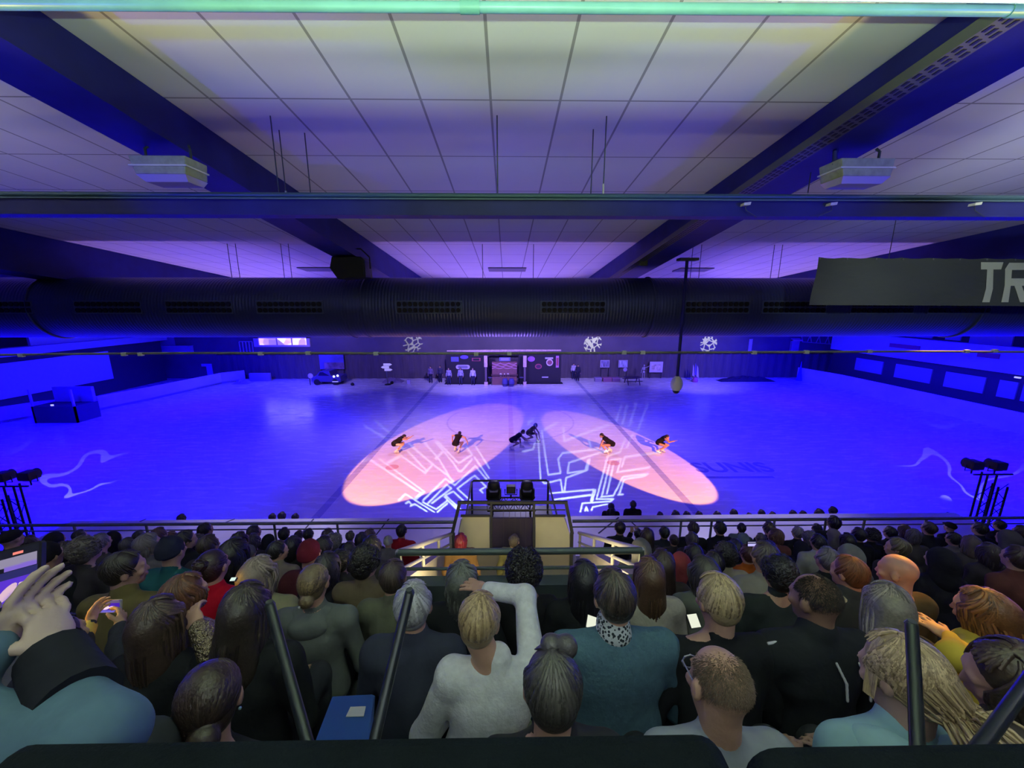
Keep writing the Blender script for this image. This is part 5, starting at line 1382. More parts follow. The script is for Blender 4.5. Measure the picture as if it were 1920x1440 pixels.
def hair_geo(style, seed=0, n=170, vox=.009, lw=.0105):
    rg = np.random.default_rng(abs(int(seed)) + 1)
    sol, paths = [], []
    top = [ell((0, -.022, .030), (.0835, .100, .0925), None, .02), ell((0, -.048, -.03), (.070, .056, .06), None, .03)]
    def fall(el_end, hang, spread=.35, front=2.2, crown=1.35, wav=.0, out=.0, back=0.0, frontlen=None):
        for i in range(n):
            az = rg.uniform(-front, front); c0 = rg.uniform(crown - .5, crown + .1)
            el1 = el_end + rg.uniform(-.12, .12) + (.35 if abs(az) > 1.75 else 0)
            st = rg.uniform(.0, .55); els = np.linspace(c0 - st * (c0 - el1) * .6, el1, 7); az0 = rg.uniform(-.5, .5) * .6
            rad = 1.03 + rg.uniform(0, .06)
            pts = [scalp(az * min(1, .55 + .45 * (k / 6)) + az0 * (1 - k / 6) * .5, e, rad + out * k / 6) for k, e in enumerate(els)]
            if hang > 0:
                L = hang * rg.uniform(.75, 1.05); p = pts[-1].copy(); m_ = 6; ph = rg.uniform(0, 6.3)
                sd = V(math.sin(az), -math.cos(az), 0)
                for k in range(1, m_ + 1):
                    p = p + V(0, -back * .01, -L / m_) + sd * .004 * (1 if k < 3 else -.6) + V(math.sin(ph + k * 1.3), math.cos(ph + k), 0) * wav
                    pts.append(p.copy())
            paths.append((pts, rg.uniform(0, 1) ** 1.3, rg.uniform(.7, 1.25)))
        front_locks()
    def front_locks():
        for i in range(min(n // 4, 110)):
            az = PI + rg.uniform(-1.0, 1.0); e1 = rg.uniform(2.1, 2.9); e0 = rg.uniform(.62, 1.1)
            paths.append(([scalp(az * 1.0, e, 1.04 + .03 * rg.random()) for e in np.linspace(e0, e1, 7)], rg.uniform(0, 1) ** 1.3, rg.uniform(.8, 1.3)))
    if style in ('short', 'crop'):
        sol += top; fall(-.82, 0, front=2.3)
        if style == 'crop': paths = [(p, s, w_ * .6) for p, s, w_ in paths]
    elif style == 'shaved':
        for i in range(n * 38):
            az, e = rg.uniform(-2.35, 2.35), math.asin(rg.uniform(-.62, .995)); bald = seed == 90
            q = V(math.sin(az) * math.cos(e), -math.cos(az) * math.cos(e), math.sin(e))
            if bald and rg.random() < min(1, max(0, (q[1] * .75 + q[2] * .95 - .25) * 1.5)): continue
            if abs(az) > 1.9 and e < .2: continue
            p = V(0, -.012, .022) + V(.0765, .0965, .0885) * q
            if q[2] < -.05: p = p + V(0, .018, 0) * min(1, -q[2] * 1.6) * (1 if q[1] < 0 else 0)
            t_ = V(0, 0, -1) - q * (-q[2]); t_ = t_ / (np.linalg.norm(t_) + 1e-6) + q * .55 + rg.normal(size=3) * .25
            paths.append(([p - q * .002, p + t_ * .004, p + t_ * .008], rg.uniform(0, 1), .10))
        v2, q2, s2 = lock_mesh(paths, .0085, .8, 3)
        return v2, q2, s2
    elif style == 'ring':
        for s in (-1, 1): sol += [ell((s * .062, -.035, -.012), (.022, .06, .034), None, .02)]
        sol += [ell((0, -.085, -.02), (.055, .022, .034), None, .02)]
    elif style == 'bob':
        sol += top + [ell((0, -.04, -.05), (.088, .070, .085), None, .03)]; fall(-.45, .09, front=2.35, out=.08)
    elif style in ('long', 'longwave'):
        sol += top + [cap((0, -.075, .0), (0, -.105, -.30), .075, .055, .05), ell((.04, -.09, -.2), (.06, .045, .16), None, .04), ell((-.04, -.09, -.2), (.06, .045, .16), None, .04)]
        fall(-.3, .34, front=2.3, wav=.006 if style == 'longwave' else .002, out=.08, back=.6)
    elif style == 'mid':
        sol += top + [cap((0, -.07, .0), (0, -.09, -.14), .085, .070, .05)]
        fall(-.3, .17, front=2.35, wav=.004, out=.12, back=.3)
    elif style == 'ponytail':
        sol += top + [cap((0, -.115, .02), (0, -.165, -.02), .030, .042, .02), cap((0, -.165, -.02), (0, -.165, -.20), .045, .018, .03)]
        for i in range(n):
            az = rg.uniform(-2.3, 2.3); el0 = rg.uniform(-.5, .9)
            a = scalp(az, el0, 1.04); b = V(rg.normal() * .012, -.118, .02 + rg.normal() * .012)
            pts = [scalp(az * (1 - t), el0 * (1 - t) + .1 * t, 1.05) if t < .8 else a * (1 - t) + b * t for t in np.linspace(0, 1, 7)]
            paths.append((pts, rg.uniform(0, 1), rg.uniform(.7, 1.2)))
        for i in range(n // 2):
            o_ = rg.normal(size=3) * V(.022, .018, .012); L = rg.uniform(.14, .24)
            paths.append(([V(0, -.118, .02) + o_ * .4, V(0, -.15, .015) + o_ * 1.3, V(0, -.178, -.03) + o_ * 1.7, V(0, -.178, -.03 - L * .5) + o_ * 1.6, V(0, -.165, -.03 - L) + o_], rg.uniform(0, 1), 1.1))
    elif style == 'lowpony':
        sol += top + [ell((0, -.118, -.06), (.034, .036, .034), None, .015), cap((0, -.14, -.07), (.02, -.20, -.15), .045, .030, .03)]
        tie = V(0, -.120, -.06); front_locks()
        for i in range(n):
            az = rg.uniform(-2.25, 2.25); c0 = rg.uniform(.7, 1.35); mid = rg.uniform(-.55, .35) if abs(az) < 1.5 else rg.uniform(-.65, .1)
            a = [scalp(az * (.6 + .4 * t), c0 * (1 - t) + mid * t, 1.05 + .07 * math.sin(PI * t * .8)) for t in np.linspace(0, 1, 5)]
            b = a[-1]; m_ = [b * (1 - t) + (tie + rg.normal(size=3) * .010) * t + V(0, -.03, -.02) * math.sin(PI * t) for t in (.35, .7, 1.0)]
            paths.append((a + m_, rg.uniform(0, 1), rg.uniform(.7, 1.25)))
        for i in range(n // 6):
            s_ = rg.choice((-1, 1)); a = [scalp(s_ * (1.75 + .35 * rg.random()), 1.0 - .32 * k, 1.06) for k in range(4)]
            paths.append((a + [a[-1] + V(s_ * .004 * k, .004 * k, -.022 * k) for k in range(1, 5)], rg.uniform(0, 1), .8))
        for i in range(n // 2):
            o_ = rg.normal(size=3) * V(.018, .012, .012); L = rg.uniform(.7, 1.15); d_ = V(.02, -.045, -.125) + rg.normal(size=3) * V(.045, .028, .028)
            paths.append(([tie + o_ * .5, tie + V(0, -.03, .004) + o_ * 1.4, tie + V(0, -.055, -.015) + o_ * 1.8 + d_ * .1, tie + V(0, -.06, -.03) + o_ * 2 + d_ * .45 * L, tie + V(0, -.06, -.05) + o_ * 1.8 + d_ * .8 * L, tie + V(0, -.05, -.085) + o_ + d_ * 1.1 * L], rg.uniform(0, 1), 1.2))
    elif style == 'bun':
        sol += top + [ell((0, -.105, .075), (.042, .042, .038), None, .012)]
        for i in range(n):
            az = rg.uniform(-2.3, 2.3); el0 = rg.uniform(-.6, .3)
            pts = [scalp(az * (1 - t) ** 1.0, el0 * (1 - t) + .75 * t, 1.03) for t in np.linspace(0, 1, 7)]
            paths.append((pts, rg.uniform(0, 1), rg.uniform(.7, 1.1)))
        for i in range(24):
            a0 = rg.uniform(0, 6.28); t_ = rg.normal(size=3); t_ /= np.linalg.norm(t_); o_ = np.cross(t_, rg.normal(size=3)); o_ /= np.linalg.norm(o_)
            paths.append(([V(0, -.105, .075) + .043 * (t_ * math.cos(a) + o_ * math.sin(a)) for a in np.linspace(a0, a0 + 2.2, 7)], rg.uniform(0, 1), .9))
    elif style == 'lowbun':
        sol += top + [ell((0, -.118, -.05), (.045, .036, .042), None, .012)]
        for i in range(n):
            az = rg.uniform(-2.3, 2.3); el0 = rg.uniform(.0, 1.3)
            pts = [scalp(az * (1 - t) ** .8, el0 * (1 - t) - .5 * t, 1.03) for t in np.linspace(0, 1, 7)]
            paths.append((pts, rg.uniform(0, 1), rg.uniform(.7, 1.1)))
    elif style == 'afro':
        sol += [ell((0, -.03, .045), (.106, .114, .108), None, .03)]
        for i in range(int(n * 4)):
            az, e = rg.uniform(-2.5, 2.5), math.asin(rg.uniform(-.45, 1)); p = scalp(az, e, 1.26) + V(0, -.012, .018); dr = (p - EC) / np.linalg.norm(p - EC)
            t_ = np.cross(dr, rg.normal(size=3)); t_ /= np.linalg.norm(t_)
            paths.append(([p + dr * .0055 * k + .011 * (t_ * math.cos(k * 1.4) + np.cross(dr, t_) * math.sin(k * 1.4)) for k in range(6)], rg.uniform(0, 1), .75))
    elif style == 'curly':
        sol += [ell((0, -.025, .036), (.095, .108, .100), None, .03), ell((0, -.06, -.04), (.085, .060, .065), None, .03)]
        for i in range(int(n * 1.8)):
            az, e = rg.uniform(-2.3, 2.3), math.asin(rg.uniform(-.6, 1)); p = scalp(az, e, 1.10); dr = (p - EC) / np.linalg.norm(p - EC)
            t_ = np.cross(dr, rg.normal(size=3)); t_ /= np.linalg.norm(t_)
            paths.append(([p + dr * .003 * k + .014 * (t_ * math.cos(k * 1.1) + np.cross(dr, t_) * math.sin(k * 1.1)) for k in range(7)], rg.uniform(0, 1), .9))
    elif style == 'beanie':
        sol += [ell((0, -.018, .036), (.090, .108, .100), None, .02), cap((0, -.03, .09), (0, -.05, .135), .05, .028, .04)]
        sol += [ell((0, -.018, .0), (.093, .112, .030), None, .01)]
    elif style == 'hood':
        sol += [ell((0, -.035, .022), (.104, .115, .115), None, .03), cap((0, -.06, -.02), (0, -.08, -.16), .10, .12, .06)]
    elif style == 'capflat':
        sol += [ell((0, -.015, .045), (.092, .112, .072), None, .02), ell((0, .105, .035), (.07, .05, .010), None, .01)]
    if style in ('beanie', 'hood', 'capflat', 'ring'):
        Vt, Q = blob(sol, vox, .0015, 60); return Vt, Q, np.full(len(Vt), .35)
    Vt, Q = blob(sol, vox)
    v2, q2, s2 = lock_mesh(paths, lw)
    return np.concatenate([Vt, v2]), np.concatenate([Q, q2 + len(Vt)]), np.concatenate([np.full(len(Vt), .32), s2])
_HC = {}
def hair_mesh(style, seed=0, n=170, vox=.009, lw=.0105):
    key = (style, seed, n, vox, lw)
    if key not in _HC:
        _HC[key] = mesh_np('hair_' + style, *hair_geo(style, seed, n, vox, lw))
    return _HC[key]

def part_obj(name, me, m, parent, mtx=None):
    o = bpy.data.objects.new(name, me); COL.objects.link(o); o.parent = parent
    o.material_slots[0].link = 'OBJECT'; o.material_slots[0].material = m
    if mtx is not None: o.matrix_local = mtx
    return o
def m4(Rm, t): 
    M = Matrix(Rm.tolist()).to_4x4(); M.translation = Vector(t); return M
HAIRNAME = {'beanie': 'beanie', 'hood': 'hood', 'capflat': 'flat_cap'}

# crowd bodies are built once per pose and shared
POSES = {
    'lap': dict(),
    'fwd': dict(chest=(0, .14, .87), head=(0, .27, 1.19), H=rotm(0, -.15, 0), arms={s: (V(s * .24, .30, .66), V(s * .07, .50, .60), V(-s * .5, .7, -.2), V(0, 0, -1), .5) for s in (-1, 1)}),
    'cross': dict(chest=(0, .03, .90), head=(0, .09, 1.26), H=rotm(.0, -.05, 0), arms={s: (V(s * .27, .10, .72), V(-s * .08, .26, .78 + s * .02), V(-s, .1, .2), V(0, -1, 0), .3) for s in (-1, 1)}),
    'turnl': dict(H=rotm(.75, -.05, 0)),
    'turnr': dict(H=rotm(-.75, -.05, 0)),
    'phone': dict(chest=(0, .05, .90), head=(0, .12, 1.26), arms={s: (V(s * .24, .26, .84), V(s * .07, .36, 1.13), V(-s * .15, .1, 1), V(0, -.2, 0) + V(0, 1, 0), .5) for s in (-1, 1)}),
}
LEGS_UP = {s: (V(s * .10, .03, .48), V(s * .11, -.02, .08), V(s * .12, .14, .045)) for s in (-1, 1)}
POSES['stand'] = dict(hip=(0, 0, .93), chest=(0, .02, 1.30), head=(0, .05, 1.64), legs=LEGS_UP, arms={s: (V(s * .25, .0, 1.13), V(s * .26, .08, .88), V(0, .1, -1), V(-s, 0, 0), .35) for s in (-1, 1)})
POSES['standlow'] = dict(hip=(0, 0, .93), chest=(0, .06, 1.30), head=(0, .10, 1.64), legs=LEGS_UP, arms={s: (V(s * .26, .06, 1.10), V(s * .12, .28, 1.06), V(-s * .6, .7, .0), V(0, 0, -1), .4) for s in (-1, 1)})
_PC = {}
def pose_parts(pose, vox=.0125):
    if (pose, vox) not in _PC:
        f = figure(fr=.0108, **POSES[pose])
        d = {k: mesh_np('person_' + k, *blob(f[k], v_, wr)) for k, v_, wr in (('body', vox, 0), ('top', .016, .009), ('trousers', .019, .006), ('shoes', .017, 0))}
        d['fig'] = f; _PC[(pose, vox)] = d
    return _PC[(pose, vox)]
PLACED = []
_ROWX = {}
def stagger(x, key, step):
    L = _ROWX.setdefault(key, []); off = 0.0
    for o in (0.0, step, -step, 2 * step):
        if all(abs(x - a) > .44 or abs(o - b) > .30 for a, b in L): off = o; break
    else: off = step * .5
    L.append((x, off)); return off
def person(px, py, row, style, hc, jc, label, pose='lap', yaw=0.0, group=None, sk=None, tc=(0.02, 0.022, 0.03), hc2=None, floor=None, y=None, hs=1.0, seed=0, knitted=False, hscale=1.0):
    yy = yr_(row) if y is None else y
    hp = at_y(px, py, yy); zfl = zf(row) if floor is None else floor
    if y is None:
        yy += stagger(hp.x, int(round(row)), .20); hp = at_y(px, py, yy)
    d = pose_parts(pose); f = d['fig']
    sc = min(1.16, max(.80, (hp.z - zfl) / f['head'][2]))
    hl = Matrix.Rotation(yaw, 3, 'Z') @ Vector(f['head'])
    root = empty('person', (hp.x - hl.x * sc, hp.y - hl.y * sc, hp.z - hl.z * sc), label, 'person', group, yaw)
    root.scale = (sc,) * 3
    part_obj('body', d['body'], skin(sk) if sk else skin(), root)
    part_obj('jacket' if not knitted else 'sweater', d['top'], knit(jc) if knitted else fabric(jc), root)
    part_obj('trousers', d['trousers'], fabric(tc), root)
    part_obj('shoes', d['shoes'], BLACK, root)
    if style:
        hm = hair_mesh(style, seed % 2, 90, .012, .014)
        M = m4(f['H'] * hscale, f['head'])
        part_obj(HAIRNAME.get(style, 'hair'), hm, fabric(hc) if style in HAIRNAME else hairmat(hc, hc2), root, M)
    PLACED.append((round(hp.x, 2), row, label))
    return root

# ------------------------------------------------------------------ near spectators, each with a pose of its own
def hero(px, py, row, style, hc, jc, label, y=None, floor=None, pose=None, armsW=None, H=None, hc2=None, sk=None, tc=(0.02, 0.022, 0.03), vox=.0115, tvox=.013, n=260, lw=.0085, seed=0,
         knitted=False, hw=1.0, wr=.010, jname='jacket', coll=True, sc=None, yaw=0.0, shine=.42):
    yy = yr_(row) if y is None else y
    hp = at_y(px, py, yy); zfl = zf(row) if floor is None else floor
    kw = dict(POSES['lap']); kw.update(pose or {})
    if H is not None: kw['H'] = H
    hd = kw.get('head', (0, .13, 1.26))
    s_ = min(1.14, max(.84, (hp.z - zfl) / hd[2])) if sc is None else sc
    hl = Matrix.Rotation(yaw, 3, 'Z') @ Vector(hd)
    root = empty('person', (hp.x - hl.x * s_, hp.y - hl.y * s_, hp.z - hl.z * s_), label, 'person', None, yaw)
    root.scale = (s_,) * 3
    Mi = Matrix.Rotation(-yaw, 3, 'Z')
    loc = lambda w_: np.array(Mi @ ((Vector(w_) - root.location) / s_))
    arms = dict(kw.get('arms') or {})
    for s, (el, wr_, d, nn, cu) in (armsW or {}).items():
        arms[s] = (loc(el), loc(wr_), np.array(Mi @ Vector(d)), np.array(Mi @ Vector(nn)), cu)
    kw['arms'] = arms
    f = figure(wd=hw, coll=coll, **kw)
    part_obj('body', mesh_np('person_body', *blob(f['body'], vox)), skin(sk) if sk else skin(), root)
    part_obj(jname, mesh_np('person_top', *blob(f['top'], tvox, wr, 16, seed + int(px))), knit(jc) if knitted else fabric(jc), root)
    part_obj('trousers', mesh_np('person_trousers', *blob(f['trousers'], .018, .005)), fabric(tc), root)
    part_obj('shoes', mesh_np('person_shoes', *blob(f['shoes'], .017)), BLACK, root)
    if style:
        part_obj(HAIRNAME.get(style, 'hair'), hair_mesh(style, seed + int(px), n, .0085, lw), fabric(hc) if style in HAIRNAME else hairmat(hc, hc2, shine), root, m4(f['H'], f['head']))
    f['loc'] = loc; f['sc'] = s_; f['root'] = root
    PLACED.append((round(hp.x, 2), row, label))
    return root, f
def extra(root, name, prims, m, vox=.010, wr=0.0):
    return part_obj(name, mesh_np(name, *blob(prims, vox, wr)), m, root)
def head_tf(f):
    return lambda *p: f['head'] + f['H'] @ V(*p)
def up3(root, o):      # hall-coordinate mesh object becomes a part of a scaled person
    o.parent = root; o.matrix_parent_inverse = root.matrix_basis.inverted(); return o

BLK = (0.010, 0.011, 0.014)
# --- row nearest the camera
W = lambda px, py, d: at_d(px, py, d)
hand_d = (W(88, 1100, .73) - W(108, 1226, .70)).normalized()
r0, f0 = hero(-330, 1150, -1, 'mid', (.03, .02, .015), (0.060, 0.105, 0.150), 'person in a faded denim jacket raising one arm with a phone', y=.50, vox=.0065, tvox=.010, wr=.014, hw=1.08, seed=3,
     armsW={1: (W(172, 1392, .585), W(100, 1230, .70), hand_d, Vector((-1, .25, 0)), 1.0), -1: (W(-240, 1440, .55), W(-25, 1235, .66), (W(30, 1160, .70) - W(-25, 1235, .66)), Vector((1, .3, .2)), .3)}, sk=(0.50, 0.38, 0.29), pose=dict(chest=(0, .10, .88)))
o = MB().tube([W(146, 1320, .635), W(124, 1280, .668), W(98, 1228, .703)], [.056, .052, .047], 16).build('black_cuff', fabric((0.008, 0.009, 0.014)), None, True); up3(r0, o)
r1, f1 = hero(392, 1312, 0, 'lowbun', (.020, .012, .009), BLK, 'spectator with pulled back dark brown hair and a bare ear, nearest row at the left', H=rotm(.55, -.25, .12), hc2=(.05, .03, .022), seed=1, hw=1.0)
T = head_tf(f1)
extra(r1, 'earring', [ell(T(.083, -.012, -.052), (.006, .006, .006))], mat((0.5, 0.9, 0.8), 0.15, 0.6), .0035)
r2, f2 = hero(1035, 1286, 0, 'short', (.020, .018, .017), (0.02, 0.02, 0.026), 'spectator with tousled dark grey hair and a fluffy knot, nearest row at the centre', H=rotm(0, -.2, 0), hc2=(.075, .07, .065), n=520, lw=.0075, seed=2)
T = head_tf(f2); 
extra(r2, 'hair_knot', [ell(T(.0, .02, .115), (.035, .035, .032)), ell(T(.05, .035, .10), (.036, .036, .034))], hairmat((.05, .045, .05), (.12, .11, .12)), .008, .002)
r3, f3 = hero(1347, 1283, 0, 'shaved', (.10, .066, .045), (0.30, 0.33, 0.37), 'balding man with glasses and a pale blue shirt, nearest row', H=rotm(.10, -.22, .12), hc2=(.16, .11, .075), sk=(0.45, 0.27, 0.19), vox=.0085, seed=90 - 1347, jname='shirt', shine=.6, wr=.005)
T = head_tf(f3)
gl = []
for s in (-1, 1):
    gl += [cap(T(s * .082, .0, .004), T(s * .066, .095, .008), .003, .003, .002)]
    gl += [cap(T(s * .034 + .028 * math.cos(a), .103, .0 + .022 * math.sin(a)), T(s * .034 + .028 * math.cos(a + .8), .103, .022 * math.sin(a + .8)), .0028, .0028, .002) for a in np.arange(0, 6.3, .785)]
extra(r3, 'glasses', gl, mat((0.35, 0.36, 0.38), 0.25, 0.5), .0024)
r4, f4 = hero(1688, 1262, 0, 'lowpony', (.17, .115, .06), (0.30, 0.50, 0.55), 'woman with a thick blonde ponytail and a light blue hooded top, nearest row', H=rotm(.30, -.34, .04), hc2=(.66, .50, .28), n=1500, lw=.0050, seed=4, sk=(0.5, 0.32, 0.26), jname='hooded_top', wr=.007)
extra(r4, 'hood', [cap(f4['nb'] + V(-.13, -.03, .0), f4['nb'] + V(.13, -.05, -.01), .055, .055, .03), ell(f4['nb'] + V(0, -.12, -.05), (.15, .05, .10), None, .04)], fabric((0.34, 0.56, 0.60)), .010, .005)
r5, f5 = hero(1895, 1272, 0, 'bob', (.028, .017, .012), (0.10, 0.085, 0.075), 'brown haired spectator leaning sideways behind the slanting post, at the right edge', H=rotm(.9, -.35, -.35), pose=dict(chest=(-.02, .12, .88), head=(-.06, .20, 1.2)), hc2=(.075, .05, .036), sk=(0.52, 0.30, 0.23), seed=5)
r6, f6 = hero(1545, 1335, .15, 'short', (.02, .018, .016), (0.010, 0.010, 0.013), 'spectator in a black coat slumped low between the bald man and the blonde ponytail', pose=dict(chest=(0, .22, .74), head=(0, .40, .80), H=rotm(0, -.6, 0), arms={-1: (V(-.30, .25, .62), V(-.20, .48, .66), V(-.2, .8, .1), V(0, 0, -1), .6), 1: (V(.28, .3, .6), V(.1, .5, .6), V(-.4, .7, 0), V(0, 0, -1), .5)}), sc=1.0, hw=1.2, n=80, seed=6, y=.95) if False else (None, None)
# --- second row
rp_, fp_ = hero(112, 1196, 1, 'short', (.02, .014, .01), (0.02, 0.022, 0.03), 'person in a dark jacket with yellow cuffs filming with a phone, behind the raised hand', vox=.0062, seed=7, hw=.95,
     armsW={-1: (W(128, 1262, 1.66), W(166, 1172, 1.94), (W(186, 1130, 2.02) - W(166, 1172, 1.94)), Vector((1, .4, .1)), .6), 1: (W(236, 1262, 1.62), W(224, 1176, 1.92), (W(234, 1128, 2.02) - W(224, 1176, 1.92)), Vector((-1, .4, .1)), .6)}, sk=(0.55, 0.34, 0.2))
for k, (a, b) in enumerate((((152, 1204, 1.84), (164, 1176, 1.93)), ((227, 1206, 1.83), (225, 1180, 1.91)))):
    o = MB().tube([W(*a), W(*b)], [.042, .037], 14).build('yellow_cuff', fabric((0.62, 0.50, 0.10)), None, True); up3(rp_, o)
hero(300, 1162, 1, 'long', (.018, .011, .009), BLK, 'woman with very long straight brown hair down her back, second row at the left', hc2=(.10, .062, .046), n=420, lw=.008, seed=8, hw=.95)
r, f = hero(350, 1112, 1.5, 'bob', (.05, .02, .010), (0.05, 0.042, 0.035), 'auburn haired spectator in a sequinned top resting her chin on her hand', H=rotm(-.5, -.15, 0), hc2=(.17, .07, .03), seed=9, jname='sequin_top', vox=.008,
     armsW={1: (W(400, 1230, 1.62), W(372, 1178, 1.66), (W(360, 1140, 1.70) - W(372, 1178, 1.66)), Vector((-.3, 1, 0)), .9)})
sq = mat((0.34, 0.28, 0.17), 0.22, 0.8, name='sequins', bump=1.0, bscale=70); next(c for c in f['root'].children if c.name.startswith('sequin')).material_slots[0].material = sq
hero(462, 1140, 1, 'long', (.012, .009, .008), BLK, 'woman in black with long wavy dark hair beside the leaning left post', hc2=(.055, .04, .032), n=360, seed=10, H=rotm(.15, -.15, .1))
hero(776, 1133, 1.1, 'short', (.24, .24, .24), (0.026, 0.030, 0.050), 'grey haired spectator in a dark navy coat behind the leaning post', hc2=(.62, .63, .62), n=360, lw=.008, seed=11, hw=1.05, wr=.008)
r, f = hero(899, 1162, .85, 'short', (.17, .11, .055), (0.80, 0.84, 0.80), 'blonde woman in a fluffy white sweater with one arm bent over her head', hc2=(.56, .42, .22), n=520, lw=.0085, seed=12, knitted=True, jname='sweater', hw=1.05, vox=.0075, tvox=.011, wr=.005,
     pose=dict(chest=(.05, .05, .89)), armsW={1: (W(985, 1118, 1.78), W(912, 1106, 1.86), (W(893, 1098, 1.90) - W(920, 1108, 1.86)), Vector((0, .2, -1)), .25)}, H=rotm(-.1, -.25, .08))
r, f = hero(1150, 1116, 1, 'short', (.018, .014, .012), (0.055, 0.105, 0.150), 'dark haired spectator in a broad teal sweater with a patterned scarf', hc2=(.075, .055, .045), n=300, seed=13, jname='sweater', knitted=True, hw=1.28, wr=.005, H=rotm(.1, -.12, -.05))
sm_ = mat((0.30, 0.34, 0.36), 0.8, name='patterned_scarf'); nt = sm_.node_tree; vo = nt.nodes.new('ShaderNodeTexVoronoi'); vo.inputs['Scale'].default_value = 75
tc = nt.nodes.new('ShaderNodeTexCoord'); nt.links.new(tc.outputs['Object'], vo.inputs['Vector']); g_ = nt.nodes.new('ShaderNodeMath'); g_.operation = 'GREATER_THAN'; g_.inputs[1].default_value = .45; nt.links.new(vo.outputs['Distance'], g_.inputs[0])
nt.links.new(mix_n(nt, g_.outputs[0], (.02, .03, .04), (.55, .6, .6)), nt.nodes['Principled BSDF'].inputs['Base Color'])
extra(r, 'scarf', [cap(f['nb'] + V(0, -.0, .03), f['nb'] + V(0, .02, .065), .080, .076, .01)], sm_, .010, .004)
hero(1345, 1124, 1, 'short', (.16, .11, .055), BLK, 'spectator with short streaked blond hair in a black jacket, looking down', hc2=(.62, .48, .26), n=520, lw=.008, seed=14, hw=1.12, H=rotm(.12, -.3, 0))
r, f = hero(1527, 1122, 1, 'shaved', (.02, .013, .009), (0.012, 0.014, 0.018), 'man with a closely shaved dark head and a black jacket with white piping', hc2=(.03, .02, .015), sk=(0.26, 0.15, 0.10), seed=15, hw=1.15, H=rotm(.35, -.15, 0), shine=.6)
sh = f['sh']; nb = f['nb']
white_pipe = mat((0.75, 0.76, 0.75), 0.6)
for x0_ in (-.03, .07):
    extra(r, 'white_piping', [cap(nb + V(x0_ + .03, -.118, .0), nb + V(x0_ + .05, -.158, -.06), .006, .006, .003), cap(nb + V(x0_ + .05, -.158, -.06), nb + V(x0_ + .05, -.176, -.13), .006, .006, .003)], white_pipe, .005)
extra(r, 'white_piping', [cap(sh[-1] + V(.06, -.02, .084), sh[-1] + V(-.05, -.03, .074), .007, .007, .003), cap(sh[-1] + V(-.05, -.03, .055), sh[-1] + V(-.09, -.04, .01), .007, .007, .003)], white_pipe, .005)
hero(1662, 1135, 1.1, 'long', (.07, .06, .05), (0.03, 0.032, 0.032), 'woman with long grey blonde hair above the blonde ponytail', hc2=(.42, .37, .29), n=380, lw=.008, seed=16, H=rotm(-.35, -.2, 0), hw=1.05)
r, f = hero(1838, 1142, 1.15, 'mid', (.07, .028, .012), (0.62, 0.47, 0.06), 'auburn haired woman in a bright yellow jacket lit by amber light', hc2=(.30, .13, .04), n=360, seed=17, H=rotm(.5, -.2, -.15), hw=1.15, vox=.0085, pose=dict(head=(-.10, .13, 1.22), chest=(.03, .06, .9)),
     armsW={-1: (W(1790, 1235, 1.60), W(1782, 1196, 1.72), (W(1758, 1180, 1.76) - W(1782, 1196, 1.72)), Vector((.1, .1, -1)), .2)}, sk=(.6, .34, .16))
extra(r, 'jacket_band', [cap(f['nb'] + V(-.02, -.11, -.12), f['sh'][1] + V(.04, -.07, -.04), .026, .024, .02)], fabric((0.28, 0.27, 0.22)), .011)
# --- third row
hero(236, 1066, 2, 'crop', (.014, .011, .010), (0.105, 0.085, 0.035), 'man with a lit ear in an olive padded jacket, third row at the left', H=rotm(-.8, -.1, 0), hc2=(.03, .022, .02), sk=(.42, .25, .2), seed=18, hw=1.2, wr=.009, vox=.009)
r, f = hero(400, 1060, 2.2, 'bun', (.018, .010, .010), (0.42, 0.005, 0.022), 'woman in a bright red sweater with a silver hair clip', hc2=(.05, .03, .028), n=160, seed=19, jname='sweater', wr=.005)
T = head_tf(f); extra(r, 'hair_clip', [cap(T(-.03, -.112, .03), T(-.01, -.118, .02), .008, .007, .003), cap(T(-.01, -.118, .02), T(.012, -.112, .05), .007, .007, .003), cap(T(-.02, -.115, .02), T(-.022, -.118, -.015), .006, .005, .003)], mat((.8, .8, .75), .2, .8), .004)
hero(488, 1074, 2, 'mid', (.13, .10, .08), (0.23, 0.22, 0.13), 'blonde spectator in a beige jacket between the red sweater and the shining bun', hc2=(.42, .34, .26), n=200, seed=20, H=rotm(-.3, -.1, 0))
r, f = hero(590, 1090, 1.75, 'lowbun', (.07, .05, .03), (0.105, 0.115, 0.115), 'woman with a shiny light brown bun and a grey hooded jacket', hc2=(.28, .2, .10), n=260, seed=21, jname='hooded_jacket', hw=1.15, wr=.008)
extra(r, 'hood', [ell(f['nb'] + V(0, -.085, -.035), (.125, .065, .075), None, .04), cap(f['nb'] + V(-.09, -.01, .01), f['nb'] + V(.09, -.01, .01), .04, .04, .05)], fabric((0.10, 0.11, 0.115)), .012, .005)
T = head_tf(f); extra(r, 'hair_tie', [ell(T(-.02, -.160, -.05), (.008, .008, .008))], mat((.8, .8, .8), .2, .3), .004)
hero(738, 1080, 2, 'short', (.030, .020, .016), (0.10, 0.105, 0.075), 'spectator with short brown hair in a quilted khaki vest, left of the stairwell', hc2=(.07, .05, .04), n=200, seed=22, wr=.008)
hero(687, 1052, 2.4, 'curly', (.012, .011, .011), (0.11, 0.085, 0.055), 'dark curly haired spectator with a tan fur collar', hc2=(.03, .026, .024), n=150, seed=23, H=rotm(-.4, -.1, 0))
hero(866, 1084, 1.8, 'mid', (.022, .024, .024), BLK, 'spectator with straight grey streaked dark hair before the stairwell rail', hc2=(.20, .21, .19), n=260, seed=24)
hero(982, 1070, 2, 'afro', (.006, .005, .006), (0.010, 0.010, 0.013), 'spectator with a round black afro in front of the stairwell', hc2=(.012, .010, .011), n=220, seed=25, sk=(.20, .11, .075))
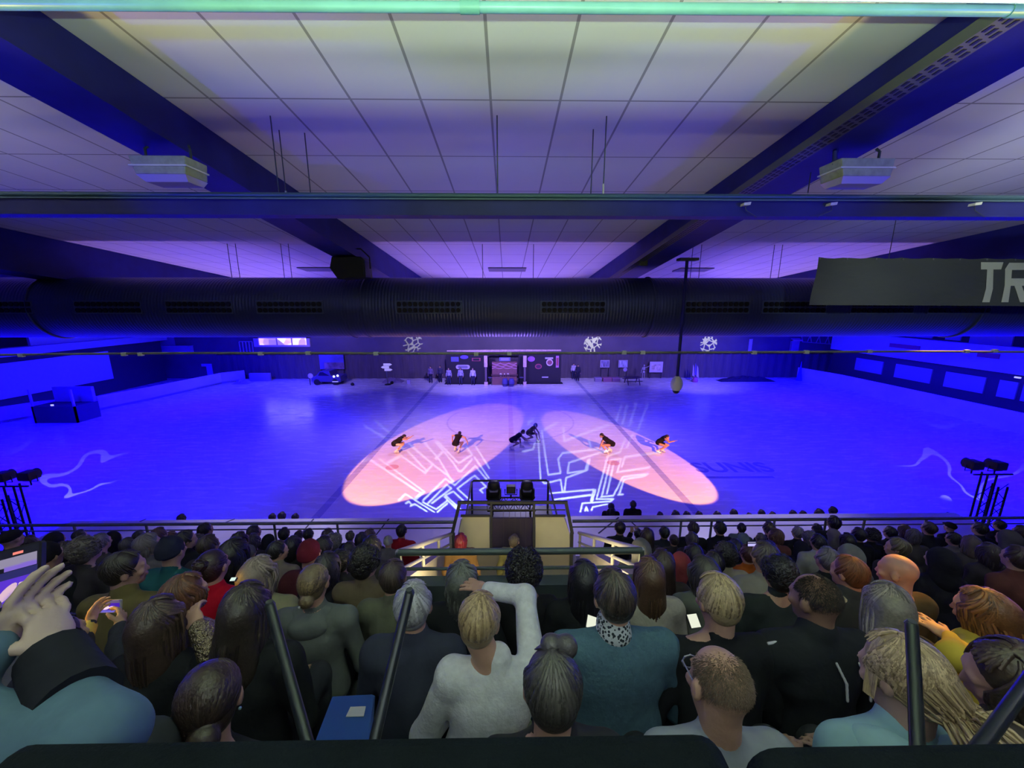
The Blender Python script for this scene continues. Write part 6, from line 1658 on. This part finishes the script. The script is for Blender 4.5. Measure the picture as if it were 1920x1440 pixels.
hero(1094, 1082, 1.85, 'long', (.006, .006, .009), BLK, 'woman with smooth long black hair right of the afro', hc2=(.022, .022, .03), n=260, seed=26)
hero(1216, 1076, 1.9, 'long', (.050, .026, .016), (0.42, 0.40, 0.33), 'woman with long reddish brown hair over a cream sweater', hc2=(.15, .085, .05), n=300, seed=27, knitted=True, jname='sweater', wr=.006)
hero(1318, 1072, 2.1, 'mid', (.022, .019, .017), (0.085, 0.09, 0.085), 'dark haired spectator in a grey coat between the reddish and the streaked blond hair', hc2=(.06, .052, .045), n=200, seed=28, H=rotm(.2, -.2, 0))
hero(1458, 1072, 2, 'curly', (.008, .008, .012), (0.020, 0.026, 0.030), 'dark curly haired person in a big dark padded coat', hc2=(.02, .018, .024), n=150, seed=29, hw=1.2, wr=.009)
r, f = hero(1590, 1072, 2, 'crop', (.10, .035, .016), (0.03, 0.032, 0.036), 'red haired man with a cream collar left of the bald amber head', hc2=(.22, .085, .035), n=220, seed=30, H=rotm(.35, -.1, 0), sk=(.5, .26, .18))
extra(r, 'cream_collar', [cap(f['nb'] + V(-.10, -.02, .01), f['nb'] + V(.09, -.06, -.01), .045, .045, .03), cap(f['nb'] + V(.09, -.06, -.01), f['nb'] + V(.12, .05, -.04), .042, .04, .03)], fabric((0.60, 0.56, 0.36)), .010, .004)
hero(1682, 1070, 1.9, None, None, (0.060, 0.048, 0.022), 'completely bald man lit orange, in an olive jacket', H=rotm(.55, -.15, 0), sk=(.62, .36, .25), seed=31, wr=.008, vox=.009)

# ------------------------------------------------------------------ the crowd further down
DK, BR, GY, AU = (.010, .009, .012), (.030, .020, .016), (.10, .095, .095), (.075, .035, .022)
N1, N2, N3, N4 = (.012, .013, .018), (.030, .026, .034), (.05, .045, .05), (.02, .024, .034)
C = [
 (22, 1010, 5, 'capflat', DK, N1, 'spectator in a dark flat cap at the foot of the left truss tower', 'lap', 0),
 (57, 1016, 5, 'short', BR, N2, 'brown haired spectator just above the raised phone', 'lap', .1),
 (88, 1042, 3, 'beanie', DK, N1, 'spectator in a black beanie right behind the raised phone', 'lap', 0),
 (105, 1011, 6, 'hood', N1, N1, 'hooded dark figure right of the left truss tower', 'lap', 0),
 (150, 1004, 6, 'short', DK, (.12, .11, .15), 'dark haired spectator with a pale collar, right of the hooded figure at the left', 'lap', 0),
 (125, 1034, 3, 'curly', BR, N2, 'curly brown haired spectator, inner one above the raised thumb', 'lap', .1),
 (163, 1030, 3, 'curly', (.06, .05, .045), N2, 'curly grey brown haired spectator left of the olive jacket', 'lap', -.1),
 (190, 1016, 5, 'short', GY, N3, 'spectator with light grey hair above the olive jacket', 'lap', 0),
 (213, 1010, 6, 'hood', DK, N1, 'spectator in a wide dark hood below the left end of the deck', 'lap', 0),
 (240, 1020, 5, 'bob', (.05, .045, .05), N3, 'spectator with a greyish bob right of the wide dark hood', 'lap', 0),
 (262, 1005, 6, 'short', DK, N1, 'black haired spectator below the first rail post from the left', 'lap', 0),
 (280, 1020, 4, 'bob', (.12, .105, .11), (.11, .10, .12), 'spectator with a pale mauve grey bob left of the teal hood', 'turnr', 0),
 (299, 1003, 6, 'short', AU, N2, 'auburn haired spectator, left one of a pair below the rail', 'lap', 0),
 (322, 1006, 6, 'bob', (.09, .045, .03), N2, 'lighter auburn haired spectator, right one of a pair below the rail', 'lap', 0),
 (322, 1032, 3, 'beanie', (.018, .02, .04), (0.012, .075, .085), 'spectator in a navy beanie and teal jacket', 'lap', 0),
 (350, 1011, 5, 'short', DK, N1, 'dark haired spectator with a lit cheek above the teal jacket', 'turnr', 0),
 (372, 1014, 5, 'curly', (.04, .035, .045), N2, 'curly grey haired spectator below the tall dark head', 'lap', 0),
 (386, 993, 7, 'short', DK, N1, 'tall dark haired spectator whose head covers the handrail, left part', 'lap', -.3),
 (392, 1022, 4, 'short', BR, N2, 'brown haired spectator above the red sweater', 'lap', 0),
 (440, 1034, 3, 'mid', DK, N1, 'dark haired spectator between the red sweater and the blonde', 'lap', 0),
 (450, 1013, 5, 'long', DK, N1, 'long dark haired spectator left of the pale grey beanie', 'lap', 0),
 (477, 997, 7, 'short', DK, N1, 'black haired spectator against the deck, left of the second rail post', 'lap', -.4),
 (475, 1013, 6, 'bob', (.03, .026, .034), N2, 'dim spectator directly below the black head at the deck', 'lap', 0),
 (467, 1037, 4, 'beanie', (.13, .125, .12), N3, 'spectator in a pale grey beanie above the blonde', 'lap', 0),
 (505, 1012, 6, 'hood', N1, N1, 'dark hooded spectator left of the second rail post', 'lap', 0),
 (522, 1032, 3, 'short', DK, (.17, .14, .12), 'dark haired man in profile with a beige collar', 'turnr', 0),
 (533, 1001, 7, 'short', DK, N1, 'black haired spectator against the deck, right of the second rail post', 'lap', .2),
 (561, 1004, 7, 'short', DK, N1, 'first of two close dark heads left of the third rail post', 'lap', 0),
 (579, 1002, 7, 'short', DK, N4, 'second of two close dark heads left of the third rail post', 'lap', 0),
 (550, 1020, 5, 'mid', DK, N1, 'dim dark haired spectator left of the red hood', 'lap', 0),
 (581, 1037, 3, 'beanie', (.11, .010, .024), (.05, .01, .016), 'spectator in a dark red beanie above the shining bun', 'lap', 0),
 (615, 1004, 7, 'short', BR, N1, 'small brown head just left of the third rail post', 'lap', .2),
 (626, 1016, 5, 'curly', (.075, .07, .085), N3, 'curly light grey haired spectator right of the red beanie', 'lap', 0),
 (608, 1024, 4, 'short', DK, N1, 'dark haired spectator left of the curly light grey hair', 'lap', 0),
 (640, 1050, 2.7, 'curly', DK, N2, 'dark curly haired spectator in front of the shining bun', 'lap', 0),
 (614, 1058, 2.6, 'mid', (.016, .014, .02), N1, 'dark haired spectator close behind the shining bun', 'lap', .1),
 (657, 1005, 7, 'short', (.05, .045, .04), N1, 'small grey brown head right of the third rail post', 'lap', 0),
 (655, 1030, 4, 'short', DK, N2, 'dim spectator left of the dark curly hair with fur collar', 'lap', 0),
 (678, 1011, 6, 'bob', DK, N1, 'dark bobbed spectator right of the small grey brown head', 'lap', 0),
 (694, 1004, 7, 'short', (.055, .035, .026), N2, 'small light brown head midway between two rail posts', 'lap', 0),
 (697, 1023, 4, 'bob', (.02, .018, .018), N3, 'spectator with a dark bob and pale collar left of the white beanie', 'lap', 0),
 (728, 1015, 6, 'beanie', (.40, .38, .36), (.15, .14, .15), 'spectator in a white knitted beanie left of the stairwell', 'lap', 0),
 (753, 995, 7, 'crop', DK, (.26, .008, .02), 'short haired spectator in a red jacket by the deck, left of the stairwell', 'lap', 0),
 (1162, 989, 7, 'crop', DK, N1, 'short dark haired spectator right of the stairwell, against the deck', 'lap', 0),
 (1196, 1001, 7, 'phone' and 'short', DK, N1, 'spectator holding both hands up beside the brown hood', 'phone', 0),
 (1213, 1003, 6, 'mid', BR, N2, 'spectator with smooth brown hair right of the raised hands', 'lap', 0),
 (1200, 1027, 4, 'hood', (.13, .13, .14), (.10, .10, .11), 'spectator in a grey hood behind the corner of the stairwell rail', 'lap', 0),
 (1245, 998, 7, 'short', DK, N4, 'dark haired spectator in a dim blue top, third head right of the stairwell', 'lap', 0),
 (1263, 1012, 6, 'bun', (.03, .024, .02), N2, 'brown haired spectator with a light hair clip', 'lap', 0),
 (1299, 990, 7, 'short', (.04, .032, .03), N1, 'small brown head at the deck between two rail posts on the right', 'lap', 0),
 (1297, 1010, 6, 'bob', (.05, .042, .042), N2, 'spectator with a grey brown bob below the small brown head', 'lap', 0),
 (1240, 1055, 2.6, 'long', (.030, .018, .014), (.03, .024, .024), 'spectator with long dark brown hair beside the cream sweater', 'lap', 0),
 (1274, 1052, 3, 'hood', (.20, .035, .045), (.20, .035, .045), 'small figure in a dusty red hood', 'lap', 0),
 (1300, 1036, 4, 'mid', DK, N1, 'dim dark haired spectator above the dusty red hood', 'lap', 0),
 (1337, 1055, 3, 'short', DK, N1, 'dark haired spectator left of the cream jacket', 'lap', 0),
 (1349, 990, 7, 'short', (.016, .016, .018), N1, 'dark haired spectator below the double rail post', 'lap', .2),
 (1390, 990, 7, 'short', DK, (.10, .13, .15), 'dark haired spectator in a pale blue top, against the deck', 'lap', -.3),
 (1393, 1012, 6, 'beanie', (.15, .20, .22), N3, 'spectator in a pale blue beanie left of the small lit phone', 'lap', 0),
 (1360, 1038, 3, 'curly', DK, (.40, .37, .24), 'dark curly haired spectator in a cream jacket', 'lap', 0),
 (1402, 1038, 4, 'short', (.05, .02, .02), (.34, .085, .012), 'spectator in an orange jacket above the dark padded coat', 'lap', 0),
 (1377, 1024, 5, 'mid', DK, N1, 'dark haired spectator left of the orange jacket', 'lap', 0),
 (1433, 1043, 3, 'short', (.05, .042, .04), (.30, .29, .24), 'grey brown haired spectator with a pale hood, right of the orange jacket', 'lap', 0),
 (1441, 990, 7, 'short', (.035, .025, .022), N1, 'small brown head just left of the rail post above the russet hair', 'lap', 0),
 (1453, 1004, 6, 'bob', (.075, .035, .03), (.13, .045, .04), 'spectator with russet hair and a rust red top', 'turnl', 0),
 (1441, 1026, 5, 'bun', DK, N1, 'dark haired spectator with a silver clip by the lit phone', 'lap', 0),
 (1426, 1010, 6, 'short', (.08, .07, .075), N2, 'grey haired spectator between the pale blue beanie and the russet hair', 'lap', 0),
 (1495, 998, 7, 'short', (.15, .14, .15), N1, 'light grey head below the deck, left of a grey curly one', 'lap', 0),
 (1517, 1008, 6, 'curly', (.11, .10, .115), N2, 'grey curly head right of the light grey one', 'lap', 0),
 (1500, 1026, 5, 'hood', (.012, .013, .026), (.012, .013, .026), 'broad hooded figure in dark navy', 'lap', 0),
 (1531, 991, 7, 'short', DK, N1, 'black haired spectator left of the white hood', 'lap', 0),
 (1533, 1016, 5, 'short', DK, (.38, .39, .32), 'dark haired spectator in a cream coat seen from behind', 'lap', -.1),
 (1563, 980, 7, 'short', DK, N1, 'highest dark head against the deck on the right', 'lap', -.3),
 (1561, 1002, 6, 'hood', (.16, .14, .17), (.16, .14, .17), 'figure in a pale hood below the highest dark head', 'lap', 0),
 (1588, 1011, 5, 'mid', DK, N2, 'dark haired spectator right of the pale hood', 'lap', 0),
 (1609, 1002, 6, 'short', DK, N1, 'small dark head squeezed beside the very dark round hood', 'lap', 0),
 (1633, 1004, 6, 'afro', DK, N1, 'big round very dark head at the right rail post', 'lap', 0),
 (1550, 1048, 3, 'short', (.10, .095, .10), N1, 'grey haired spectator in front of the folded grey hood', 'lap', 0),
 (1590, 1040, 3.4, 'hood', (.16, .17, .16), (.15, .16, .15), 'figure in a light grey hood behind the red haired man', 'lap', 0),
 (1668, 998, 7, 'short', DK, N1, 'dark haired spectator left of the brown pair near the right end of the rail', 'lap', 0),
 (1681, 1026, 4, 'short', (.10, .085, .05), N2, 'light brown haired spectator just above the bald amber head', 'turnl', 0),
 (1695, 992, 7, 'mid', (.06, .035, .03), N2, 'brown haired spectator near the right end of the rail', 'lap', 0),
 (1713, 1004, 6, 'bob', (.055, .048, .055), N3, 'spectator with a greyish brown bob right of the light brown head', 'turnr', 0),
 (1741, 990, 7, 'short', BR, N1, 'small brown head left of the dark cap', 'lap', 0),
 (1760, 1048, 3, 'hood', (.010, .010, .018), (.010, .010, .018), 'large dark hooded coat right of the bald amber head', 'lap', 0),
 (1781, 988, 7, 'capflat', DK, N1, 'spectator in a dark cap before the right truss tower', 'lap', 0),
 (1787, 1010, 6, 'short', DK, (.10, .09, .11), 'dark haired spectator with a pale collar under the dark cap', 'lap', 0),
 (1822, 1018, 5, 'mid', (.075, .055, .05), N3, 'spectator with dull brown hair below the right truss tower', 'turnr', 0),
 (1836, 991, 7, 'short', DK, N1, 'dark haired spectator at the foot of the right truss tower', 'lap', 0),
 (1852, 1034, 4, 'mid', (.028, .02, .024), N2, 'dark brown haired spectator above the auburn hair', 'lap', 0),
 (1873, 984, 7, 'short', DK, N1, 'dark haired spectator right of the right truss tower', 'lap', 0),
 (1887, 1008, 5, 'hood', (.07, .065, .08), N3, 'spectator in a grey hood at the right edge of the crowd', 'lap', 0),
 (1914, 998, 6, 'short', BR, N2, 'brown haired spectator cut by the right edge', 'lap', 0),
 (1905, 1045, 3, 'short', (.03, .018, .018), (.10, .035, .03), 'dim spectator in a rust coloured coat at the right edge', 'lap', 0),
]
for i, (px, py, row, st, hc, jc, lab, pose, yaw) in enumerate(C):
    person(px, py, row, st, hc, jc, lab, pose, yaw, 'seated spectators in the stand', seed=i, hscale=.97 if st == 'beanie' else 1.0)
# people in the stairwell
person(864, 1013, 0, 'bob', (.085, .004, .014), (.15, .085, .035), 'person with dyed red hair standing in the stairwell in an orange jacket', 'stand', 0, None, y=4.35, floor=FLV, hc2=(.14, .008, .024))
r = person(964, 1014, 0, 'crop', (.06, .05, .045), (.19, .18, .08), 'short haired person standing in the stairwell in a khaki jacket', 'turnr' and 'stand', -.25, None, y=4.75, floor=FLV, sk=(.55, .34, .22))
# people beside the ice, seen over the deck
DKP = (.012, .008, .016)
YW = 10.15
for px, py, st, pose, lab, h in ((1146, 950, 'ponytail', 'stand', 'standing person in dark clothes with a ponytail beyond the deck', 1.5), (1187, 946, 'short', 'stand', 'standing person with bare shoulders beyond the deck', 1.5)):
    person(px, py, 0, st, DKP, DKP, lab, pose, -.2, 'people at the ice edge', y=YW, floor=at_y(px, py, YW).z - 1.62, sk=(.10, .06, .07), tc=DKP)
for px, py, lab in ((1237, 966, 'first small head over the deck right of the standing pair'), (1266, 965, 'small head with a lit bald spot over the deck'), (1287, 967, 'third small head over the deck, with a raised finger'), (1310, 966, 'fourth small head over the deck, low and wide'),
                    (1344, 967, 'small head left of the dark round one over the deck'), (1375, 962, 'dark round head rising over the deck'), (1404, 968, 'lowest small head over the deck'), (1427, 962, 'reddish round head over the deck'), (1448, 966, 'small head right of the reddish round one over the deck'),
                    (1486, 963, 'dark head over the deck left of a flat one'), (1505, 964, 'flat dark head over the deck before the leaning pair'), (1535, 962, 'head of the leaning pair over the deck, left one'), (1561, 957, 'head of the leaning pair over the deck, right one'),
                    (511, 970, 'tiny head over the deck on the left side, first of three'), (529, 968, 'largest of three heads over the deck on the left side'), (554, 970, 'last of three heads over the deck on the left side'), (341, 972, 'single tiny head over the far left part of the deck'), (1778, 967, 'dark head over the right end of the deck')):
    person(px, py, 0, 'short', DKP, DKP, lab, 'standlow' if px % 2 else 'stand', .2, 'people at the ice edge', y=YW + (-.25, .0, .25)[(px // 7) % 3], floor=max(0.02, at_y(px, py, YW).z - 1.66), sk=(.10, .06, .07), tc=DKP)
struct(MB().box((-13, 9.55, 0), (14, 10.7, .62)).build('floor_walkway', CONC))
# people on the far ice
for px, py, lab, jc, tcx, st in ((808, 718, 'distant skater standing alone left of the bar set', (.16, .13, .24), (.02, .02, .05), 'short'), (826, 717, 'distant skater closest to the black set panel', (.05, .05, .10), (.02, .02, .05), 'short'), (842, 721.5, 'performer with a pale hooped costume at the panel edge', (.30, .28, .42), (.03, .03, .1), 'mid'),
                                 (864, 721.5, 'performer with pale sleeves before the black panel', (.34, .32, .5), (.04, .04, .1), 'mid'), (887, 722, 'performer in white braces before the black panel', (.5, .48, .7), (.03, .03, .08), 'short'), (1075, 711, 'performer in a white shirt right of the bar set', (.5, .46, .6), (.03, .03, .08), 'short'), (1083, 714, 'performer in a dark suit beside the white shirt', (.03, .03, .06), (.02, .02, .05), 'short')):
    gp = at_z(px, py, 0.0)
    hp = Vector((gp.x, gp.y, 0)) 
    pz = pose_parts('stand')['fig']['head'][2]
    hd_ = Vector((gp.x, gp.y, 1.68))
    d_ = hd_ - CP
    # project the head of a 1.78 m person standing at that spot
    c_, s_ = math.cos(-YAW), math.sin(-YAW)
    x_, y_ = c_ * d_.x - s_ * d_.y, s_ * d_.x + c_ * d_.y
    dep = y_ * math.cos(PITCH) - d_.z * math.sin(PITCH); vv = y_ * math.sin(PITCH) + d_.z * math.cos(PITCH)
    person(960 + FPX * x_ / dep, 720 - FPX * vv / dep, 0, st, (.02, .02, .03), jc, lab, 'stand', PI, 'performers by the set', y=gp.y, floor=0.0, tc=tcx)
# white skeleton prop
f = figure(hip=(0, 0, .93), chest=(0, .0, 1.28), head=(0, .02, 1.60), legs=LEGS_UP, arms={-1: (V(-.24, 0, 1.1), V(-.26, .05, .86), V(0, .1, -1), V(1, 0, 0), .3), 1: (V(.38, -.02, 1.42), V(.62, -.02, 1.62), V(.8, 0, .5), V(0, 1, 0), .2)})
g_ = at_z(1206, 713, 0)
t = empty('skeleton_figure', (g_.x, g_.y, 0), 'white skeleton figure pointing at the large pale map', 'skeleton')
bone = mat((.6, .58, .66), .6)
sk_ = head_prims(V(0, .02, 1.62), np.eye(3), V(0, 0, 1.45))[:6]
part_obj('skull', mesh_np('skull', *blob(sk_, .016)), bone, t)
rb_ = [cap((0, 0, .95), (0, 0, 1.5), .03, .025)]
for k in range(6): rb_ += [cap((s * .14, .03, 1.18 + k * .05), (0, -.02, 1.2 + k * .05), .017, .017, .01) for s in (-1, 1)]
rb_ += [ell((0, 0, .93), (.14, .07, .08))]
part_obj('ribcage', mesh_np('ribcage', *blob(rb_, .014)), bone, t)
for nm, a, b, c in (('arm', (-.17, 0, 1.42), (-.24, 0, 1.1), (-.26, .05, .82)), ('arm', (.17, 0, 1.42), (.40, -.02, 1.5), (.66, -.02, 1.66)), ('leg', (-.09, 0, .9), (-.1, .03, .48), (-.1, 0, .03)), ('leg', (.09, 0, .9), (.1, .03, .48), (.1, 0, .03))):
    part_obj(nm, mesh_np(nm, *blob([cap(a, b, .028, .022), cap(b, c, .024, .018), ell(c, (.035, .04, .03))], .014)), bone, t)

# ------------------------------------------------------------------ the six skaters in the light
def skater(px, py, label, hip, chest, head, arms, legs, yaw, top=(.012, .010, .014), skirt=None, hc=(.015, .010, .010), face=0.0, sk=(.50, .28, .20), leg=(.50, .30, .24), sc=1.06):
    g_ = at_z(px, py, 0)
    H = rotm(face, -.35, 0)
    f = figure(hip=hip, chest=chest, head=head, H=H, arms=arms, legs=legs, fr=.012, wd=.92, coll=False)
    t = empty('person', (g_.x, g_.y, 0.0), label, 'person', None, yaw); t.scale = (sc,) * 3
    part_obj('body', mesh_np('skater_body', *blob(f['body'], .0135)), skin(sk), t)
    B = [p for p in f['top'][:6]]
    part_obj('costume', mesh_np('skater_top', *blob(B, .018)), fabric(top), t)
    h_ = V(*hip)
    sk_pr = f['trousers'][-1:] + [cap(h_ + V(.08, 0, 0), V(*legs[1][0]) * .55 + h_ * .45, .105, .085, .05), cap(h_ - V(.08, 0, 0), V(*legs[-1][0]) * .55 + h_ * .45, .105, .085, .05)]
    part_obj('shorts', mesh_np('skater_shorts', *blob(sk_pr, .018)), fabric(skirt or top), t)
    part_obj('hair', hair_mesh('lowbun', 1, 60, .014, .014), hairmat(hc), t, m4(H, head))
    for s in (-1, 1):
        kn, an, toe = legs[s]
        b_ = part_obj('ice_skate', mesh_np('ice_skate', *blob([cap(V(*an) + V(0, -.02, .0), toe, .05, .042, .02), cap(V(*an), V(*an) + (V(*kn) - V(*an)) * .28, .052, .05, .02)], .015)), mat((.75, .72, .70), .5), t)
        d = V(*toe) - V(*an); d[2] = 0; d /= np.linalg.norm(d) + 1e-9
        c_ = V(an[0], an[1], 0) + d * .05
        part_obj('skate_blade', mesh_np('skate_blade', *blob([cap(c_ - d * .13 + V(0, 0, .012), c_ + d * .17 + V(0, 0, .012), .012, .012), cap(c_ - d * .08 + V(0, 0, .01), V(*an) + V(0, 0, -.02), .012, .014)], .009)), mat((.6, .6, .65), .3, .7), b_)
    return t
aL = lambda *q: tuple(V(*x) for x in q)
# figures face local +y; yaw turns them so that local +y points across the ice
LG = {-1: aL((-.17, .30, .44), (-.15, .00, .12), (-.15, .16, .075)), 1: aL((.17, .26, .46), (.15, -.16, .12), (.15, .0, .075))}
LW = {-1: aL((-.15, .24, .47), (-.13, .28, .12), (-.13, .44, .075)), 1: aL((.16, .08, .36), (.16, -.36, .16), (.16, -.22, .08))}
AF = {s: (V(s * .25, .42, .56), V(s * .16, .60, .46), V(-s * .3, .9, 0), V(0, 0, -1), .3) for s in (-1, 1)}
AU_ = {-1: (V(-.28, .34, .60), V(-.10, .50, .72), V(.3, .6, .6), V(0, 0, -1), .3), 1: (V(.34, .42, .78), V(.32, .66, .88), V(0, .8, .5), V(0, 0, -1), .3)}
AK = {s: (V(s * .24, .34, .52), V(s * .17, .38, .34), V(0, .2, -.9), V(0, 1, 0), .4) for s in (-1, 1)}
AS = {s: (V(s * .38, .16, .80), V(s * .46, .26, .54), V(s * .1, .2, -1), V(0, 0, -1), .2) for s in (-1, 1)}
skater(747, 848, 'crouching skater in black at the left end of the left light ellipse', (0, -.22, .50), (0, .10, .70), (0, .36, .84), AU_, LG, -PI / 2 + .35, face=0)
skater(858, 847, 'crouching skater with spread elbows in the left light ellipse', (0, -.22, .52), (0, .06, .76), (0, .28, .94), AS, LG, -.4, face=.2)
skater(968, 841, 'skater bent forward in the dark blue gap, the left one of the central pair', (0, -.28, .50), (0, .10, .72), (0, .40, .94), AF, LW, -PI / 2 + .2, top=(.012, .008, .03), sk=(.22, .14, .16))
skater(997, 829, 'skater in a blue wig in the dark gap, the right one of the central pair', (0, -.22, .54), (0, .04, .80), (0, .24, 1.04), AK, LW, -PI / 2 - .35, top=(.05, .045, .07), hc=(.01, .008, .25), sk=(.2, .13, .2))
skater(1139, 849, 'crouching skater facing left in the right light ellipse', (0, -.26, .52), (0, .10, .74), (0, .36, .94), AK, LG, PI / 2 - .35)
skater(1239, 849, 'crouching skater with a bent arm at the right end of the right light ellipse', (0, -.18, .54), (0, .06, .80), (0, .26, .94), AU_, LG, -PI / 2 - .6)

# ------------------------------------------------------------------ phones
def phone(c, upv, right, w_, h_, screen, label, back=(.01, .01, .012), bright=1.0):
    c, upv, right = Vector(c), Vector(upv).normalized(), Vector(right)
    right = (right - upv * right.dot(upv)).normalized(); n = right.cross(upv).normalized()      # n points at the viewer
    if n.dot(CP - c) < 0: n = -n
    t = empty('phone', c, label, 'phone')
    P_ = lambda u, v, o: c + right * (u * w_ / 2) + upv * (v * h_ / 2) + n * o
    MB().plate([P_(-1, -.92, 0), P_(-.9, -1, 0), P_(.9, -1, 0), P_(1, -.92, 0), P_(1, .92, 0), P_(.9, 1, 0), P_(-.9, 1, 0), P_(-1, .92, 0)], -n * .009).build('case', mat(back, .4), t)
    s0 = None
    for (pts, col, st) in screen:
        o = MB().plate([P_(u, v, .0006 + .0004 * (s0 is not None)) for u, v in pts], n * .0003).build('screen' if s0 is None else 'screen_image', mat((.01, .01, .01), .3, emit=col, estr=st * bright), t if s0 is None else s0)
        s0 = s0 or o
    return t
full = [(-.9, -.94), (.9, -.94), (.9, .94), (-.9, .94)]
Rz = lambda x0, y0, x1, y1: [(x0, y0), (x1, y0), (x1, y1), (x0, y1)]
ellp = lambda cx, cy_, a, b, rot: [(cx + a * math.cos(q) * math.cos(rot) - b * math.sin(q) * math.sin(rot), cy_ + a * math.cos(q) * math.sin(rot) + b * math.sin(q) * math.cos(rot)) for q in [2 * PI * k / 14 for k in range(14)]]
pc = W(34, 1085, .76)
phone(pc, W(42, 1040, .775) - W(38, 1140, .75), Vector((1, .1, 0)), .078, .125, [(full, (.004, .004, .012), 1), (Rz(-.25, .76, .2, .84), (1, .25, .2), 1), (Rz(-.9, .42, .82, .70), (.28, .25, .36), 1), (Rz(-.6, .30, .82, .46), (.22, .13, .62), 1), (Rz(-.9, .05, .85, .28), (.02, .02, .13), 1),
       (Rz(-.9, -.72, .85, .05), (.10, .03, .62), 1), (ellp(-.45, -.35, .5, .16, .45), (.75, .5, .62), 1), (ellp(.45, -.35, .45, .15, -.45), (.75, .55, .7), 1)], 'large phone held upright by the denim sleeve, filming the show')
pc = W(204, 1137, 2.06)
phone(pc, Vector((0, .25, 1)), Vector((1, 0, -.08)), .125, .066, [(full, (.05, .01, .35), 1), (Rz(-.9, .55, .9, .9), (.10, .08, .14), 1), (ellp(-.3, -.2, .4, .3, .35), (.9, .6, .7), 1), (ellp(.4, -.2, .35, .25, -.35), (.8, .5, .9), 1), (Rz(-.9, -.94, .9, -.6), (.12, .10, .5), 1)], 'small bright phone held sideways between yellow cuffs', back=(.4, .4, .4), bright=1.2)
for px, py, d, upx, w_, h_, lab in ((1110, 1167, 1.72, .30, .050, .052, 'glowing phone screen before the woman with long black hair'), (1301, 1164, 1.62, -.1, .046, .052, 'glowing phone screen left of the streaked blond hair')):
    phone(W(px, py, d), Vector((upx, .75, .6)), Vector((1, -.1, -.1)), w_, h_, [(full, (.75, .78, .62), 1.1)], lab)
phone(W(437, 1086, 2.15), Vector((.1, .8, .5)), Vector((1, 0, .45)), .045, .02, [(full, (.7, .9, .8), 1.0)], 'tiny lit phone beside the red sweater')
phone(W(1410, 1020, 3.9), Vector((0, .2, 1)), Vector((1, 0, 0)), .10, .055, [(full, (.02, .02, .08), 1), (Rz(-.85, -.8, .85, .1), (.55, .5, .95), 1), (Rz(-.85, .45, .85, .75), (.4, .36, .5), 1)], 'lit phone held sideways among the far spectators on the right')
bpy.context.view_layer.update()
